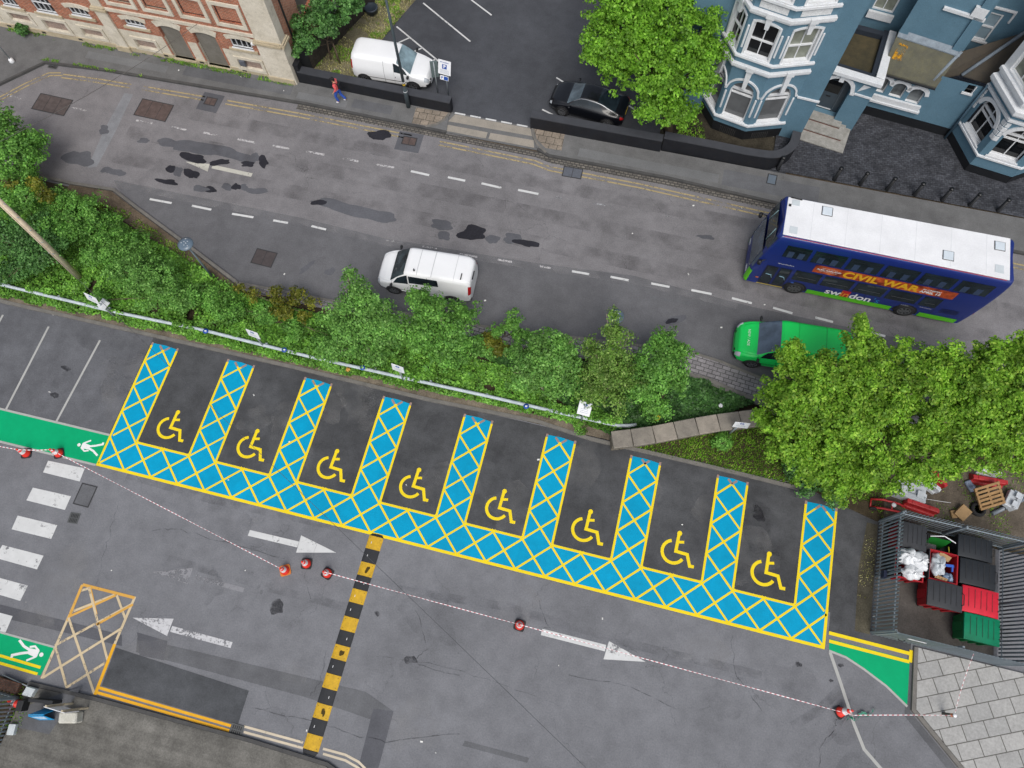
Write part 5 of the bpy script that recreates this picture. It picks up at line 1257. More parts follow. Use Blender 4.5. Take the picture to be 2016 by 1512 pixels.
def van(name, label, loc, rz, col, Lg, W, Hh, hood, ws, wb, wr=.33, side='van', detail=None, cat='van', belt=1.05, tum=.1, glassm=None):
    t = thing(name, label, cat, (loc[0], loc[1], 0), rz)
    lo = Loft(van_rings(Lg, W, Hh, hood, ws, belt=belt, tum=tum))
    b = build(lo.body(MB()), 'body', col, t, world=False)
    # windscreen u 6..8, v roof part 6.2..9
    build(lo.patch(MB(), 6.12, 7.93, 6.35, 9, .01, nu=10, nv=8), 'windscreen', glassm or vglass, t, world=False)
    m = MB()
    cut = [(5.45, 4.25), (7.55, 4.3), (7.0, 5.75), (5.45, 6.0)]
    for sg in (1, -1): m = MB(); lo.patch(m, 0, 0, 0, 0, .008, sides=(sg,), cut=cut); build(m, 'door_window', vglass, t, world=False)
    if side == 'windowed':
        for sg in (1, -1):
            m = MB(); lo.patch(m, 0, 0, 0, 0, .008, sides=(sg,), cut=[(3.6, 4.5), (5.2, 4.4), (5.2, 5.85), (3.65, 5.85)]); build(m, 'side_window', vglass, t, world=False)
    # trim lines in one mesh: upright seams and a strip along the side
    m = MB()
    for u in (5.38, 4.1, 7.75): lo.patch(m, u - .012, u + .012, 2.2, 6.1, .004, nu=2, nv=10)
    lo.patch(m, 2.6, 7.4, 3.12, 3.2, .006, nu=10, nv=2); build(m, 'seam_and_trim', blacktrim, t, world=False)
    m = MB(); lo.patch(m, 9.9, 12, 1.2, 3.0, .012, nu=8, nv=5); build(m, 'bumper', blacktrim, t, world=False)
    m = MB(); lo.patch(m, 0.0, .9, 1.2, 2.9, .012, nu=4, nv=4); build(m, 'bumper', blacktrim, t, world=False)
    m = MB(); lo.patch(m, 10.9, 12, 3.6, 9, .012, nu=5, nv=6); build(m, 'grille', blacktrim, t, world=False)
    for sg in (1, -1):
        m = MB(); lo.patch(m, 9.7, 10.75, 3.7, 5.4, .014, sides=(sg,)); build(m, 'headlight', lampglass, t, world=False)
        m = MB(); lo.patch(m, .15, 1.35, 3.9, 5.2, .014, sides=(sg,)); build(m, 'tail_light', redlamp, t, world=False)
        xm = ws[0] - .12; m = MB().obox((xm, sg * (W / 2 + .13), belt + .06), (.06, 0, 0), (0, .1, 0), (0, 0, .08), bev=.04); m.tube([(xm, sg * (W / 2 - .03), belt), (xm, sg * (W / 2 + .08), belt + .04)], .025, 6); build(m, 'wing_mirror', blacktrim, t, world=False)
        m = MB(); lo.patch(m, 5.62, 5.78, 3.55, 3.72, .012, sides=(sg,), nu=2, nv=2); build(m, 'door_handle', blacktrim, t, world=False)
    for x in (wb[0], wb[1]):
        arch(t, lo, x, wr + .07, W / 2 + .006)
        for sg in (1, -1): wheel(t, x, sg * (W / 2 + .035), wr, .2)
    return t, lo
whitecar = carpaint('white_van_paint', A(252, 253, 254))
greencar = carpaint('bright_green_paint', A(18, 226, 98))
# white panel van parked nose right in the far car park
t, lo = van('parked_van', 'small white panel van parked nose right behind the black garden wall', (5.35, 23.42), rad(1.5), whitecar, 4.4, 1.78, 1.82, 1.1, (1.22, .42), (-1.52, 1.28), wr=.33, tum=.16, glassm=glass('sky_screen_glass', A(128, 150, 158), rough=.04, var=.4))
m = MB(); lo.patch(m, -.0, .03, 4.2, 5.8, .01, sides=(1, -1)) ; build(m, 'rear_window', vglass, t, world=False)
m = MB().box(2.17, 2.21, -.26, .26, .42, .53); build(m, 'number_plate', wplate, t, world=False)
# white van parked on the road, nose to the left
t, lo = van('white_van', 'white crew van parked on the road, half hidden by the kerbside trees', (10.82, 11.2), rad(183.2), whitecar, 4.8, 1.9, 1.92, 1.1, (1.62, .8), (-1.45, 1.5), wr=.34, side='windowed', tum=.17, glassm=screeng)
m = MB()
for u in (2.9, 3.9, 4.6): lo.patch(m, u - .015, u + .015, 6.6, 9, .006, nu=2, nv=8)
build(m, 'roof_rib', plain('white_seam', A(206, 208, 210), rough=.4), t, world=False)
m = MB().box(-2.44, -2.38, -.1, .35, 1.62, 1.66); m.box(-1.95, -1.9, .3, .65, 1.97, 1.985); build(m, 'rear_trim', blacktrim, t, world=False)
m = MB().lathe((.35, .55, 1.965), [(.045, 0), (.045, .03), (.01, .2)], 10); build(m, 'aerial', blacktrim, t, world=False)
# green van parked ahead of the bus
t, lo = van('green_van', 'bright green van parked on the road beneath the right hand trees', (28.5, 11.4), rad(183.0), greencar, 5.0, 1.95, 1.98, 1.14, (1.6, .68), (-1.6, 1.55), wr=.35, tum=.17, glassm=screenb)
m = MB()
for u in (2.2, 3.3, 4.4): lo.patch(m, u - .012, u + .012, 6.5, 9, .006, nu=2, nv=8)
lo.patch(m, 1.0, 5.9, 6.3, 6.45, .006, nu=14, nv=2); build(m, 'roof_rib', plain('green_seam', A(14, 168, 74), rough=.4), t, world=False)
m = MB(); 
lettering(m, 'NEW / ADE', .17, (1.98, .0, 1.118), (0, 1, 0), (-.97, 0, .2)); build(m, 'bonnet_lettering', plain('white_vinyl', A(240, 246, 240)), t, world=False)
m = MB().box(.3, .38, .5, .6, 1.985, 2.02); build(m, 'aerial', blacktrim, t, world=False)

def coupe():
    t = thing('black_car', 'glossy black coupe parked between the black wall and the big maple', 'car', (16.4, 23.55, 0), rad(174.6))
    R = []
    def ring(x, w, top, bl, rw, zb=.2, rr=.06): return [(x, 0, zb), (x, w * .85, zb), (x, w * .97, zb + .08), (x, w, zb + .26), (x, w * .97, bl), (x, w * .93 * .4 + rw * .6, bl + (top - bl) * .5), (x, rw, top - rr), (x, rw - .08, top - .01), (x, rw * .5, top + .012), (x, 0, top + .02)]
    for a in ((-2.1, .6, .7, .6, .5, .34), (-2.05, .74, .86, .74, .66, .28), (-1.8, .86, .98, .82, .72), (-1.45, .92, 1.06, .86, .64), (-.8, .925, 1.29, .87, .57), (-.1, .91, 1.36, .87, .56), (.35, .9, 1.31, .87, .56), (.75, .9, 1.1, .86, .66), (1.08, .905, .93, .82, .78), (1.5, .89, .87, .72, .74), (1.9, .78, .74, .58, .6), (2.06, .62, .6, .48, .48), (2.1, .5, .5, .4, .4, .26)): R.append(ring(*a))
    lo = Loft(R); bp = carpaint('black_car_paint', A(16, 18, 24)); build(lo.body(MB()), 'body', bp, t, world=False)
    build(lo.patch(MB(), 6.1, 7.9, 6.3, 9, .008), 'windscreen', glass('pale_sky_glass', A(84, 96, 104), rough=.03), t, world=False)
    build(lo.patch(MB(), 2.6, 4.3, 6.2, 9, .008), 'rear_window', vglass, t, world=False)
    for sg in (1, -1): m = MB(); lo.patch(m, 0, 0, 0, 0, .008, sides=(sg,), cut=[(3.7, 4.4), (7.4, 4.4), (6.6, 5.8), (4.3, 5.9)]); build(m, 'side_window', vglass, t, world=False)
    m = MB(); lo.patch(m, 0, 0, 0, 0, .012, cut=[(3.0, 5.95), (6.9, 5.95), (6.85, 6.2), (3.0, 6.2)], nu=14, nv=3); build(m, 'roof_rail', alloy, t, world=False)
    m = MB(); lo.patch(m, 11, 12, 2, 9, .01); build(m, 'grille', blacktrim, t, world=False)
    for sg in (1, -1):
        m = MB(); lo.patch(m, 10.0, 10.75, 3.9, 5.2, .012, sides=(sg,)); build(m, 'headlight', lampglass, t, world=False)
        m = MB(); lo.patch(m, .4, 1.6, 3.8, 5.6, .012, sides=(sg,)); build(m, 'tail_light', redlamp, t, world=False)
        m = MB().obox((.85, sg * .98, .93), (.06, 0, 0), (0, .09, 0), (0, 0, .05), bev=.03); build(m, 'wing_mirror', bp, t, world=False)
    m = MB(); lo.patch(m, 2.5, 8.5, 2.0, 2.12, .012, nu=14, nv=2); build(m, 'sill_trim', alloy, t, world=False)
    m = MB().box(-2.115, -2.09, -.26, .26, .62, .73); build(m, 'number_plate', plain('number_plate_yellow', A(220, 190, 60)), t, world=False)
    for x in (-1.3, 1.25):
        arch(t, lo, x, .4, .925)
        for sg in (1, -1): wheel(t, x, sg * .955, .33, .21, 10)
coupe()

# ------------------------------------------------------------------ the double decker bus (nose at +x in its own frame)
def bus():
    Lg, W, Hh = 10.6, 2.4, 4.32
    t = thing('double_decker_bus', 'blue double decker bus with white roof, green skirt and orange film advert', 'bus', (31.3, 15.98, 0), rad(180))
    blue = carpaint('bus_blue_paint', A(27, 47, 122)); grn = carpaint('bus_green_paint', A(96, 200, 24))
    roofw = plain('white_roof_paint', A(250, 251, 253), rough=.5, var=.14, scale=1.1)
    h = W / 2; xr = -Lg / 2; xf = Lg / 2
    Z = [.3, .3, .36, 1.2, 2.2, 3.2, 3.95, 4.18, 4.28, Hh, Hh + .015]
    Y = [0, h - .06, h, h, h, h - .01, h - .03, h - .07, h - .16, h * .6, 0]
    fr = [0, 0, .0, -.02, -.12, -.26, -.42, -.48, -.54, -.58, -.6]      # rake of the front face by height
    rr = [.3, .28, .22, .1, .03, 0, .02, .05, .1, .16, .2]             # slight rake at the tail
    def ring(x, shrink, fk, rk): return [(x + f * fk + r * rk, max(0, y - shrink) if y > 0 else 0, z) for y, z, f, r in zip(Y, Z, fr, rr)]
    R = [ring(xr, .16, 0, 1), ring(xr + .06, .04, 0, 1), ring(xr + .2, 0, 0, .8)] + [ring(xr + 1 + k * (Lg - 2) / 7, 0, 0, 0) for k in range(8)] + [ring(xf - .22, 0, .8, 0), ring(xf - .07, .05, 1, 0), ring(xf, .2, 1, 0)]
    lo = Loft(R); build(lo.body(MB(), 80, 44), 'body', blue, t, world=False)
    y1 = h + .004
    def side(mb, x0, x1, z0, z1, sg, d=.006, rake=0.0):
        """panel on the flank, following its lean"""
        f = lambda z: (h if z < 2.3 else h - .01 * (z - 2.2) if z < 3.2 else h - .01 - .02 * (z - 3.2) / .75) + d
        n = 4; P = []
        for k in range(n + 1): z = z0 + (z1 - z0) * k / n; P.append((x0 - rake * 0, sg * f(z), z))
        Q = [(x1 - rake * k / n, sg * f(z0 + (z1 - z0) * k / n), z0 + (z1 - z0) * k / n) for k in range(n + 1)]
        for k in range(n): mb.add([P[k], Q[k], Q[k + 1], P[k + 1]], [(0, 1, 2, 3) if sg < 0 else (3, 2, 1, 0)])
        return mb
    # nearside is +y here (turned 180 degrees it faces the car park)
    m = MB(); n = 30
    m.prism([(xr + .3, -h + .14), (xf - .64, -h + .2), (xf - .62, h - .2), (xr + .3, h - .14)], Hh - .03, Hh + .03); build(m, 'roof_panel', roofw, t, world=False, bevel=.02)
    for (x, y, s_) in ((xf - 2.4, -.62, .42), (xr + 2.9, .45, .42), (xr + .75, -.55, .4)):
        m = MB().box(x - s_ / 2, x + s_ / 2, y - s_ / 2, y + s_ / 2, Hh + .03, Hh + .075); hh = build(m, 'roof_hatch', plain('hatch_grey', A(226, 236, 244), rough=.4), t, world=False, bevel=.015)
        m = MB().strip([(x - s_ / 2 - .02, y - s_ / 2 - .02), (x + s_ / 2 + .02, y - s_ / 2 - .02), (x + s_ / 2 + .02, y + s_ / 2 + .02), (x - s_ / 2 - .02, y + s_ / 2 + .02)], .03, Hh + .034, closed=True); build(up(m), 'hatch_seal', blacktrim, hh, world=False)
    for (x, y, a, b) in ((xf - 1.0, -.75, .34, .3), (xf - 1.05, .7, .34, .36), (xr + .75, .62, .36, .4)):
        m = MB().box(x - a / 2, x + a / 2, y - b / 2, y + b / 2, Hh + .028, Hh + .05); build(m, 'roof_plate', plain('pale_roof_plate', A(214, 222, 226), rough=.5), t, world=False)
    m = MB().tube([(xf - 1.25, -.95, Hh + .06), (xf - .75, -.98, Hh + .06)], .03, 6); m.box(xf - .8, xf - .7, -.6, -.5, Hh + .03, Hh + .08); build(m, 'aerial', blacktrim, t, world=False)
    for sg in (1, -1):
        for a, b in ((xr + .5, -3.05), (-1.75, 2.25), (3.5, 4.0 if sg > 0 else xf - .3)):
            if sg > 0 and a > 3: continue
            m = side(MB(), a, b, .27, .62, sg, .016); build(m, 'green_skirt', grn, t, world=False)
    m = MB(); lo.patch(m, 11.2, 13, 1.0, 3.1, .014, nu=6, nv=6); build(m, 'green_front_panel', grn, t, world=False)
    ux = [(-4.55, -3.3), (-3.12, -1.85), (-1.68, -.42), (-.25, 1.02), (1.19, 2.45), (2.62, 3.9), (4.02, 4.85)][::1]
    seatm = plain('seat_moquette', A(60, 78, 110), var=.3)
    for sg in (1, -1):
        for i, (a, b) in enumerate(ux if sg < 0 else ((-4.75, -3.35), (-3.18, -1.75), (-1.58, -.15), (.02, 1.42), (1.58, 2.98), (3.14, 4.25))):
            m = side(MB(), a, b, 2.93, 3.84, sg, .012); w_ = build(m, 'upper_window', vglass, t, world=False)
            m = MB()
            for zz in (3.62,): side(m, a + .03, b - .03, zz, zz + .025, sg, .016)
            build(m, 'vent_bar', blacktrim, w_, world=False)
            for q in range(2):
                x = a + (b - a) * (.3 + .42 * q); m = side(MB(), x - .13, x + .13, 2.96, 3.42, sg, .0145); build(m, 'seat_back', seatm, w_, world=False)
        lows = ((-3.45, -2.65), (-2.5, -1.1), (-.95, .4), (.55, 1.9), (2.05, 3.25)) if sg > 0 else ((-3.45, -2.65), (-2.5, -1.1), (-.95, .4), (.55, 1.9), (2.05, 3.4), (3.6, 4.6))
        for a, b in lows:
            m = side(MB(), a, b, 1.2, 2.06, sg, .012); w_ = build(m, 'lower_window', vglass, t, world=False)
            m = side(MB(), a + .15, b - .2, 1.5, 1.53, sg, .0145); build(m, 'grab_rail', alloy, w_, world=False)
    # entrance doors on the nearside
    for a, b in ((3.42, 3.98), (4.04, 4.62)):
        m = side(MB(), a, b, .36, 2.02, 1, .014); d = build(m, 'door', plain('door_frame_blue', A(30, 34, 60), rough=.4), t, world=False)
        m = side(MB(), a + .06, b - .06, .5, 1.95, 1, .018); build(m, 'door_glass', vglass, d, world=False)
        m = MB().tube([(a + .08, y1 + .02, 1.0), (a + .2, y1 + .05, 1.3), (b - .14, y1 + .05, 1.33)], .018, 6); build(m, 'handrail', plain('pale_handrail', A(150, 190, 210)), d, world=False)
    m = side(MB(), 3.38, 4.66, .3, .36, 1, .02); build(m, 'door_sill', plain('yellow_step_edge', A(214, 190, 80)), t, world=False)
    # front glass: lower and upper screens
    m = MB(); lo.patch(m, 12.05, 13, 3.35, 4.55, .012, nu=6, nv=6); 
    e = lambda z: xf + np.interp(z, Z, fr)
    m.add([(e(1.15) + .014, -h + .25, 1.15), (e(1.15) + .014, h - .25, 1.15), (e(2.2) + .014, h - .25, 2.2), (e(2.2) + .014, -h + .25, 2.2)], [(0, 1, 2, 3)]); m.add([(e(2.2) + .014, -h + .25, 2.2), (e(2.2) + .014, h - .25, 2.2), (e(2.75) + .014, h - .25, 2.75), (e(2.75) + .014, -h + .25, 2.75)], [(0, 1, 2, 3)])
    build(m, 'windscreen', screenb, t, world=False)
    m = MB(); lo.patch(m, 12.1, 13, 5.0, 6.35, .012, nu=6, nv=6); m.add([(e(3.05) + .014, -h + .22, 3.05), (e(3.05) + .014, h - .22, 3.05), (e(3.95) + .014, h - .24, 3.95), (e(3.95) + .014, -h + .24, 3.95)], [(0, 1, 2, 3)]); build(m, 'upper_windscreen', screeng, t, world=False)
    for y in (-.55, .55):
        m = MB().tube([(e(3.06) + .03, y, 3.06), (e(3.93) + .03, y * .9, 3.93)], .02, 6); build(m, 'screen_rail', plain('pale_screen_rail', A(140, 170, 176)), t, world=False)
    m = MB().lathe((xf - .25, h + .1, 2.25), [(.0, -.14), (.09, -.12), (.1, .1), (.0, .14)], 10); m.tube([(xf - .5, h - .02, 2.4), (xf - .3, h + .12, 2.42)], .025, 6); build(m, 'wing_mirror', blacktrim, t, world=False)
    m = MB().lathe((xf + .02, -h - .08, 2.25), [(.0, -.14), (.09, -.12), (.1, .1), (.0, .14)], 10); m.tube([(xf - .3, -h + .02, 2.4), (xf, -h - .08, 2.42)], .025, 6); build(m, 'wing_mirror', blacktrim, t, world=False)
    m = side(MB(), xf - .62, xf - .48, .75, .85, 1, .015); build(m, 'indicator', amberlamp, t, world=False)
    for sg in (1, -1):
        m = MB().box(xf + .0, xf + .03, sg * .75 - .16, sg * .75 + .16, .62, .78); build(m, 'headlight', lampglass, t, world=False)
        m = MB().box(xr - .0, xr + .06, sg * .9 - .1, sg * .9 + .1, 1.0, 1.5); build(m, 'tail_light', redlamp, t, world=False)
    # wheels
    for x in (2.85, -2.4):
        arch(t, lo, x, .56, h + .012)
        for sg in (1, -1): wheel(t, x, sg * (h + .045), .47, .3, 8, plain('steel_wheel', A(112, 114, 116), rough=.5, metal=.3))
    # engine grille and body seams
    m = MB()
    for k in range(6): side(m, -4.55, -3.75, .95 + .07 * k, .98 + .07 * k, 1, .012)
    build(m, 'engine_grille', blacktrim, t, world=False)
    m = MB()
    for x in (-3.5, -2.0, -.3, 1.4, 3.3): side(m, x - .01, x + .01, .55, 1.2, 1, .007)
    side(m, -5.0, 4.7, 2.86, 2.87, 1, .007); build(m, 'panel_seam', blacktrim, t, world=False)
    m = MB()
    for k in range(14): pass
    m = side(MB(), -4.9, 2.2, 4.0, 4.015, 1, -.01); 
    m = MB()
    for k in range(6): x = xr + 1.3 + k * 1.5; m.box(x - .008, x + .008, -h + .2, h - .2, Hh + .03, Hh + .034)
    build(m, 'roof_seam', plain('roof_seam_grey', A(230, 232, 235)), t, world=False)
    m = MB(); m.tube([(xr + .4, h - .13, Hh - .035), (xf - .7, h - .14, Hh - .035)], .014, 5); build(m, 'roof_pinstripe', plain('pinstripe_red', A(200, 40, 60)), t, world=False)
    # advert strip
    am, nt, b_ = newmat('advert_orange'); p = obj_pos(nt)
    f = ramp(nt, noise(nt, p, 2.2, 5, .6), [(.35, A(112, 42, 26)), (.55, A(200, 88, 40)), (.72, A(232, 140, 56))]); L(nt, f, b_.inputs['Base Color']); b_.inputs['Roughness'].default_value = .4
    m = side(MB(), -3.72, 2.62, 2.2, 2.82, 1, .012); ad = build(m, 'advert_panel', am, t, world=False)
    def txt(s_, size, x, z, mat, name, par, **kw):
        mm = MB(); lettering(mm, s_, size, (x, h + .026, z), (-1, 0, 0), (0, 0, 1), **kw); return build(mm, name, mat, par, world=False)
    yel = plain('advert_yellow', A(250, 190, 40), var=.2, scale=6); rm_ = 0; wv = plain('white_vinyl2', A(244, 244, 246), var=.04)
    txt('CIVIL WAR', .66, -.38, 2.49, yel, 'advert_title', ad, bold=.028, space=1.05)
    txt('IN CINEMAS', .15, -2.65, 2.6, wv, 'advert_date', ad, bold=.004); txt('APRIL 12', .24, -2.65, 2.4, wv, 'advert_date', ad, bold=.008)
    txt('FROM THE DIRECTOR', .07, 1.95, 2.66, wv, 'advert_credit', ad); txt('ALEX GARLAND', .15, 1.95, 2.53, wv, 'advert_credit', ad, bold=.004); txt('WRITTEN AND DIRECTED', .07, 1.95, 2.4, wv, 'advert_credit', ad)
    # fleet name low on the flank
    lg = txt('sw', .66, 1.12, .82, wv, 'fleet_lettering', t, bold=.012); txt('don', .66, -.18, .82, wv, 'fleet_lettering', t, bold=.012)
    m = side(MB(), .36, .76, .58, 1.16, 1, .016, rake=-.0); build(m, 'fleet_logo_block', plain('logo_red', A(200, 40, 36)), t, world=False)
    txt('in', .66, .56, .82, plain('logo_amber', A(240, 160, 50)), 'fleet_lettering', t, bold=.006); txt("'s", .6, -.92, .84, plain('logo_cyan', A(40, 140, 200)), 'fleet_lettering', t)
    txt('Street Deckers', .12, 3.85, 2.35, wv, 'small_lettering', t); txt('low floor', .1, -2.2, .98, wv, 'small_lettering', t); txt('low emission', .1, -3.1, 1.1, wv, 'small_lettering', t)
    m = MB(); m.poly(blob(3.1, .95, .07, 3, 14, rough=.02)); m.v = [(p[0], h + .02, p[1]) for p in m.v]; build(m, 'access_sticker', plain('sticker_blue', A(70, 110, 200)), t, world=False)
bus()
# ------------------------------------------------------------------ trees, shrubs and creepers
bark = stone('grey_brown_bark', A(120, 104, 86), A(90, 78, 66), scale=6, stain=A(60, 54, 46))
palebark = stone('pale_bark', A(170, 158, 140), A(130, 120, 106), scale=6, stain=A(84, 76, 66))
LG = 1.0
def Lf(r, g, b): return (r, g, b, 1)
lf_maple = leafmat('maple_leaf', Lf(0.095, 0.249, 0.017), Lf(0.239, 0.484, 0.045), Lf(0.318, 0.587, 0.072), trans=.4)
lf_right = leafmat('yellow_green_maple_leaf', Lf(0.115, 0.267, 0.019), Lf(0.264, 0.483, 0.046), Lf(0.413, 0.587, 0.083), trans=.4)
lf_birch = leafmat('small_green_leaf', Lf(0.086, 0.223, 0.043), Lf(0.200, 0.422, 0.084), Lf(0.322, 0.580, 0.154), trans=.35)
lf_shrub = leafmat('shrub_leaf', Lf(0.076, 0.212, 0.036), Lf(0.180, 0.400, 0.068), Lf(0.280, 0.557, 0.118), trans=.35)
lf_dark = leafmat('dark_shrub_leaf', Lf(0.036, 0.108, 0.026), Lf(0.100, 0.235, 0.057), Lf(0.152, 0.332, 0.090), trans=.25)
lf_ivy = leafmat('ivy_leaf', Lf(0.072, 0.199, 0.025), Lf(0.177, 0.397, 0.052), Lf(0.270, 0.538, 0.079), trans=.25)
lf_ivyd = leafmat('dark_ivy_leaf', Lf(0.023, 0.073, 0.018), Lf(0.065, 0.163, 0.036), Lf(0.109, 0.244, 0.064), trans=.2)
lf_bronze = leafmat('bronze_leaf', Lf(.09, .12, .012), Lf(.2, .21, .025), Lf(.30, .27, .04), trans=.35)
lf_grass = leafmat('grass_blade', Lf(0.089, 0.240, 0.007), Lf(0.206, 0.399, 0.032), Lf(0.391, 0.435, 0.112), trans=.3)
lf_dry = leafmat('dry_grass_blade', Lf(0.235, 0.257, 0.063), Lf(0.514, 0.471, 0.213), Lf(0.712, 0.646, 0.367), trans=.3)
def pb(lst): 
    """blobs from photo positions at a known height: (px, py, z, r[, rz])"""
    out = []
    for q in lst:
        x, y = G(q[0], q[1], q[2]); r = q[3]; out.append((x, y, q[2], (r, r, q[4] if len(q) > 4 else r * .8)))
    return out
def base_of(px, py): 
    g_ = G(px, py); return (g_[0], g_[1], .03)
# big maple by the blue house
tree('maple_tree', 'big bright green maple standing between the black car and the blue bay house', 'tree', base_of(1318, 262), pb([(1290, 130, 4.6, 2.3), (1225, 90, 5.0, 1.6), (1350, 60, 5.6, 2.0), (1250, 30, 5.8, 1.9), (1345, 150, 4.4, 1.5), (1292, 212, 3.2, 1.25), (1212, 138, 4.0, 1.1), (1330, 215, 2.9, 1.1), (1180, 60, 5.2, 1.0), (1300, -30, 6.2, 2.0), (1220, -20, 6.0, 1.7), (1390, 110, 5.0, 1.1), (1400, 20, 6, 1.1), (1170, 105, 4.6, .8), (1385, 165, 4.2, .75)]), 2300, 26, .26, .112, lf_maple, bark, 11, .22, 'street trees', 16)
# the two heavy trees on the right
tree('roadside_tree', 'broad yellow green tree beside the green van, left of the pair on the right', 'tree', base_of(1640, 915), pb([(1600, 800, 4.6, 1.75), (1560, 850, 3.8, 1.4), (1665, 752, 5.2, 1.5), (1690, 830, 4.6, 1.8), (1530, 785, 4.0, .9), (1620, 900, 3.4, 1.5), (1700, 690, 5.4, .9), (1555, 715, 4.6, .75), (1720, 930, 3.4, 1.1), (1510, 830, 3.6, .6), (1605, 735, 5.0, .9), (1740, 760, 5.0, 1.2), (1692, 645, 5.6, .4, .8), (1560, 685, 4.8, .35), (1660, 955, 2.9, .8)]), 2300, 28, .22, .1, lf_right, bark, 12, .2, 'roadside trees', 16)
tree('roadside_tree', 'tall yellow green tree at the right edge, above the white and red barriers', 'tree', base_of(1880, 900), pb([(1850, 785, 5.0, 1.75), (1940, 795, 5.2, 1.8), (1800, 728, 5.4, 1.2), (1890, 850, 4.4, 1.8), (1820, 870, 4.0, 1.5), (1985, 740, 5.6, 1.5), (2030, 800, 5.0, 1.9), (1960, 880, 4.0, 1.2), (1880, 740, 5.6, 1.0), (1800, 930, 3.4, .7), (2030, 900, 3.8, 1.0), (1955, 692, 5.9, .4, .7), (1868, 690, 5.8, .35, .8), (1860, 915, 3.4, .5), (2012, 690, 5.9, .7)]), 2700, 28, .22, .1, lf_right, bark, 13, .2, 'roadside trees', 16)
# slender small leaved trees along the planting strip
tree('young_tree', 'feathery young tree against the side of the white crew van', 'tree', base_of(735, 705), pb([(715, 620, 3.2, 1.35, 1.3), (690, 660, 2.6, 1.1), (760, 640, 2.8, 1.1), (700, 575, 3.8, .8, 1.0), (740, 690, 1.9, 1.0), (660, 620, 2.7, .7), (650, 690, 1.6, .7), (690, 545, 4.2, .4, .7)]), 620, 24, .26, .095, lf_birch, palebark, 21, .08, 'young trees in the planting strip', 10, fill=.6, stems=2)
tree('young_tree', 'bushy young tree behind the tail of the white crew van', 'tree', base_of(865, 715), pb([(850, 620, 3.0, 1.2), (890, 655, 2.6, 1.1), (830, 660, 2.5, 1.0), (910, 620, 2.6, .7), (880, 700, 1.6, 1.0), (935, 680, 1.6, .6), (820, 585, 3.3, .6)]), 560, 24, .26, .1, lf_shrub, palebark, 22, .08, 'young trees in the planting strip', 10, fill=.6, stems=2)
tree('young_tree', 'pale green rounded young tree left of the trio by the block paving', 'tree', base_of(1085, 765), pb([(1075, 715, 2.6, 1.3), (1045, 740, 2.0, 1.0), (1105, 745, 2.0, 1.1), (1020, 700, 2.2, .6), (1060, 670, 2.8, .6), (1110, 690, 2.6, .8)]), 520, 24, .25, .1, lf_birch, palebark, 23, .07, 'young trees in the planting strip', 8, fill=.6, stems=2)
tree('young_tree', 'wispy olive young tree in the middle of the trio by the block paving', 'tree', base_of(1195, 785), pb([(1195, 715, 2.9, 1.2, 1.2), (1170, 760, 2.0, 1.0), (1215, 660, 3.4, .7, .9), (1225, 740, 2.4, 1.0), (1165, 685, 2.8, .6), (1200, 625, 3.8, .35, .8), (1205, 790, 1.6, .8)]), 500, 22, .25, .085, leafmat('olive_leaf', Lf(0.091, 0.200, 0.028), Lf(0.208, 0.358, 0.067), Lf(0.366, 0.495, 0.152), trans=.35), palebark, 24, .07, 'young trees in the planting strip', 12, fill=.7, stems=3)
tree('young_tree', 'dark rounded young tree at the right of the trio, next to the grey paving', 'tree', base_of(1300, 785), pb([(1300, 720, 2.7, 1.2), (1330, 745, 2.0, .8), (1275, 760, 2.0, .9), (1305, 675, 2.9, .7), (1335, 695, 2.5, .6), (1290, 800, 1.2, .7)]), 500, 24, .25, .1, lf_shrub, bark, 25, .07, 'young trees in the planting strip', 8, fill=.55, stems=2)
def bush(name, label, px, z, r, n, per, cr, leaf, mat, seed, grp, rz=None, cat='shrub', extra=(), stems=3):
    bl = pb([(px[0], px[1], z, r, rz or r * .8)] + list(extra)); b = bl[0]
    return tree(name, label, cat, (b[0] + .1, b[1] + .05, .05), bl, n, per, cr, leaf, mat, bark, seed, .035, grp, 6, fill=.5, part='foliage', stems=stems)
bush('shrub', 'upright light green shrub sprouting beside the lane between the young trees', (1008, 635), 1.4, .45, 108, 24, .2, 0.096, lf_shrub, 31, 'shrubs in the planting strip', .9, extra=[(1015, 665, 1.0, .55), (975, 655, 1.1, .4), (950, 690, .9, .7), (1035, 660, 1.1, .4)])
bush('shrub', 'bronze tinged shrub between the bushy tree and the upright green shrub', (962, 670), 1.0, .55, 90, 20, .2, .1, lf_bronze, 32, 'shrubs in the planting strip', extra=[(985, 690, .9, .4)])
bush('shrub', 'row of bronze yellow shrub stems along the narrow paving left of the young tree', (545, 580), 1.0, .5, 170, 16, .2, .1, lf_bronze, 33, 'shrubs in the planting strip', .6, extra=[(500, 580, .9, .4), (585, 585, 1.0, .5), (618, 598, .9, .4), (470, 568, .8, .3), (560, 610, .8, .6), (600, 625, .7, .4)], stems=5)
bush('shrub', 'low mixed shrub under the bronze stems, above the white rail', (520, 620), .55, .7, 228, 24, .22, 0.080, lf_shrub, 34, 'shrubs in the planting strip', .5, extra=[(580, 648, .5, .6, .4), (470, 612, .5, .5, .4), (640, 672, .5, .6, .4)])
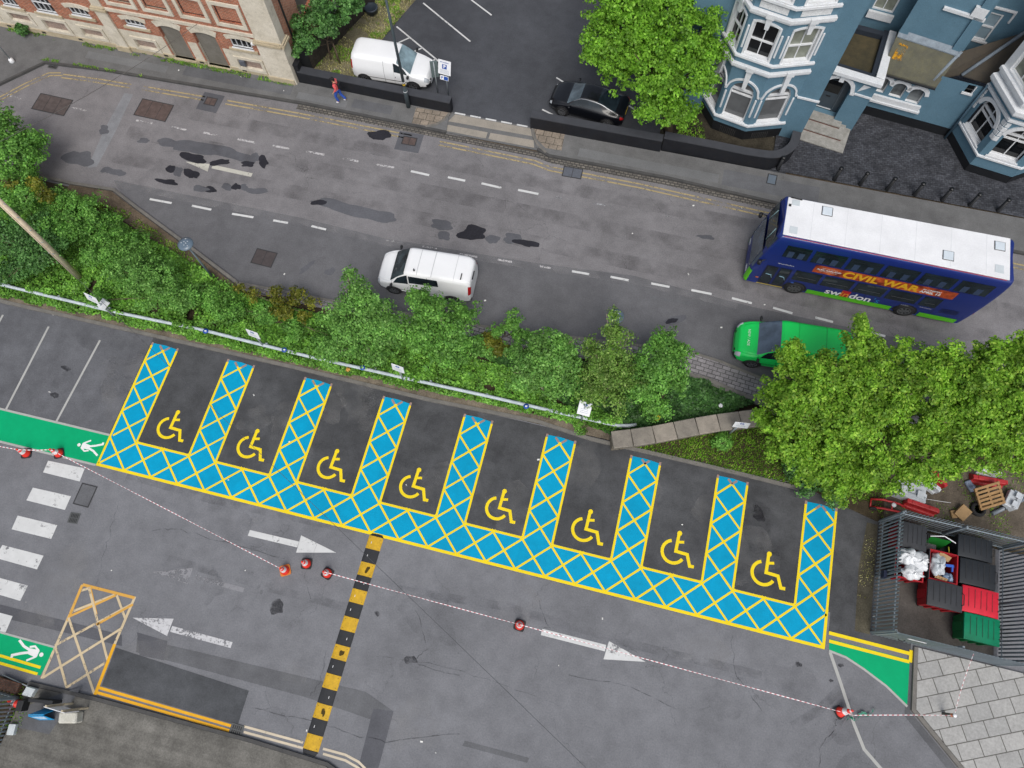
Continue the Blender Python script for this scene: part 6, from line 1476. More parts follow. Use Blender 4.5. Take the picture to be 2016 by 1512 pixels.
# thicket on the left
S_ = 'shrubs in the left hand thicket'
bush('shrub', 'big leafy shrub at the left edge overhanging the road', (20, 290), 2.0, 1.7, 516, 28, .28, 0.096, lf_shrub, 41, S_, 1.4, extra=[(60, 300, 1.6, .9), (-10, 240, 2.4, 1.0), (50, 345, 1.3, .9), (80, 280, 1.5, .5)])
bush('shrub', 'shrub streaked with yellow leaves at the left edge', (40, 385), 1.7, 1.2, 204, 26, .25, 0.088, lf_shrub, 42, S_, .9)
bush('shrub', 'yellow leaved sprig showing above the left thicket', (95, 385), 2.1, .55, 60, 18, .2, .1, lf_bronze, 43, S_, .45, extra=[(20, 365, 2.2, .4, .3), (70, 360, 2.1, .4, .3), (125, 405, 1.7, .35)])
bush('shrub', 'rounded green shrub by the bend of the verge kerb', (165, 430), 1.6, 1.3, 396, 28, .26, 0.088, lf_shrub, 44, S_, 1.1, extra=[(125, 400, 1.5, .9), (213, 446, 1.2, .8), (130, 440, 1.5, 1.2)])
bush('shrub', 'wide dark green shrub in front of the telegraph pole', (75, 480), 1.7, 1.5, 396, 28, .26, 0.092, lf_dark, 45, S_, 1.0, extra=[(20, 460, 1.7, 1.2), (30, 530, 1.0, 1.0)])
bush('shrub', 'pale green dome shaped shrub between the verge and the white rail', (285, 552), 1.8, 1.45, 504, 28, .26, 0.080, lf_birch, 46, S_, 1.2, extra=[(332, 578, 1.2, 1.0), (250, 530, 1.5, 1.1), (282, 508, 1.5, .8), (370, 590, .9, .8)])
bush('shrub', 'dense green shrub behind the dome shaped shrub', (222, 492), 1.4, 1.1, 312, 28, .26, 0.088, lf_shrub, 47, S_, .9, extra=[(268, 482, 1.0, .7), (190, 495, 1.2, .9), (322, 532, .7, .6)])
bush('shrub', 'low green shrub at the end of the dirt verge', (420, 590), .8, .9, 228, 26, .24, 0.080, lf_shrub, 48, S_, .55, extra=[(392, 578, .6, .5), (450, 615, .6, .8), (200, 585, .6, .6)])
bush('weed_clump', 'dark nettle clump at the head of the last hatched strips', (1590, 945), .5, .75, 190, 20, .22, .1, lf_dark, 49, 'weeds along the bays', .45, extra=[(1560, 915, .5, .7), (1640, 975, .5, .6), (1610, 920, .6, .7)], cat='weeds')
bush('weed_clump', 'leafy weed clump at the foot of the disabled bay sign by the stone wall', (1420, 868), .35, .42, 60, 18, .18, .09, lf_shrub, 50, 'weeds along the bays', .35, cat='weeds')
bush('weed_clump', 'small weed tuft at the foot of the tall square sign in the kerbside dirt', (1143, 838), .2, .35, 44, 16, .16, .07, lf_ivy, 51, 'weeds along the bays', .22, cat='weeds')
bush('weed_clump', 'weed tuft against the brick building at its left end', (42, 58), .4, .4, 50, 18, .18, .1, lf_dark, 52, 'weeds along the bays', .35, cat='weeds')
t = bush('climbing_shrub', 'dark glossy shrub growing between the brick gable and the timber fence', (640, 50), 2.6, 1.0, 420, 24, .24, .12, lf_dark, 53, 'shrubs by the brick building', 1.3, extra=[(605, 90, 2.0, .75, 1.0), (680, 20, 2.6, .9, 1.3), (625, 30, 2.9, .8, 1.1), (590, 60, 2.3, .5, .9), (690, -20, 2.8, .9, 1.2)])
# creepers and grass: masses nobody could count
cover('ivy', [(-13, 5.35), (21.3, 5.55), (21.5, 6.2), (18, 7.4), (10, 7.9), (2, 8.3), (-2, 9.6), (-6, 10.8), (-13, 11.5)], 72000, .1, lf_ivy, .62, 60, z0=.04, gap=.12)
cover('ivy', [(20.5, 5.6), (21.6, 5.4), (25.2, 7.0), (27.4, 8.5), (25.1, 9.1), (22.5, 8.9), (19, 8.6), (15, 8.5), (12, 8.3), (17, 7.3)], 24000, .12, lf_ivyd, .35, 61, z0=.04)
cover('ivy', [(-12, 5.28), (12, 5.4), (12, 5.75), (-12, 5.7)], 5200, .08, lf_ivy, .14, 62, z0=.05, gap=.34)
blades('grass', [(21.2, 5.1), (30.0, 5.12), (31.6, 4.9), (33, 5.2), (33, 8.4), (28.5, 8.2), (25.2, 6.4), (22.5, 5.3)], 15000, .17, lf_grass, 63)
blades('grass', [(33, 4.5), (46, 4.5), (46, 8.5), (33, 8.5)], 9000, .16, lf_grass, 64, gap=.5)
sheet('grass_verge', [(.62, 22.2), (3.3, 22.2), (3.5, 24.2), (3.95, 26.4), (4.85, 29.2), (6.0, 32), (3.6, 32), (.62, 22.8)], .03, asphalt('stony_grass_soil', A(130, 124, 100), speck=.45, blotch=.35))
blades('grass', [(.7, 22.3), (3.2, 22.3), (3.6, 25), (4.8, 29.2), (5.6, 32), (3.7, 32), (.7, 23)], 9000, .12, lf_grass, 65, gap=.47, z0=.03)
blades('grass', [(.7, 22.3), (3.2, 22.3), (3.6, 25), (4.8, 29.2), (5.6, 32), (3.7, 32), (.7, 23)], 5000, .1, lf_dry, 66, gap=.3, z0=.03)
blades('grass', [(-26, 21.35), (-.1, 21.2), (-.1, 21.58), (-26, 21.58)], 3600, .12, lf_grass, 67, gap=.42, z0=.12)
blades('grass', [(-15, 19.75), (-8, 19.95), (-8, 20.1), (-14.6, 19.95)], 900, .1, lf_grass, 68, gap=.45, z0=.1)
blades('grass', [(-9.6, 11.6), (-5.8, 11.0), (-2.2, 9.7), (1.2, 8.3), (1.4, 8.6), (-2, 10.0), (-5.5, 11.4), (-9.6, 12.0)], 4500, .14, lf_grass, 69, gap=.42, z0=.06)
blades('grass', [(-2.6, -10.9), (.4, -10.95), (.3, -14), (-2.6, -14)], 1500, .12, lf_grass, 70, gap=.55, z0=.06)
blades('grass', [(32.75, .9), (33.35, .9), (33.4, 3.6), (32.9, 3.6)], 260, .05, lf_dry, 71, gap=.45, z0=.0)
sheet('mossy_edge', [(32.8, -.5), (33.42, -.5), (33.42, 4.2), (32.95, 4.2), (32.75, 2.2)], .0085, asphalt('mossy_asphalt', A(84, 80, 68), speck=.4, blotch=.4))
blades('grass', [(20.6, 22.1), (23.2, 22.1), (22.6, 24), (20.6, 24.5)], 1500, .13, lf_grass, 72, gap=.35, z0=.03)

rx = [(-12, 5.86), (-4, 5.86), (2, 5.88), (8, 5.84), (15, 5.86), (21.6, 5.92)]
cover('ivy', [(p[0], p[1] - .16) for p in rx] + [(p[0], p[1] + .3) for p in rx[::-1]], 9000, .1, lf_ivy, .62, 75, z0=.3, gap=.55)
# ------------------------------------------------------------------ street furniture and loose things
galv = plain('galvanised_steel', A(178, 186, 190), rough=.5, metal=.3, var=.15)
palis = plain('palisade_grey', A(138, 150, 158), rough=.5, var=.15)
signw = plain('sign_white', A(246, 247, 250), rough=.4, var=.04)
signb = plain('sign_blue', A(30, 80, 170), rough=.4, var=.05)
conered = plain('cone_red', A(236, 52, 36), rough=.5, var=.1)
conewh = plain('cone_white', A(244, 240, 240), rough=.4, var=.08)
coneblk = plain('cone_black_base', A(44, 42, 44), rough=.8, var=.2)
coneora = plain('cone_orange_base', A(228, 132, 42), rough=.6, var=.2)
darkgrey = plain('dark_grey_paint', A(78, 90, 96), rough=.5, var=.12)

# lamp column on the far pavement
t = thing('lamp_post', 'tall dark grey lamp column on the pavement in front of the parked white van', 'lamp post', (6.71, 21.36, .12))
b = MB().lathe((6.71, 21.36, .12), [(.12, 0), (.12, 1.4), (.085, 1.5), (.085, 1.55)], 14); build(b, 'base_compartment', darkgrey, t)
b = MB().tube([(6.71, 21.36, 1.6), (6.71, 21.36, 8.5)], [.08, .055], 12); build(b, 'column', darkgrey, t)
b = MB().tube([(6.71, 21.36, 8.4), (6.7, 21.0, 8.75), (6.68, 20.2, 8.85)], .04, 8); build(b, 'arm', darkgrey, t)
b = MB().obox((6.67, 19.85, 8.85), (.13, 0, 0), (0, .38, .02), (0, 0, .06), bev=.04); build(b, 'lantern', darkgrey, t)
b = MB().lathe((6.71, 21.36, 1.75), [(.086, 0), (.086, .12)], 14); build(b, 'yellow_tag', plain('yellow_tag', A(214, 176, 50)), t)
b = MB().lathe((6.71, 21.36, 1.95), [(.084, 0), (.084, .05)], 14).lathe((6.71, 21.36, 1.3), [(.123, 0), (.123, .05)], 14); build(b, 'band', signw, t)
# short post with white foot on the far corner
t = thing('sign_post', 'thin grey post with a white foot on the pavement corner at the far left', 'post', (*G(25, 122, .12), .12))
x, y = G(25, 122, .12); b = MB().tube([(x, y, .12), (x, y, 3.4)], .04, 8); build(b, 'pole', galv, t)
b = MB().lathe((x, y, .12), [(.13, 0), (.15, .05), (.12, .22), (.05, .26)], 12); build(b, 'foot', signw, t)
# round topped lamps by the road
disc = plain('blue_grey_canopy', A(106, 124, 140), rough=.3, var=.2, scale=5)
def round_lamp(base, z, label):
    t = thing('street_lamp', label, 'street lamp', (base[0], base[1], .05), 0, 'round topped street lamps'); x, y = base
    b = MB().tube([(x, y, .05), (x, y, z)], [.055, .04], 8); build(b, 'post', plain('blue_grey_post', A(104, 118, 124), rough=.5), t)
    b = MB().lathe((x, y, z), [(.05, 0), (.12, .02), (.1, .2), (.28, .24), (.36, .27), (.36, .3), (.2, .35), (0, .37)], 24); h = build(b, 'canopy', disc, t)
    b = MB().lathe((x, y, z + .02), [(.1, .02), (.1, .2)], 12, caps=False); build(b, 'lamp', plain('opal_lamp', A(220, 222, 220), rough=.2), t)
    b = MB()
    for k in range(7): a = k * 2.4; r = .05 + .03 * k; b.obox((x + r * math.cos(a), y + r * math.sin(a), z + .383 - r * r * .5), (.02, 0, 0), (0, .012, 0), (0, 0, .004))
    build(b, 'bird_lime', signw, h)
c1 = G(365, 480, 3.5); round_lamp(c1, 3.2, 'round topped grey street lamp over the verge kerb, left of the white crew van')
c2 = G(1215, 610, 3.5); round_lamp((c2[0], c2[1] - .3), 3.2, 'round topped grey street lamp above the wispy olive tree')
# timber telegraph pole with its wires
pole = stone('weathered_pole', A(250, 232, 204), A(222, 200, 170), scale=5, stain=A(130, 110, 88), amt=.25)
t = thing('telegraph_pole', 'weathered timber telegraph pole rising from the thicket at the left', 'telegraph pole', (-6.49, 7.26, 0))
b = MB().tube([(-6.49, 7.26, 0), (-6.6, 7.5, 4), (-6.8, 7.8, 9)], [.16, .14, .11], 12); build(b, 'mast', pole, t)
b = MB()
for k in range(5): b.obox((-6.52 - .02 * k, 7.28 + .08 * k, 2.4 + k * .9), (.16, 0, 0), (0, .015, 0), (0, 0, .012))
build(b, 'step_iron', galv, t)
def cable(a, b_, sag, r, mat, label, grp='overhead cables'):
    P = []
    for k in range(25):
        f = k / 24; P.append((a[0] + (b_[0] - a[0]) * f, a[1] + (b_[1] - a[1]) * f, a[2] + (b_[2] - a[2]) * f - sag * 4 * f * (1 - f)))
    m = MB().tube(P, r, 5); return solo(m, 'overhead_cable', mat, label, 'cable', grp, base=P[0])
wirem = plain('grey_wire', A(120, 116, 112), rough=.6); wirek = plain('dark_wire', A(80, 80, 84), rough=.6)
cable((-6.8, 7.7, 8.6), (-4.6, 21.55, 3.2), .35, .012, wirem, 'pale overhead wire crossing the road to the brick building')
pa = G3(700, 1010, 6.0); pc = G3(1180, 1530, 6.0)
dx, dy = pc[0] - pa[0], pc[1] - pa[1]
cable((-6.8, 7.7, 8.4), (pc[0] + dx * .1, pc[1] + dy * .1, 6.2), .9, .008, wirek, 'thin dark overhead wire crossing the car park')

# white pipe rail with little blue plaques in the ivy
t = thing('guard_rail', 'long pale metal rail running through the ivy behind the bays', 'rail', (5, 5.85, 0))
rl = stone('pale_rail_paint', A(206, 216, 220), A(176, 188, 194), scale=3, stain=A(140, 148, 146), amt=.4)
rp = GG([(-160, 520), (0, 560), (230, 615), (400, 650), (600, 700), (800, 745), (960, 780), (1100, 812), (1215, 838)], .48)
b = MB().tube([(p[0], p[1], .5) for p in rp] + [(21.95, 5.98, .42), (22.25, 6.15, .28)], .08, 10); b = build(b, 'beam', rl, t)
for k in range(12):
    x = -9.5 + 2.75 * k; m = MB().box(x - .05, x + .05, 5.86, 5.96, 0, .45); build(m, 'post', rl, t)
for px in ((405, 652), (560, 689), (714, 724), (1036, 800)):
    x, y = G(*px, .58); m = MB().lathe((x, y, .575), [(.0, 0), (.13, 0), (.13, .03), (0, .03)], 16); p = build(m, 'plaque', signb, t)
    m = MB().obox((x, y, .61), (.05, .01, 0), (-.005, .03, 0), (0, 0, .006)); build(m, 'plaque_mark', signw, p)

# signs of the disabled bays
def bay_sign(base, z, label, w=.56, h=.56, tilt=0.0, lean=(0, 0), yaw=0.0, dark=False, cross=True):
    x, y = base; t = thing('parking_sign', label, 'sign', (x, y, .03), 0, 'signs at the disabled bays')
    tx, ty = x + lean[0], y + lean[1]
    b = MB().tube([(x, y, .03), (tx, ty, z + h * .4)], .045, 8); build(b, 'pole', galv, t)
    c, s_ = math.cos(yaw), math.sin(yaw); ct, st = math.cos(tilt), math.sin(tilt)
    u = np.array([c, s_, 0]); v = np.array([-s_ * st, c * st, ct]); n = np.array([s_ * ct, -c * ct, st])
    o = np.array([tx, ty, z]) + n * .045
    b = MB().obox(o, u * w / 2, v * h / 2, n * .012, bev=.01); pl = build(b, 'sign_plate', signw, t)
    b = MB(); cc = o + n * .0135 + v * h * .3
    P = [cc + u * .1 * math.cos(a * PI / 8) + v * .075 * math.sin(a * PI / 8) for a in range(16)]; b.extr(P, n * .004); em = build(b, 'blue_emblem', signb, pl)
    b = MB().obox(cc + n * .006, u * .04, v * .012, n * .001).obox(cc + n * .006 - u * .01, u * .012, v * .05, n * .0012); build(b, 'emblem_mark', signw, em)
    b = MB()
    for k in range(3): b.obox(o + n * .0132 - v * h * (.02 + .13 * k), u * w * .3, v * .012, n * .001)
    build(b, 'small_print', plain('sign_grey_print', A(190, 196, 206)), pl)
    return t
bay_sign((-3.68, 5.62), 1.9, 'leaning white sign by the telegraph pole, a second plate on its post', .72, .5, rad(14), (-.25, .1), -.2)
x, y = -3.86, 5.68
bay_sign((4.15, 5.78), 1.85, 'white sign standing in the ivy above the second disabled bay', .62, .55, rad(8), (.02, .02), -.12)
bay_sign((11.2, 5.72), 1.85, 'white sign standing in the ivy above the fourth disabled bay', .6, .55, rad(8), (.0, .02), -.12)
bay_sign((19.77, 5.71), 1.9, 'upright square white sign on a bare post in the kerbside dirt', .58, .8, rad(28), (.03, .1), -.05)
bay_sign((26.41, 6.69), 1.9, 'white sign on a leaning post in the grass beside the stone wall', .66, .5, rad(8), (.16, .0), .12)
b = MB().obox((-3.84, 5.8, 1.15), (.2, -.1, .1), (.1, .2, .06), (-.03, -.02, .1)); setp(build(b, 'sign_plate', signw, bpy.data.objects['parking_sign'], world=True), 'second white plate lower on the post')

# parking sign of the far car park, seen on its post; and the bare back of another
t = thing('parking_sign', 'white pay and display sign with a blue P square at the far car park entrance', 'sign', (8.6, 22.75, .05), 0, 'signs of the far car park')
b = MB().tube([(8.6, 22.75, 0), (8.6, 22.8, 2.25)], .035, 8); build(b, 'pole', galv, t)
o = np.array([8.6, 22.72, 2.05]); u = np.array([.99, -.1, 0]); ti = rad(18); n = np.array([-.1 * math.cos(ti), -.99 * math.cos(ti), math.sin(ti)]); v = np.cross(n, u)
b = MB().obox(o, u * .36, v * .4, n * .012); pl = build(b, 'sign_plate', signw, t)
b = MB().obox(o + n * .014 + v * .05, u * .13, v * .13, n * .002); pp = build(b, 'blue_panel', signb, pl)
b = MB(); lettering(b, 'P', .26, o + n * .018 + v * .05, u, v, bold=.012); build(b, 'letter', signw, pp)
b = MB(); lettering(b, 'PAY & DISPLAY', .075, o + n * .0135 + v * .28, u, v, bold=.003); build(b, 'heading', signb, pl)
b = MB()
for k in range(4): b.obox(o + n * .0132 - v * (.14 + .06 * k), u * .26, v * .012, n * .001)
build(b, 'small_print', plain('sign_grey_print', A(190, 196, 206)), pl)
o2 = o - v * .6 + n * 0; b = MB().obox(o2, u * .24, v * .12, n * .012); p2 = setp(build(b, 'lower_plate', signw, t), 'small lower plate with a P')
b = MB(); lettering(b, 'P', .17, o2 + n * .014 - u * .13, u, v, bold=.01); build(b, 'letter', signb, p2)
b = MB().obox(o2 + n * .0135 + u * .1, u * .12, v * .1, n * .002); build(b, 'blue_panel', signb, p2)
t = thing('notice_board', 'grey framed notice board seen from behind, beside the nose of the parked van', 'notice board', (7.98, 22.78, .05), 0, 'signs of the far car park')
b = MB().tube([(7.98, 22.78, 0), (7.98, 22.8, 2.2)], .035, 8); build(b, 'pole', galv, t)
b = MB().obox((7.96, 22.86, 1.65), (.2, .06, 0), (-.01, .03, .0), (0, 0, .55)); build(b, 'board', plain('board_grey_green', A(110, 124, 124)), t)
b = MB().obox((7.97, 22.9, 1.65), (.05, .0, 0), (0, .01, 0), (0, 0, .5)); build(b, 'stiffener', plain('board_pale', A(150, 170, 172)), t)

# bollards of the forecourt
bl = plain('black_bollard', A(22, 23, 26), rough=.4, var=.1)
x0 = [26.95, 29.88, 31.2, 32.58, 33.98, 35.37, 36.75, 38.15]
lab = ['black bollard standing alone by the end of the curved black wall', 'black bollard below the foot of the front steps', 'second of the row of black bollards, counted from the front steps', 'third of the row of black bollards, counted from the front steps', 'black bollard at the middle of the forecourt row behind the bus', 'third black bollard from the right edge', 'second black bollard from the right edge', 'black bollard nearest the right edge behind the bus']
def mk_bollard():
    t = thing('bollard', lab[0], 'bollard', (0, 0, .12), 0, 'black bollards along the forecourt')
    m = MB().lathe((0, 0, 0), [(.12, 0), (.12, .04), (.095, .06), (.095, .9)], 14); build(m, 'post', bl, t, world=False)
    m = MB().lathe((0, 0, .9), [(.095, 0), (.115, .01), (.118, .06), (.09, .1), (0, .115)], 14); build(m, 'cap', bl, t, world=False)
    return t
b0 = mk_bollard()
for i, x in enumerate(x0):
    o = b0 if i == 0 else copytree(b0); o.location = (x, 21.86, .12); o['label'] = lab[i]

# traffic cones and the striped tape between them
def mk_cone(base, label):
    t = thing('traffic_cone', label, 'traffic cone', (0, 0, 0), 0, 'traffic cones closing off the bays')
    P = [(.27 * (1 if abs(math.cos(a)) > .5 or True else 1) * (1 / max(abs(math.cos(a)), abs(math.sin(a)), .78)) * .86 * math.cos(a), .27 * (1 / max(abs(math.cos(a)), abs(math.sin(a)), .78)) * .86 * math.sin(a)) for a in [2 * PI * k / 24 for k in range(24)]]
    build(MB().prism(P, 0, .045), 'base', base, t, world=False)
    r = lambda z: .19 - .155 * (z - .04) / .71
    def sec(z0, z1, off=0.0): return MB().lathe((0, 0, 0), [(r(z0) + off, z0), (r(z1) + off, z1)], 20, caps=False)
    c = build(MB().lathe((0, 0, 0), [(r(.04) + .015, .045), (r(.06), .07), (r(.75), .75), (.0, .752)], 20), 'cone_body', conered, t, world=False)
    build(sec(.3, .5, .003), 'white_sleeve', conewh, c, world=False); build(sec(.62, .68, .003), 'white_band', conewh, c, world=False)
    return t
cones = [((53, 893), coneblk, 'traffic cone at the left edge on the green walkway line', (.0, .0)), ((117, 893), coneblk, 'traffic cone on the green walkway line nearer the white walking figure', (0, 0)), ((562, 1123), coneora, 'traffic cone with an orange base, left of its two neighbours', (0, 0)), ((604, 1110), coneblk, 'traffic cone standing free between the orange based cone and the taped one', (0, 0)), ((645, 1129), coneblk, 'traffic cone nearest the speed hump, tape tied on its right', (0, 0)), ((1023, 1231), coneblk, 'traffic cone standing alone at the tail of the big white arrow', (0, 0)), ((1652, 1402), coneblk, 'traffic cone pulled over to the right by the grey guide line', (rad(3), rad(24)))]
first = None; CP = []
for px, bm_, lb, lean in cones:
    if bm_ is coneora or first is None: o = mk_cone(bm_, lb); first = first or o
    else: o = copytree(first); o['label'] = lb
    x, y = G(*px); o.location = (x, y, .014); o.rotation_euler = (lean[0], lean[1], R0.uniform(0, 1.5)); CP.append((x, y))
tapem, nt, bb = newmat('striped_tape'); tc = obj_pos(nt)
w_ = N(nt, 'ShaderNodeTexWave', wave_type='BANDS', bands_direction='X'); w_.inputs['Scale'].default_value = 1.6; L(nt, tc, w_.inputs['Vector'])
L(nt, ramp(nt, w_.outputs['Fac'], [(.38, A(206, 120, 126)), (.46, A(248, 246, 248))]), bb.inputs['Base Color']); bb.inputs['Roughness'].default_value = .45
def tape(a, b_, sag, label, za=.7, zb=.7, w=.028):
    a = np.array([*a, za]); b_ = np.array([*b_, zb]); d = b_ - a; Lh = np.hypot(d[0], d[1]); rz = math.atan2(d[1], d[0])
    m = MB(); n = max(8, int(Lh * 3)); P = []
    for k in range(n + 1):
        f = k / n; tw = .75 + .25 * math.sin(f * Lh * 1.3); z = d[2] * f - sag * 4 * f * (1 - f)
        P.append((Lh * f, -w / 2 * tw, z - .3 * w), ); P.append((Lh * f, w / 2 * tw, z + w * .3))
    m.add(P, [(2 * k, 2 * k + 2, 2 * k + 3, 2 * k + 1) for k in range(n)])
    o = build(m, 'barrier_tape', tapem, None, world=False, fix=False); o.location = tuple(a); o.rotation_euler = (0, 0, rz)
    return setp(o, label, 'barrier tape', 'stretches of striped tape')
tape((CP[0][0] - 2.0, CP[0][1] - .1), CP[0], .1, 'striped tape running off the left edge from the first cone')
tape(CP[0], CP[1], .1, 'short striped tape between the two cones on the green walkway')
tape(CP[1], CP[2], .25, 'long striped tape from the green walkway cones to the orange based cone')
tape(CP[4], CP[5], .2, 'striped tape crossing above the speed hump')
tape(CP[5], (CP[6][0] + .3, CP[6][1]), .25, 'long striped tape from the lone cone to the leaning cone', .7, .66)
ps = (36.45, -2.86)
tape((CP[6][0] + .3, CP[6][1]), ps, .15, 'striped tape from the leaning cone to the paving post', .66, .9)
tape(ps, (36.75, -.42), .1, 'striped tape from the paving post up to the bin store fence', .92, 1.6)
t = thing('marker_post', 'short dark post with an orange band and pale top on the slab paving', 'post', (ps[0] - .05, ps[1], .1))
b = MB().lathe((ps[0], ps[1], .1), [(.07, 0), (.06, .84)], 12); build(b, 'shaft', plain('dark_olive_post', A(84, 80, 70)), t)
b = MB().lathe((ps[0], ps[1], .1), [(.068, .62), (.066, .78)], 12, caps=False); build(b, 'orange_band', plain('orange_band', A(226, 128, 60)), t)
b = MB().lathe((ps[0], ps[1], .93), [(.075, 0), (.08, .03), (.05, .06), (0, .07)], 12); build(b, 'cap', signw, t)
# loose tangle of green tape
m = MB(); g_ = random.Random(4); c = G(1690, 1412)
P = [(c[0] + (k - 6) * .085, c[1] + .1 * math.sin(k * 1.1) + (k - 6) * .05, .05 + .09 * abs(math.sin(k * 1.7))) for k in range(14)]
for a, b_ in zip(P[:-1], P[1:]):
    s_ = g_.uniform(-.09, .09); m.add([a, b_, (b_[0] + s_, b_[1] + .1, b_[2] + .03), (a[0] - s_, a[1] + .09, a[2] + .02)], [(0, 1, 2, 3)])
solo(m, 'tape_tangle', plain('green_tape', A(40, 150, 120), var=.5, scale=12), 'crumpled green and white tape lying across the grey guide line', 'tape')

# speed hump of bolted rubber modules
hy = plain('hump_yellow', A(232, 184, 30), rough=.7, var=.3, scale=6); hk = plain('hump_black', A(44, 46, 50), rough=.75, var=.25, scale=6)
t = thing('speed_hump', 'speed hump of alternate yellow and black rubber modules across the car park', 'speed hump', (12.1, -6, 0))
hx0, hx1 = 11.79, 12.45; prof = [(0, .0), (.06, .03), (.18, .052), (.33, .06), (.48, .052), (.6, .03), (.66, 0)]
ya, yb, nmod = -1.56, -10.3, 15; st = (ya - yb) / nmod
def hump_piece(y1, y0, taper=0):
    m = MB(); P = [(hx0 + a, z + .008) for a, z in prof]; n = len(P)
    V = [(x, y1, z) for x, z in P] + [(x + (0 if not taper else (.33 + hx0 - x) * .25), y0, z if not taper else .009) for x, z in P]
    m.add(V, [(i, i + 1, n + i + 1, n + i) for i in range(n - 1)] + [tuple(range(n)), tuple(range(2 * n - 1, n - 1, -1))], False); return m
bolt = plain('hump_bolt', A(30, 30, 32), rough=.5)
catw = plain('reflector_white', A(238, 238, 238), rough=.3)
for k in range(nmod):
    y1 = ya - st * k; y0 = y1 - st + .012
    p = build(hump_piece(y1, y0), 'rubber_module', hy if k % 2 == 0 else hk, t)
    m = MB()
    for bx in (.1, .56):
        for by in (.1, st - .1): m.lathe((hx0 + bx, y1 - by, .046), [(.014, 0), (.014, .006)], 8)
    build(m, 'bolt_heads', bolt if k % 2 == 0 else hk, p)
    if k % 2 == 1 or k in (0, 4):
        for bx in (.2 + .22 * ((k // 2) % 2),): 
            q = MB().obox((hx0 + bx, y1 - st / 2, .068), (.012, 0, 0), (0, .045, 0), (0, 0, .006)); build(q, 'reflector', catw, p)
    if k in (2, 8, 12): q = MB().poly(blob(hx0 + .38, y1 - st / 2, .12, k, 14, .7, 1.2, rough=.6), .0695); build(q, 'scuff', paint('hump_scuff', A(80, 66, 30), wear=.45, wscale=14), p)
for y1, d in ((ya + .008, .13), (yb - .012, -.17)): build(hump_piece(y1, y1 + d, 1), 'end_cap', hk, t)

# drain gratings
def grate(px, w, d, label, rz=0.0, z=.006):
    c = G(*px); t = thing('drain_grate', label, 'drain grate', (c[0], c[1], z), rz, 'drain gratings')
    m = MB().box(-w / 2, w / 2, -d / 2, d / 2, -.01, .003); build(m, 'pit', plain('pit_black', A(20, 20, 20)), t, world=False)
    m = MB(); m.strip([(-w / 2, -d / 2), (w / 2, -d / 2), (w / 2, d / 2), (-w / 2, d / 2)], .05, .012, closed=True); n = 6
    for k in range(n): x = -w / 2 + w * (k + .5) / n; m.box(x - .018, x + .018, -d / 2, d / 2, .004, .011)
    m.box(-w / 2, w / 2, -.02, .02, .004, .0115); build(m, 'bars', plain('grate_iron', A(88, 90, 90), var=.3), t, world=False); return t
grate((146, 1020), .42, .42, 'square drain grate in the car park beside the zebra bars', .1)
grate((466, 1437), .5, .38, 'drain grate at the end of the amber double lines', 0, .02)
grate((105, 130), .5, .35, 'drain grate at the corner of the yellow lines, far left', .0, .02)
# ------------------------------------------------------------------ bin store
def palisade(name, label, runs, h, loc, grp, gates=(), pitch=.155):
    t = thing(name, label, 'fence', loc, 0, grp)
    for a, b in runs:
        a = np.array(a); b = np.array(b); d = b - a; Ln = np.hypot(*d); u = d / Ln; n = np.array([-u[1], u[0]])
        m = MB(); k = 0; s = .05
        while s < Ln:
            hh = h + R0.uniform(-.012, .012); c = a + u * s; w = .036
            q = lambda e, f, z: (c[0] + u[0] * e + n[0] * f, c[1] + u[1] * e + n[1] * f, z)
            V = []
            for z in (.06, hh - .12): V += [q(-w, .0, z), q(-w * .45, .02, z), q(0, .008, z), q(w * .45, .02, z), q(w, .0, z)]
            V += [q(-w * .6, .0, hh - .02), q(0, .006, hh - .06), q(w * .6, .0, hh)]
            m.add(V, [(0, 1, 6, 5), (1, 2, 7, 6), (2, 3, 8, 7), (3, 4, 9, 8), (5, 6, 10), (6, 7, 11, 10), (7, 8, 12, 11), (8, 9, 12)]); s += pitch; k += 1
        p = build(m, 'pales', palis, t, fix=False)
        for zz in (.35, h - .42):
            m = MB(); o = -.03; m.tube([(*(a + n * o), zz), (*(b + n * o), zz)], .028, 4, smooth=False); build(m, 'rail', palis, t)
        nposts = max(2, int(round(Ln / 2.5)) + 1)
        for k in range(nposts):
            c = a + u * Ln * k / (nposts - 1) - n * .07; m = MB().box(c[0] - .04, c[0] + .04, c[1] - .03, c[1] + .03, 0, h - .1); build(m, 'post', palis, t)
    return t
fx0, fx1, fy0, fy1 = 33.46, 38.55, -.46, 4.42
pf = palisade('palisade_fence', 'grey steel palisade fence enclosing the bin store', [((fx0, fy0), (fx0, fy1)), ((fx0, fy1), (fx1, fy1)), ((fx1, fy1), (fx1, fy0)), ((fx1, fy0), (fx0, fy0))], 2.35, (36, 2, 0), 'palisade fences')
m = MB().obox((34.6, -.5, 1.5), (.36, 0, 0), (0, .006, 0), (0, 0, .06)); build(m, 'white_plate', signw, pf)
m = MB().box(33.3, 33.42, 1.75, 2.05, .9, 1.2); build(m, 'lock_box', plain('navy_lock', A(30, 40, 70)), pf)
m = MB().tube([(34.0, -.56, 1.25), (34.1, -.6, 1.15), (34.25, -.6, 1.12), (34.3, -.55, 1.2)], .02, 6); build(m, 'chain', blacktrim, pf)
def binmat(nm, r, g, b): return plain(nm, A(r, g, b), rough=.55, var=.2, scale=3, spec=.2)
red_b = binmat('bin_red', 176, 34, 44); redlid = binmat('bin_red_lid', 226, 46, 66); green_b = binmat('bin_green', 20, 112, 62); greenlid = binmat('bin_green_lid', 12, 140, 100); blk_l = binmat('bin_black_lid', 48, 52, 57); gry_l = binmat('bin_grey_lid', 66, 68, 72); blk_b = binmat('bin_black', 40, 42, 44)
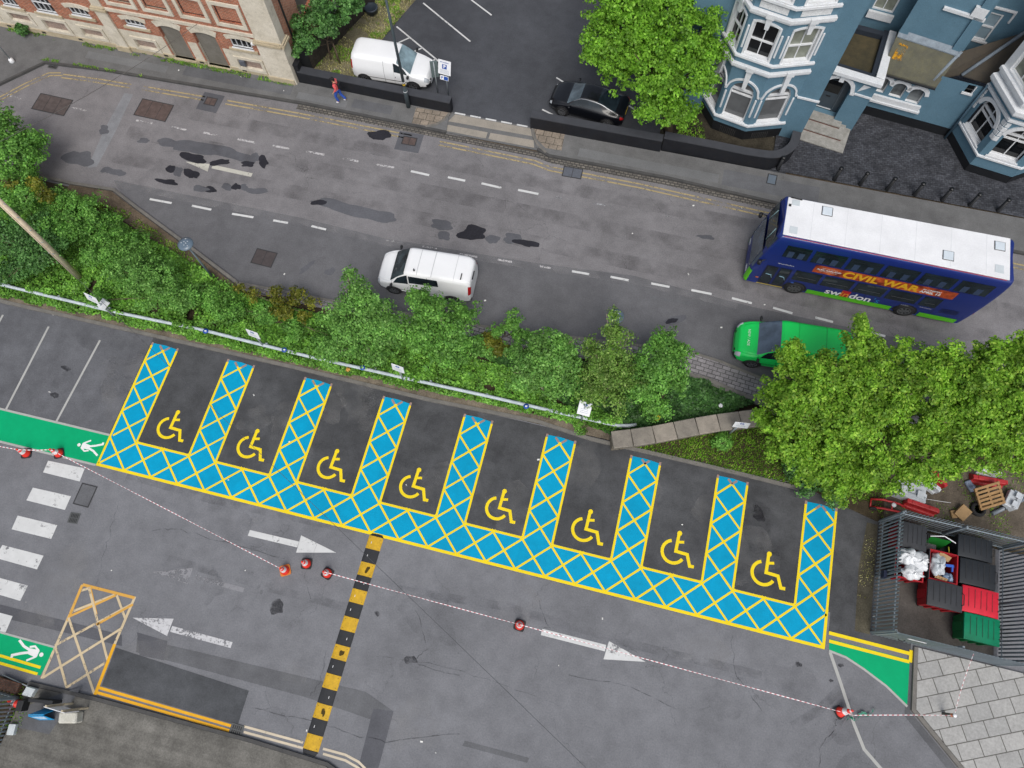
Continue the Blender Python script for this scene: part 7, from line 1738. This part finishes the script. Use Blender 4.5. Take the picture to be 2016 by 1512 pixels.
def wheelie(label, x0, x1, y0, y1, body, lid, h=1.18, opened=False, rz=0.0, tilt=0.0):
    cx, cy = (x0 + x1) / 2, (y0 + y1) / 2; w, d = (x1 - x0) / 2, (y1 - y0) / 2
    t = thing('wheelie_bin', label, 'bin', (cx, cy, .012), rz, 'large wheeled bins in the store')
    # tub: tapering walls, open or shut
    m = MB(); zs = [(.16, .86), (.75, .94), (h - .1, .985), (h - .1, 1.02), (h, 1.02)]
    V = []
    for z, k in zs: V += [(-w * k, -d * k, z), (w * k, -d * k, z), (w * k, d * k, z), (-w * k, d * k, z)]
    F = [(0, 3, 2, 1)]
    for i in range(len(zs) - 1): F += [(4 * i + j, 4 * i + (j + 1) % 4, 4 * i + 4 + (j + 1) % 4, 4 * i + 4 + j) for j in range(4)]
    o = len(V)
    for z, k in ((h, .95), (.3, .82)): V += [(-w * k, -d * k, z), (w * k, -d * k, z), (w * k, d * k, z), (-w * k, d * k, z)]
    n = 4 * (len(zs) - 1)
    F += [(n + j, n + (j + 1) % 4, o + (j + 1) % 4, o + j) for j in range(4)] + [(o + j, o + (j + 1) % 4, o + 4 + (j + 1) % 4, o + 4 + j) for j in range(4)] + [(o + 4, o + 5, o + 6, o + 7)]
    m.add(V, F)
    for e in (-1, 1):
        for q in (-.5, 0, .5): m.box(w * q - .05, w * q + .05, e * d * .955 - .03, e * d * .955 + .03, .3, h - .14)
        m.box(e * w * .955 - .03, e * w * .955 + .03, -d * .35, d * .35, .3, h - .2)
    build(m, 'tub', body, t, world=False, fix=False)
    for sx in (-1, 1):
        for sy in (-1, 1):
            m = MB().lathe((sx * w * .74, sy * d * .72, .1), [(.1, -.025), (.1, .025)], 14, axis='x'); m.box(sx * w * .74 - .04, sx * w * .74 + .04, sy * d * .72 - .03, sy * d * .72 + .03, .12, .2); build(m, 'castor', rubber, t, world=False)
    if not opened:
        m = MB(); nx = 10; P = []
        for i in range(nx + 1):
            f = i / nx; x = -w * 1.04 + 2.08 * w * f; z = h + .03 + .1 * math.sin(PI * min(1, f * 1.0 + .04)) ** .7
            P.append((x, z))
        V = []; 
        for x, z in P: V += [(x, -d * 1.03, z - .03), (x, -d * .9, z), (x, d * .9, z), (x, d * 1.03, z - .03)]
        m.add(V, [(4 * i + j, 4 * i + 4 + j, 4 * i + 5 + j, 4 * i + 1 + j) for i in range(nx) for j in range(3)], True)
        m.prism([(-w * 1.04, -d * 1.03), (w * 1.04, -d * 1.03), (w * 1.04, d * 1.03), (-w * 1.04, d * 1.03)], h - .03, h + .03)
        l = build(m, 'lid', lid, t, world=False)
        m = MB()
        for q in range(5):
            x = -w * .72 + q * w * .34; z = np.interp(x, [p[0] for p in P], [p[1] for p in P]); m.obox((x, d * .1, z + .004), (.012, 0, 0), (0, d * .72, 0), (0, 0, .008))
        build(m, 'lid_rib', plain(lid.name + '_groove', tuple(.45 * c for c in lid.node_tree.nodes['Mix'].inputs[6].default_value[:3]) + (1,) if False else A(34, 36, 40)) if lid is not redlid and lid is not greenlid else plain('groove_' + lid.name, A(120, 24, 34) if lid is redlid else A(8, 84, 58)), l, world=False)
        m = MB().tube([(w * .98, -d * .5, h + .06), (w * 1.1, -d * .4, h + .07), (w * 1.1, d * .4, h + .07), (w * .98, d * .5, h + .06)], .018, 6); build(m, 'lid_handle', blacktrim, l, world=False)
    else:
        m = MB(); m.prism([(-w * 1.02, d * 1.0), (w * 1.02, d * 1.0), (w * 1.02, d * 1.06), (-w * 1.02, d * 1.06)], h - .75, h + .05) if opened == 'back' else m.prism([(-w * 1.07, -d), (-w * 1.01, -d), (-w * 1.01, d), (-w * 1.07, d)], h - .8, h + .04); build(m, 'lid', lid, t, world=False)
        m = MB().strip([(-w, -d), (w, -d), (w, d), (-w, d)], .05, h + .004, closed=True); build(up(m), 'rim', body, t, world=False)
    return t
wheelie('black lidded bin in the back right corner of the bin store', 36.22, 37.56, 3.38, 4.28, blk_b, blk_l)
wheelie('black lidded bin between the red lidded bin and the back corner bin', 36.33, 37.7, 2.29, 3.3, blk_b, blk_l)
wheelie('red bin with a grey lid standing in front of the open bins', 35.08, 36.42, 1.08, 2.1, red_b, gry_l)
wheelie('red bin with a bright red lid', 36.46, 37.83, 1.18, 2.2, red_b, redlid)
wheelie('green bin with a green lid at the front of the bin store', 36.56, 37.9, .1, 1.12, green_b, greenlid)
wheelie('open red bin holding a clear sack and blue plastic', 35.1, 36.22, 2.16, 3.36, red_b, gry_l, opened='side')
wheelie('open red bin heaped with white sacks beside the left fence', 33.72, 34.86, 1.92, 3.08, red_b, gry_l, opened='side')
wheelie('red bin with a dark grey lid in the back left corner of the store', 33.76, 34.9, 3.2, 4.24, red_b, gry_l)
sackm = plain('white_sack', A(240, 243, 246), rough=.4, var=.12, scale=7); clearm = plain('clear_sack', A(214, 222, 228), rough=.35, var=.22, scale=9)
def lump(name, mat, label, cat, c, r, seed, grp=None, n=(26, 16)):
    g_ = random.Random(seed); ph = [(g_.uniform(0, 6), g_.uniform(0, 6), g_.uniform(.05, .16)) for _ in range(6)]; V = []; F = []
    nu, nv = n
    for j in range(nv + 1):
        th = PI * j / nv
        for i in range(nu):
            a = 2 * PI * i / nu; k = 1 + sum(q * math.sin((w + 1.6) * a + p) * math.sin((w * .7 + 2) * th + s_) for w, (p, s_, q) in enumerate(ph)) + g_.uniform(-.03, .03)
            V.append((c[0] + r[0] * k * math.sin(th) * math.cos(a), c[1] + r[1] * k * math.sin(th) * math.sin(a), c[2] + r[2] * k * math.cos(th)))
    for j in range(nv):
        for i in range(nu): F.append((j * nu + i, (j + 1) * nu + i, (j + 1) * nu + (i + 1) % nu, j * nu + (i + 1) % nu))
    m = MB().add(V, F, True); return solo(m, name, mat, label, cat, grp, base=(c[0], c[1], c[2] - r[2]))
lump('rubbish_sack', sackm, 'bulging white sack at the back of the heaped bin', 'rubbish sack', (34.15, 2.8, 1.3), (.4, .34, .34), 1, 'rubbish sacks')
lump('rubbish_sack', sackm, 'round white sack hanging over the right edge of the heaped bin', 'rubbish sack', (34.6, 2.72, 1.32), (.34, .38, .32), 2, 'rubbish sacks')
lump('rubbish_sack', sackm, 'white sack at the front of the heaped bin', 'rubbish sack', (34.4, 2.2, 1.24), (.42, .3, .3), 3, 'rubbish sacks')
lump('rubbish_sack', clearm, 'long clear sack in the open red bin', 'rubbish sack', (35.48, 2.8, 1.02), (.3, .5, .28), 4, 'rubbish sacks')
lump('rubbish_sack', plain('blue_sack', A(150, 176, 206), rough=.3, var=.4, scale=9), 'pale blue sack in the near corner of the open red bin', 'rubbish sack', (35.95, 2.4, .95), (.2, .2, .22), 5, 'rubbish sacks')
blup = plain('blue_plastic', A(50, 100, 200), rough=.4); cardm = plain('cardboard', A(186, 152, 108), rough=.85, var=.25, scale=5)
solo(MB().obox((35.95, 2.88, 1.1), (.16, .02, 0), (-.02, .05, 0), (0, 0, .03)).obox((36.07, 2.78, 1.08), (.03, 0, 0), (0, .12, 0), (0, 0, .03)), 'plastic_crate_handle', blup, 'bright blue plastic piece on the rubbish in the open red bin', 'plastic waste')
m = MB(); m.obox((35.62, 2.28, 1.12), (.24, -.04, 0), (.02, .06, .02), (0, 0, .02))
for k in range(4): m.lathe((35.45 + .11 * k, 2.3 - .015 * k, 1.14), [(.035, 0), (.028, .03)], 8)
solo(m, 'egg_box', cardm, 'torn cardboard egg tray at the front of the open red bin', 'packaging')
solo(MB().obox((35.72, 3.2, 1.12), (.22, -.08, 0), (.05, .1, .03), (0, 0, .02)), 'cardboard_piece', cardm, 'scrap of brown cardboard at the back of the open red bin', 'packaging')
# things between the bins
t = thing('folding_sign', 'green board with a white metal frame leaning behind the open red bin', 'sign', (35.55, 3.85, .012))
b = MB().obox((35.5, 3.78, .75), (.42, .0, 0), (0, .1, .5), (0, -.01, .004)); build(b, 'board', binmat('board_green', 30, 120, 44), t)
b = MB().tube([(35.05, 3.9, 1.25), (35.6, 4.02, 1.3), (36.1, 3.86, 1.22)], .022, 6); build(b, 'frame', signw, t)
b = MB().tube([(35.98, 3.72, .9), (36.02, 3.46, .9)], .025, 6); build(b, 'yellow_edge', plain('yellow_edge', A(200, 190, 60)), t)
solo(MB().box(34.95, 35.62, 3.42, 3.75, .012, .62).box(35.0, 35.57, 3.47, 3.7, .62, .66), 'storage_crate', plain('grey_crate', A(120, 116, 118), var=.25), 'grey crate between the open red bin and the corner bin', 'crate', bevel=.015)
# ---- yard rubbish behind the store
barr_w = plain('barrier_white', A(214, 220, 226), rough=.5, var=.22, scale=3); barr_r = plain('barrier_red', A(196, 44, 48), rough=.5, var=.2, scale=3)
def barrier(px, z, rz, mat, label, Ln=1.15, w=.42, h=.55, lie=False):
    x, y = G(px[0], px[1], z); t = thing('road_barrier', label, 'barrier', (x, y, .05), rz, 'discarded plastic road barriers')
    P = [(-w / 2, 0), (w / 2, 0), (w * .4, h * .3), (w * .24, h * .42), (w * .2, h), (-w * .2, h), (-w * .24, h * .42), (-w * .4, h * .3)]
    if lie: P = [(p[1] - h / 2, p[0] + w / 2) for p in P]
    m = MB().extr([(-Ln / 2, a, b) for a, b in P], (Ln, 0, 0)); b = build(m, 'shell', mat, t, world=False, bevel=.03)
    for e in (-1, 1):
        m = MB()
        if lie: m.box(e * Ln * .28 - .14, e * Ln * .28 + .14, -h * .3, h * .1, w - .04, w + .012)
        else: m.box(e * Ln * .28 - .1, e * Ln * .28 + .1, -w * .12, w * .12, h - .02, h + .03)
        build(m, 'moulding', mat, t, world=False, bevel=.015)
    m = MB().box(Ln / 2 - .01, Ln / 2 + .07, -.08, .08, .1, .4); build(m, 'coupling', mat, t, world=False); return t
barrier((1790, 968), .3, -.12, barr_w, 'grey white plastic barrier lying on its side next to the last bay', 1.25, .6, .8, True)
barrier((1822, 948), .3, -.5, barr_w, 'white plastic barrier half under the right hand tree', 1.2, .42, .5)
barrier((1845, 942), .3, -.75, barr_r, 'red plastic barrier leaning on the white one under the tree', .8, .4, .5)
barrier((1812, 997), .3, -.12, barr_r, 'long faded red barrier against the back of the bin store fence', 1.35, .5, .5)
barrier((1945, 945), .3, .05, barr_r, 'red barrier at the far side of the yard behind the pallet', 1.4, .5, .4)
barrier((1950, 927), .5, .0, barr_w, 'white barrier stacked behind the red one beyond the pallet', .9, .4, .45)
barrier((1990, 985), .3, 1.2, barr_w, 'white angular barrier beside the grey pipes', .8, .6, .5, True)
x, y = G(1750, 996, .3)
t = thing('hand_cart', 'red tubular hand cart lying in the weeds by the fence corner', 'cart', (x, y, .05))
m = MB()
for o in (-.18, .18): m.tube([(x - .7, y + o, .15), (x - .3, y + o * 1.1, .38), (x + .4, y + o, .36), (x + .75, y + o * .8, .2)], .05, 8)
build(m, 'frame', barr_r, t); m = MB().lathe((x - .6, y - .25, .17), [(.15, -.04), (.16, 0), (.15, .04)], 14, axis='y'); build(m, 'wheel', rubber, t); m = MB().tube([(x - .72, y - .2, .15), (x - .72, y + .2, .15)], .035, 6).tube([(x + .1, y - .2, .37), (x + .1, y + .2, .37)], .035, 6); build(m, 'crossbar', barr_r, t)
solo(MB().lathe((x + .15, y + .05, .42), [(.0, 0), (.1, .01), (.1, .035), (.03, .05), (0, .05)], 14), 'paint_lid', signw, 'round white lid lying on the red hand cart', 'lid')
palw = stone('pallet_wood', A(176, 140, 96), A(146, 116, 80), scale=6, stain=A(100, 80, 58))
c = np.array([*G(1948, 976, .55), .55]); ya_ = rad(30); u = np.array([math.cos(ya_), math.sin(ya_), .12]); v = np.array([-math.sin(ya_), math.cos(ya_), .32]); n_ = np.cross(u, v); n_ /= np.linalg.norm(n_)
t = thing('pallet', 'wooden pallet propped at a slant on the yard rubbish', 'pallet', (c[0], c[1], .05))
m = MB()
for k in range(6): m.obox(c + v * (-.42 + .168 * k) + n_ * .05, u * .55, v * .05, n_ * .011)
build(m, 'top_boards', palw, t); m = MB()
for k in (-1, 0, 1): m.obox(c + u * .5 * k, u * .045, v * .46, n_ * .04)
build(m, 'bearers', palw, t); m = MB()
for k in (-1, 0, 1): m.obox(c + v * .4 * k - n_ * .05, u * .55, v * .05, n_ * .01)
build(m, 'bottom_boards', palw, t)
a = np.array([*G(1952, 1012, .1), .14]); b_ = np.array([*G(2030, 975, .1), .2]); m = MB().tube([a, a + (b_ - a) * .5, b_], .09, 12); t = solo(m, 'grey_pipe', plain('grey_pvc', A(124, 134, 144), rough=.4), 'length of grey pipe with black joints lying past the pallet', 'pipe', base=tuple(a))
m = MB()
for f in (.28, .42, .62): p = a + (b_ - a) * f; q = p + (b_ - a) * .02; m.tube([p, q], .1, 12)
build(m, 'joint', blacktrim, t)
x, y = G(1925, 1003, .15); m = MB().lathe((x, y, .07), [(.2, 0), (.3, .02), (.33, .1), (.3, .19), (.2, .2), (.18, .1), (.2, 0)], 22); t = solo(m, 'old_tyre', rubber, 'old tyre with a rusty hub lying below the pallet', 'tyre', base=(x, y, .05)); m = MB().lathe((x, y, .1), [(0, .02), (.18, .02)], 16); build(m, 'hub', rust, t)
x, y = G(1893, 1010, .2); solo(MB().obox((x, y, .3), (.16, .24, .05), (-.2, .13, .02), (0, -.02, .06)).obox((x - .25, y - .1, .16), (.16, .06, .02), (-.05, .16, 0), (0, 0, .05)), 'timber_offcut', cardm, 'pale brown sheet offcut behind the back fence of the bin store', 'offcut')
x, y = G(1910, 957, .15); solo(MB().obox((x, y, .16), (.14, -.22, .02), (.12, .08, .0), (0, 0, .07), bev=.03).obox((x + .08, y + .02, .235), (.05, -.06, 0), (.05, .03, 0), (0, 0, .005)), 'cement_bag', plain('blue_white_bag', A(176, 192, 220), var=.6, scale=5), 'blue and white bag dropped beside the pallet', 'bag')
a = G3(1820, 982, .1); b_ = G3(1872, 990, .1); solo(MB().tube([a, b_], .012, 5), 'thin_rod', signw, 'thin pale rod lying across the bare yard soil', 'rod')
sheet('yard_soil', [(33.6, 4.5), (42, 4.5), (42, 8.0), (33.6, 8.0)], .072, asphalt('yard_soil_mat', A(96, 88, 78), speck=.45, blotch=.4))

# ------------------------------------------------------------------ corner clutter bottom left
palisade('palisade_fence', 'short run of grey palisade fence in the bottom left corner', [((-.22, -11.35), (-.1, -14.2)), ((-4.5, -11.3), (-.3, -11.33))], 2.0, (-.2, -12, .06), 'palisade fences')
t = solo(MB().box(-1.25, -.3, -11.22, -10.82, .06, .32), 'brick_pier', brick('old_brick_top', A(120, 84, 68), A(96, 68, 58), A(90, 84, 76), flat=True, grime=.5), 'low worn brick pier in the bottom left corner', 'pier')
x, y = G(57, 1362, .3); solo(MB().obox((x, y, .2), (.2, 0, 0), (.03, .17, 0), (0, 0, .14)), 'white_block', plain('white_block_paint', A(220, 228, 230), var=.2), 'small white block beside the worn brick pier', 'block', bevel=.02)
x, y = G(24, 1436, .2); solo(MB().obox((x, y, .18), (.14, .03, 0), (-.04, .2, 0), (0, 0, .1)), 'white_block', plain('white_block_paint', A(220, 228, 230), var=.2), 'small pale block by the lower end of the corner palisade', 'block', bevel=.02)
x, y = G(34, 1384, .1); t = thing('fallen_cone', 'red cone lying on its side behind the corner palisade', 'traffic cone', (x, y, .07)); m = MB().lathe((x - .35, y, .22), [(.04, 0), (.2, .62)], 16, axis='x'); build(m, 'cone_body', conered, t); m = MB().lathe((x - .35, y, .22), [(.095, .2), (.145, .36)], 16, axis='x', caps=False); build(m, 'white_sleeve', conewh, t)
x, y = G(92, 1382, .3); solo(MB().obox((x, y + .05, .4), (.5, .08, 0), (-.01, .06, 0), (0, 0, .36)), 'dark_object', blackp, 'unidentified black upright board standing behind the white two legged board', 'screen', bevel=.01)  # dark object of unknown kind, drawn as a plain upright board
x, y = G(38, 1388, .4); solo(MB().obox((x + .1, y, .3), (.13, .02, 0), (-.03, .2, 0), (0, 0, .25)), 'black_crate', blacktrim, 'small black crate against the corner palisade', 'crate', bevel=.02)
t = thing('notice_board', 'white board on two timber legs standing at the corner of the concrete apron', 'notice board', (*G(160, 1390, .1), .1))
l1 = np.array([*G(143, 1385, .1), 0]); l2 = np.array([*G(173, 1394, .1), 0]); du = (l2 - l1) / np.linalg.norm(l2 - l1)
for q in (l1, l2): m = MB().obox((q[0], q[1], 1.0), (.035, 0, 0), (0, .035, 0), (0, 0, .9)); build(m, 'leg', stone('pale_timber', A(206, 194, 168), A(180, 168, 144), scale=5), t)
nn = np.array([du[1], -du[0], 0]); c = (l1 + l2) / 2 + nn * .05; ww = np.linalg.norm(l2 - l1) / 2 + .1
m = MB().obox((c[0], c[1], 1.35), du * ww, nn * .012, (0, 0, .5)); p = build(m, 'board', signw, t)
m = MB()
for k in range(3): m.obox((c[0] + nn[0] * .014, c[1] + nn[1] * .014, 1.1 + .25 * k), du * ww, nn * .004, (0, 0, .012))
build(m, 'batten', plain('batten_grey', A(206, 210, 218)), p)
t = thing('blue_sign', 'small folded bright blue sign with white lettering in front of the white board', 'sign', (*G(110, 1412, .1), .1))
x, y = G(104, 1410, .3); bs = plain('cyan_sign', A(20, 170, 236), rough=.4, var=.1)
for e in (-1, 1):
    u = np.array([.3, .08, 0]); v = np.array([-.02, .1 * e, .42]); nb = np.cross(u, v); nb /= np.linalg.norm(nb)
    if nb[1] > 0: nb = -nb
    o = np.array([x - .3, y - .12 * e, .52]); m = MB().obox(o, u, v, nb * .01); p = build(m, 'panel', bs, t)
    m = MB()
    for k in range(4): m.obox(o + nb * .012 + v * (.5 - .3 * k), u * (.8 - .1 * k), v * .07, nb * .002)
    build(m, 'lettering_lines', signw, p)
    if e < 0: m = MB().obox(o + nb * .013 - u * .45 + v * .1, u * .3, v * .5, nb * .003); build(m, 'picture', plain('picture_navy', A(30, 50, 90), var=.6, scale=10), p)
x, y = G(140, 1412, .35); solo(MB().obox((x + .0, y, .36), (.36, .09, 0), (-.07, .2, 0), (0, 0, .26), bev=.05), 'stone_block', stone('white_stone', A(212, 210, 200), A(188, 186, 174), scale=3, stain=A(130, 122, 100)), 'whitish stone block on the concrete apron beside the blue sign', 'stone block')
m = MB().tube([(-1.3, -10.72, .12), (-.7, -10.78, .2), (-.1, -10.86, .15), (.05, -10.95, .1)], .025, 6); solo(m, 'loose_cable', galv, 'loose grey cable along the kerb above the worn brick pier', 'cable')

# ------------------------------------------------------------------ small strays
x, y = G(1294, 818, .35); lump('plastic_bag', plain('yellow_bag', A(222, 214, 40), var=.3, scale=8), 'crumpled yellow bag caught in the ivy by the stone wall', 'bag', (x, y, .42), (.2, .24, .1), 9); solo(MB().poly(blob(x, y + .02, .1, 4, 14, .8, 1.2, rough=.2), .545), 'bag_label', signw, 'white label patch on the yellow bag', 'label') if False else None
x, y = G(686, 729, .2); lump('food_carton', plain('orange_carton', A(236, 180, 80), var=.3, scale=8), 'small orange carton dropped in the ivy below the rail', 'litter', (x, y, .3), (.1, .1, .07), 10)
x, y = G(1418, 800, .2); lump('paper_scrap', signw, 'white paper scrap in the dark ivy near the stone wall', 'litter', (x, y, .3), (.09, .09, .05), 11)
x, y = G(730, 14, .4); t = thing('round_tub', 'dark round tub standing at the top beside the timber fence', 'tub', (x, y, .03)); m = MB().lathe((x, y, .03), [(.34, 0), (.37, .3), (.4, .32), (.4, .38), (.34, .4), (.3, .36), (0, .35)], 24); build(m, 'tub', plain('charcoal_tub', A(66, 76, 86), rough=.5), t)
m = MB(); g_ = random.Random(9)
for px in ((354, 142), (476, 155), (560, 182), (61, 595), (1186, 1218), (360, 1512), (560, 540), (955, 592), (1343, 1033), (1000, 792), (500, 778), (800, 955), (220, 1123), (1355, 540), (1505, 600), (1245, 460), (1460, 410), (858, 1482), (830, 1460), (604, 1438), (483, 1123), (1060, 905), (1720, 1214), (940, 680), (450, 945), (1100, 1310), (660, 140), (645, 148), (680, 63), (1420, 645), (570, 870), (98, 772), (105, 620), (1365, 405)):
    x, y = G(*px); s = g_.uniform(.025, .06); a = g_.uniform(0, 3)
    m.obox((x, y, .02 + (.125 if y > 21 or (y > 20.4 and x < 9) else 0)), (s * math.cos(a), s * math.sin(a), .005), (-s * .6 * math.sin(a), s * .6 * math.cos(a), .01), (0, 0, .008))
o = build(m, 'litter', plain('litter_white', A(226, 226, 222), var=.2)); o['kind'] = 'stuff'

# ------------------------------------------------------------------ the person on the far pavement
def skin_mesh(name, verts, edges, radii, mat, parent, sub=2, root=0):
    me = bpy.data.meshes.new(name); me.from_pydata(verts, edges, []); o = bpy.data.objects.new(name, me); COL.objects.link(o)
    md = o.modifiers.new('skin', 'SKIN'); md.use_smooth_shade = True
    sv = me.skin_vertices[0].data
    for i, r in enumerate(radii): sv[i].radius = (r, r) if not hasattr(r, '__len__') else r; sv[i].use_root = i == root
    if sub: s_ = o.modifiers.new('sub', 'SUBSURF'); s_.levels = sub; s_.render_levels = sub
    dg = bpy.context.evaluated_depsgraph_get(); m2 = bpy.data.meshes.new_from_object(o.evaluated_get(dg)); o.modifiers.clear(); o.data = m2; bpy.data.meshes.remove(me)
    m2.materials.clear(); m2.materials.append(mat); o.parent = parent
    for p in m2.polygons: p.use_smooth = True
    return o
def person():
    x, y = G(671, 200, .12); t = thing('person', 'person in a coral top, black cap and blue trousers walking left past the black wall', 'person', (x, y, .12), rad(186))
    skin = plain('skin', A(214, 160, 130), rough=.5, var=.05)
    # frame: +x is forward; hips at .92, shoulders 1.42, head 1.62; left is +y
    V = [(0, 0, .93), (0, 0, 1.12), (.01, 0, 1.32), (.03, 0, 1.46), (.05, 0, 1.54), (.07, 0, 1.62), (.075, 0, 1.71)]
    E_ = [(0, 1), (1, 2), (2, 3), (3, 4), (4, 5), (5, 6)]; Rr = [(.13, .1), (.12, .095), (.14, .1), (.06, .055), (.052, .052), (.085, .078), (.07, .07)]
    def chain(root, pts, rs):
        k = root
        for p, r in zip(pts, rs): V.append(p); Rr.append(r); E_.append((k, len(V) - 1)); k = len(V) - 1
        return k
    legL = [(.02, .09, .88), (.16, .1, .5), (.06, .1, .1), (.2, .11, .04)]; legR = [(-.02, -.09, .88), (-.08, -.1, .5), (-.3, -.1, .14), (-.18, -.11, .05)]
    chain(0, legL, (.09, .06, .04, .035)); chain(0, legR, (.09, .06, .04, .035))
    armL = [(.01, .17, 1.4), (-.06, .24, 1.16), (.1, .25, .98)]; armR = [(.01, -.18, 1.41), (.04, -.34, 1.28), (.12, -.22, 1.46)]
    for arm, sg in ((armL, 1), (armR, -1)):
        k = chain(2, arm, (.055, .042, .03)); p = np.array(arm[-1]); d = p - np.array(arm[-2]); d = d / np.linalg.norm(d); sd = np.cross(d, (0, 0, 1)); sd /= np.linalg.norm(sd)
        pk = chain(k, [tuple(p + d * .06)], (.03,))
        for f, (o_, l) in enumerate(((-.026, .07), (-.009, .085), (.009, .08), (.026, .062))): chain(pk, [tuple(p + d * .09 + sd * o_), tuple(p + d * (.09 + l * .55) + sd * o_), tuple(p + d * (.09 + l) + sd * o_ - np.array([0, 0, .02]))], (.009, .0085, .007))
        chain(k, [tuple(p + d * .04 + sd * .035), tuple(p + d * .075 + sd * .05)], (.011, .009))
    b = skin_mesh('body', [tuple(v) for v in V], E_, Rr, skin, t, 2)
    # clothes over the body
    cv = [(0, 0, .9), (0, 0, 1.1), (.01, 0, 1.33), (.025, 0, 1.44)] + armL[:3] + armR[:3]; cv[6] = (.08, .25, 1.0); cv[9] = (.1, -.24, 1.43)
    skin_mesh('coral_top', cv, [(0, 1), (1, 2), (2, 3), (2, 4), (4, 5), (5, 6), (2, 7), (7, 8), (8, 9)], [(.155, .125), (.145, .12), (.165, .125), (.085, .08), .08, .062, .05, .08, .062, .05], plain('coral_cloth', A(236, 98, 100), rough=.9, var=.12, scale=9), t, 2)
    skin_mesh('blue_trousers', [(0, 0, .98), (0, 0, .9)] + legL[:3] + legR[:3], [(0, 1), (1, 2), (2, 3), (3, 4), (1, 5), (5, 6), (6, 7)], [(.14, .12), (.145, .12), .105, .08, .06, .105, .08, .06], plain('blue_denim', A(50, 92, 190), rough=.9, var=.15, scale=9), t, 2)
    for lg in (legL, legR):
        a, f = np.array(lg[2]), np.array(lg[3]); skin_mesh('shoe', [tuple(a + (0, 0, -.03)), tuple((a + f) / 2 + (0, 0, -.015)), tuple(f + (.03, 0, 0))], [(0, 1), (1, 2)], [.055, .05, .04], plain('white_trainer', A(226, 230, 240), rough=.6), t, 1)
    m = MB().lathe((.075, 0, 1.665), [(.1, 0), (.102, .04), (.085, .09), (.05, .115), (0, .125)], 16); c = build(m, 'black_cap', plain('black_cloth', A(26, 26, 30), rough=.9), t, world=False)
    m = MB().prism([(.14, -.07), (.24, -.045), (.255, 0), (.24, .045), (.14, .07)], 1.665, 1.68); build(m, 'peak', plain('black_cloth', A(26, 26, 30), rough=.9), c, world=False)
    m = MB().lathe((.045, 0, 1.58), [(.06, 0), (.086, .03), (.09, .08), (.088, .1)], 14, caps=False); build(m, 'hair', plain('dark_hair', A(40, 32, 28), rough=.7), t, world=False)
    m = MB()
    for e in (-1, 1): m.lathe((.148, e * .03, 1.635), [(0, -.006), (.009, 0), (0, .006)], 8)
    build(m, 'eyes', plain('eye_dark', A(30, 26, 24)), t, world=False)
    m = MB().obox((.165, 0, 1.605), (.018, 0, -.006), (0, .011, 0), (.004, 0, .022), bev=.006); build(m, 'nose', skin, t, world=False)
    m = MB().obox((.148, 0, 1.568), (.006, 0, 0), (0, .022, 0), (0, 0, .005)); build(m, 'mouth', plain('lip', A(170, 96, 90)), t, world=False)
    for e in (-1, 1): m = MB().obox((.07, e * .085, 1.62), (.016, 0, 0), (0, .007, 0), (.004, 0, .03), bev=.006); build(m, 'ear', skin, t, world=False)
    bg_ = thing('shoulder_bag', 'black bag slung on the back of the walking person in coral', 'bag', (x, y, .12), rad(186))
    m = MB().obox((-.16, -.06, 1.2), (.06, 0, 0), (0, .14, 0), (-.01, 0, .2), bev=.05); build(m, 'bag_body', plain('black_nylon', A(24, 24, 28), rough=.7), bg_, world=False)
    m = MB().tube([(-.14, .05, 1.36), (-.05, .1, 1.48), (.1, .07, 1.42), (.15, -.02, 1.26), (.1, -.14, 1.1), (-.1, -.16, 1.08)], .02, 6); build(m, 'strap', plain('black_nylon', A(24, 24, 28), rough=.7), bg_, world=False)
person()
# ------------------------------------------------------------------ light, sky, camera
SUN_EL, SUN_AZ = 58.0, 165.0   # azimuth measured clockwise from +Y
w = bpy.data.worlds.new('World'); scene.world = w; w.use_nodes = True
nt = w.node_tree; bg = nt.nodes['Background']
sky = nt.nodes.new('ShaderNodeTexSky'); sky.sky_type = 'NISHITA'; sky.sun_disc = False
sky.sun_elevation = rad(SUN_EL); sky.sun_rotation = rad(SUN_AZ); sky.air_density = 1.0; sky.dust_density = 3.5; sky.ozone_density = .8; sky.altitude = 100
bw = nt.nodes.new('ShaderNodeRGBToBW'); nt.links.new(sky.outputs[0], bw.inputs[0]); hs = mixc(nt, 'MIX', .6, sky.outputs[0], bw.outputs[0]); nt.links.new(hs, bg.inputs[0]); bg.inputs[1].default_value = .15
sl = bpy.data.lights.new('sun', 'SUN'); sl.energy = 1.3; sl.angle = rad(28); sl.color = (1.0, .965, .91)
so = bpy.data.objects.new('sun', sl); COL.objects.link(so)
d = Vector((math.sin(rad(SUN_AZ)) * math.cos(rad(SUN_EL)), math.cos(rad(SUN_AZ)) * math.cos(rad(SUN_EL)), math.sin(rad(SUN_EL))))
so.rotation_euler = (-d).to_track_quat('-Z', 'Y').to_euler(); so.location = (20, 0, 60)
cd = bpy.data.cameras.new('camera'); co = bpy.data.objects.new('camera', cd); COL.objects.link(co)
cd.sensor_fit = 'HORIZONTAL'; cd.sensor_width = 36.0; cd.lens = FOC / 2016.0 * 36.0; cd.clip_end = 2000; cd.clip_start = .5
mw = Matrix([list(RM[i]) + [CAM[i]] for i in range(3)] + [[0, 0, 0, 1]]); co.matrix_world = mw
scene.camera = co
vs_ = scene.view_settings; scene.display_settings.display_device = 'sRGB'
vs_.view_transform = 'Standard'; vs_.look = 'None'; vs_.exposure = EXPO; vs_.gamma = 1; vs_.use_curve_mapping = False
scene.cycles.max_bounces = 6; scene.cycles.diffuse_bounces = 3; scene.cycles.transparent_max_bounces = 8
scene.cycles.use_denoising = True
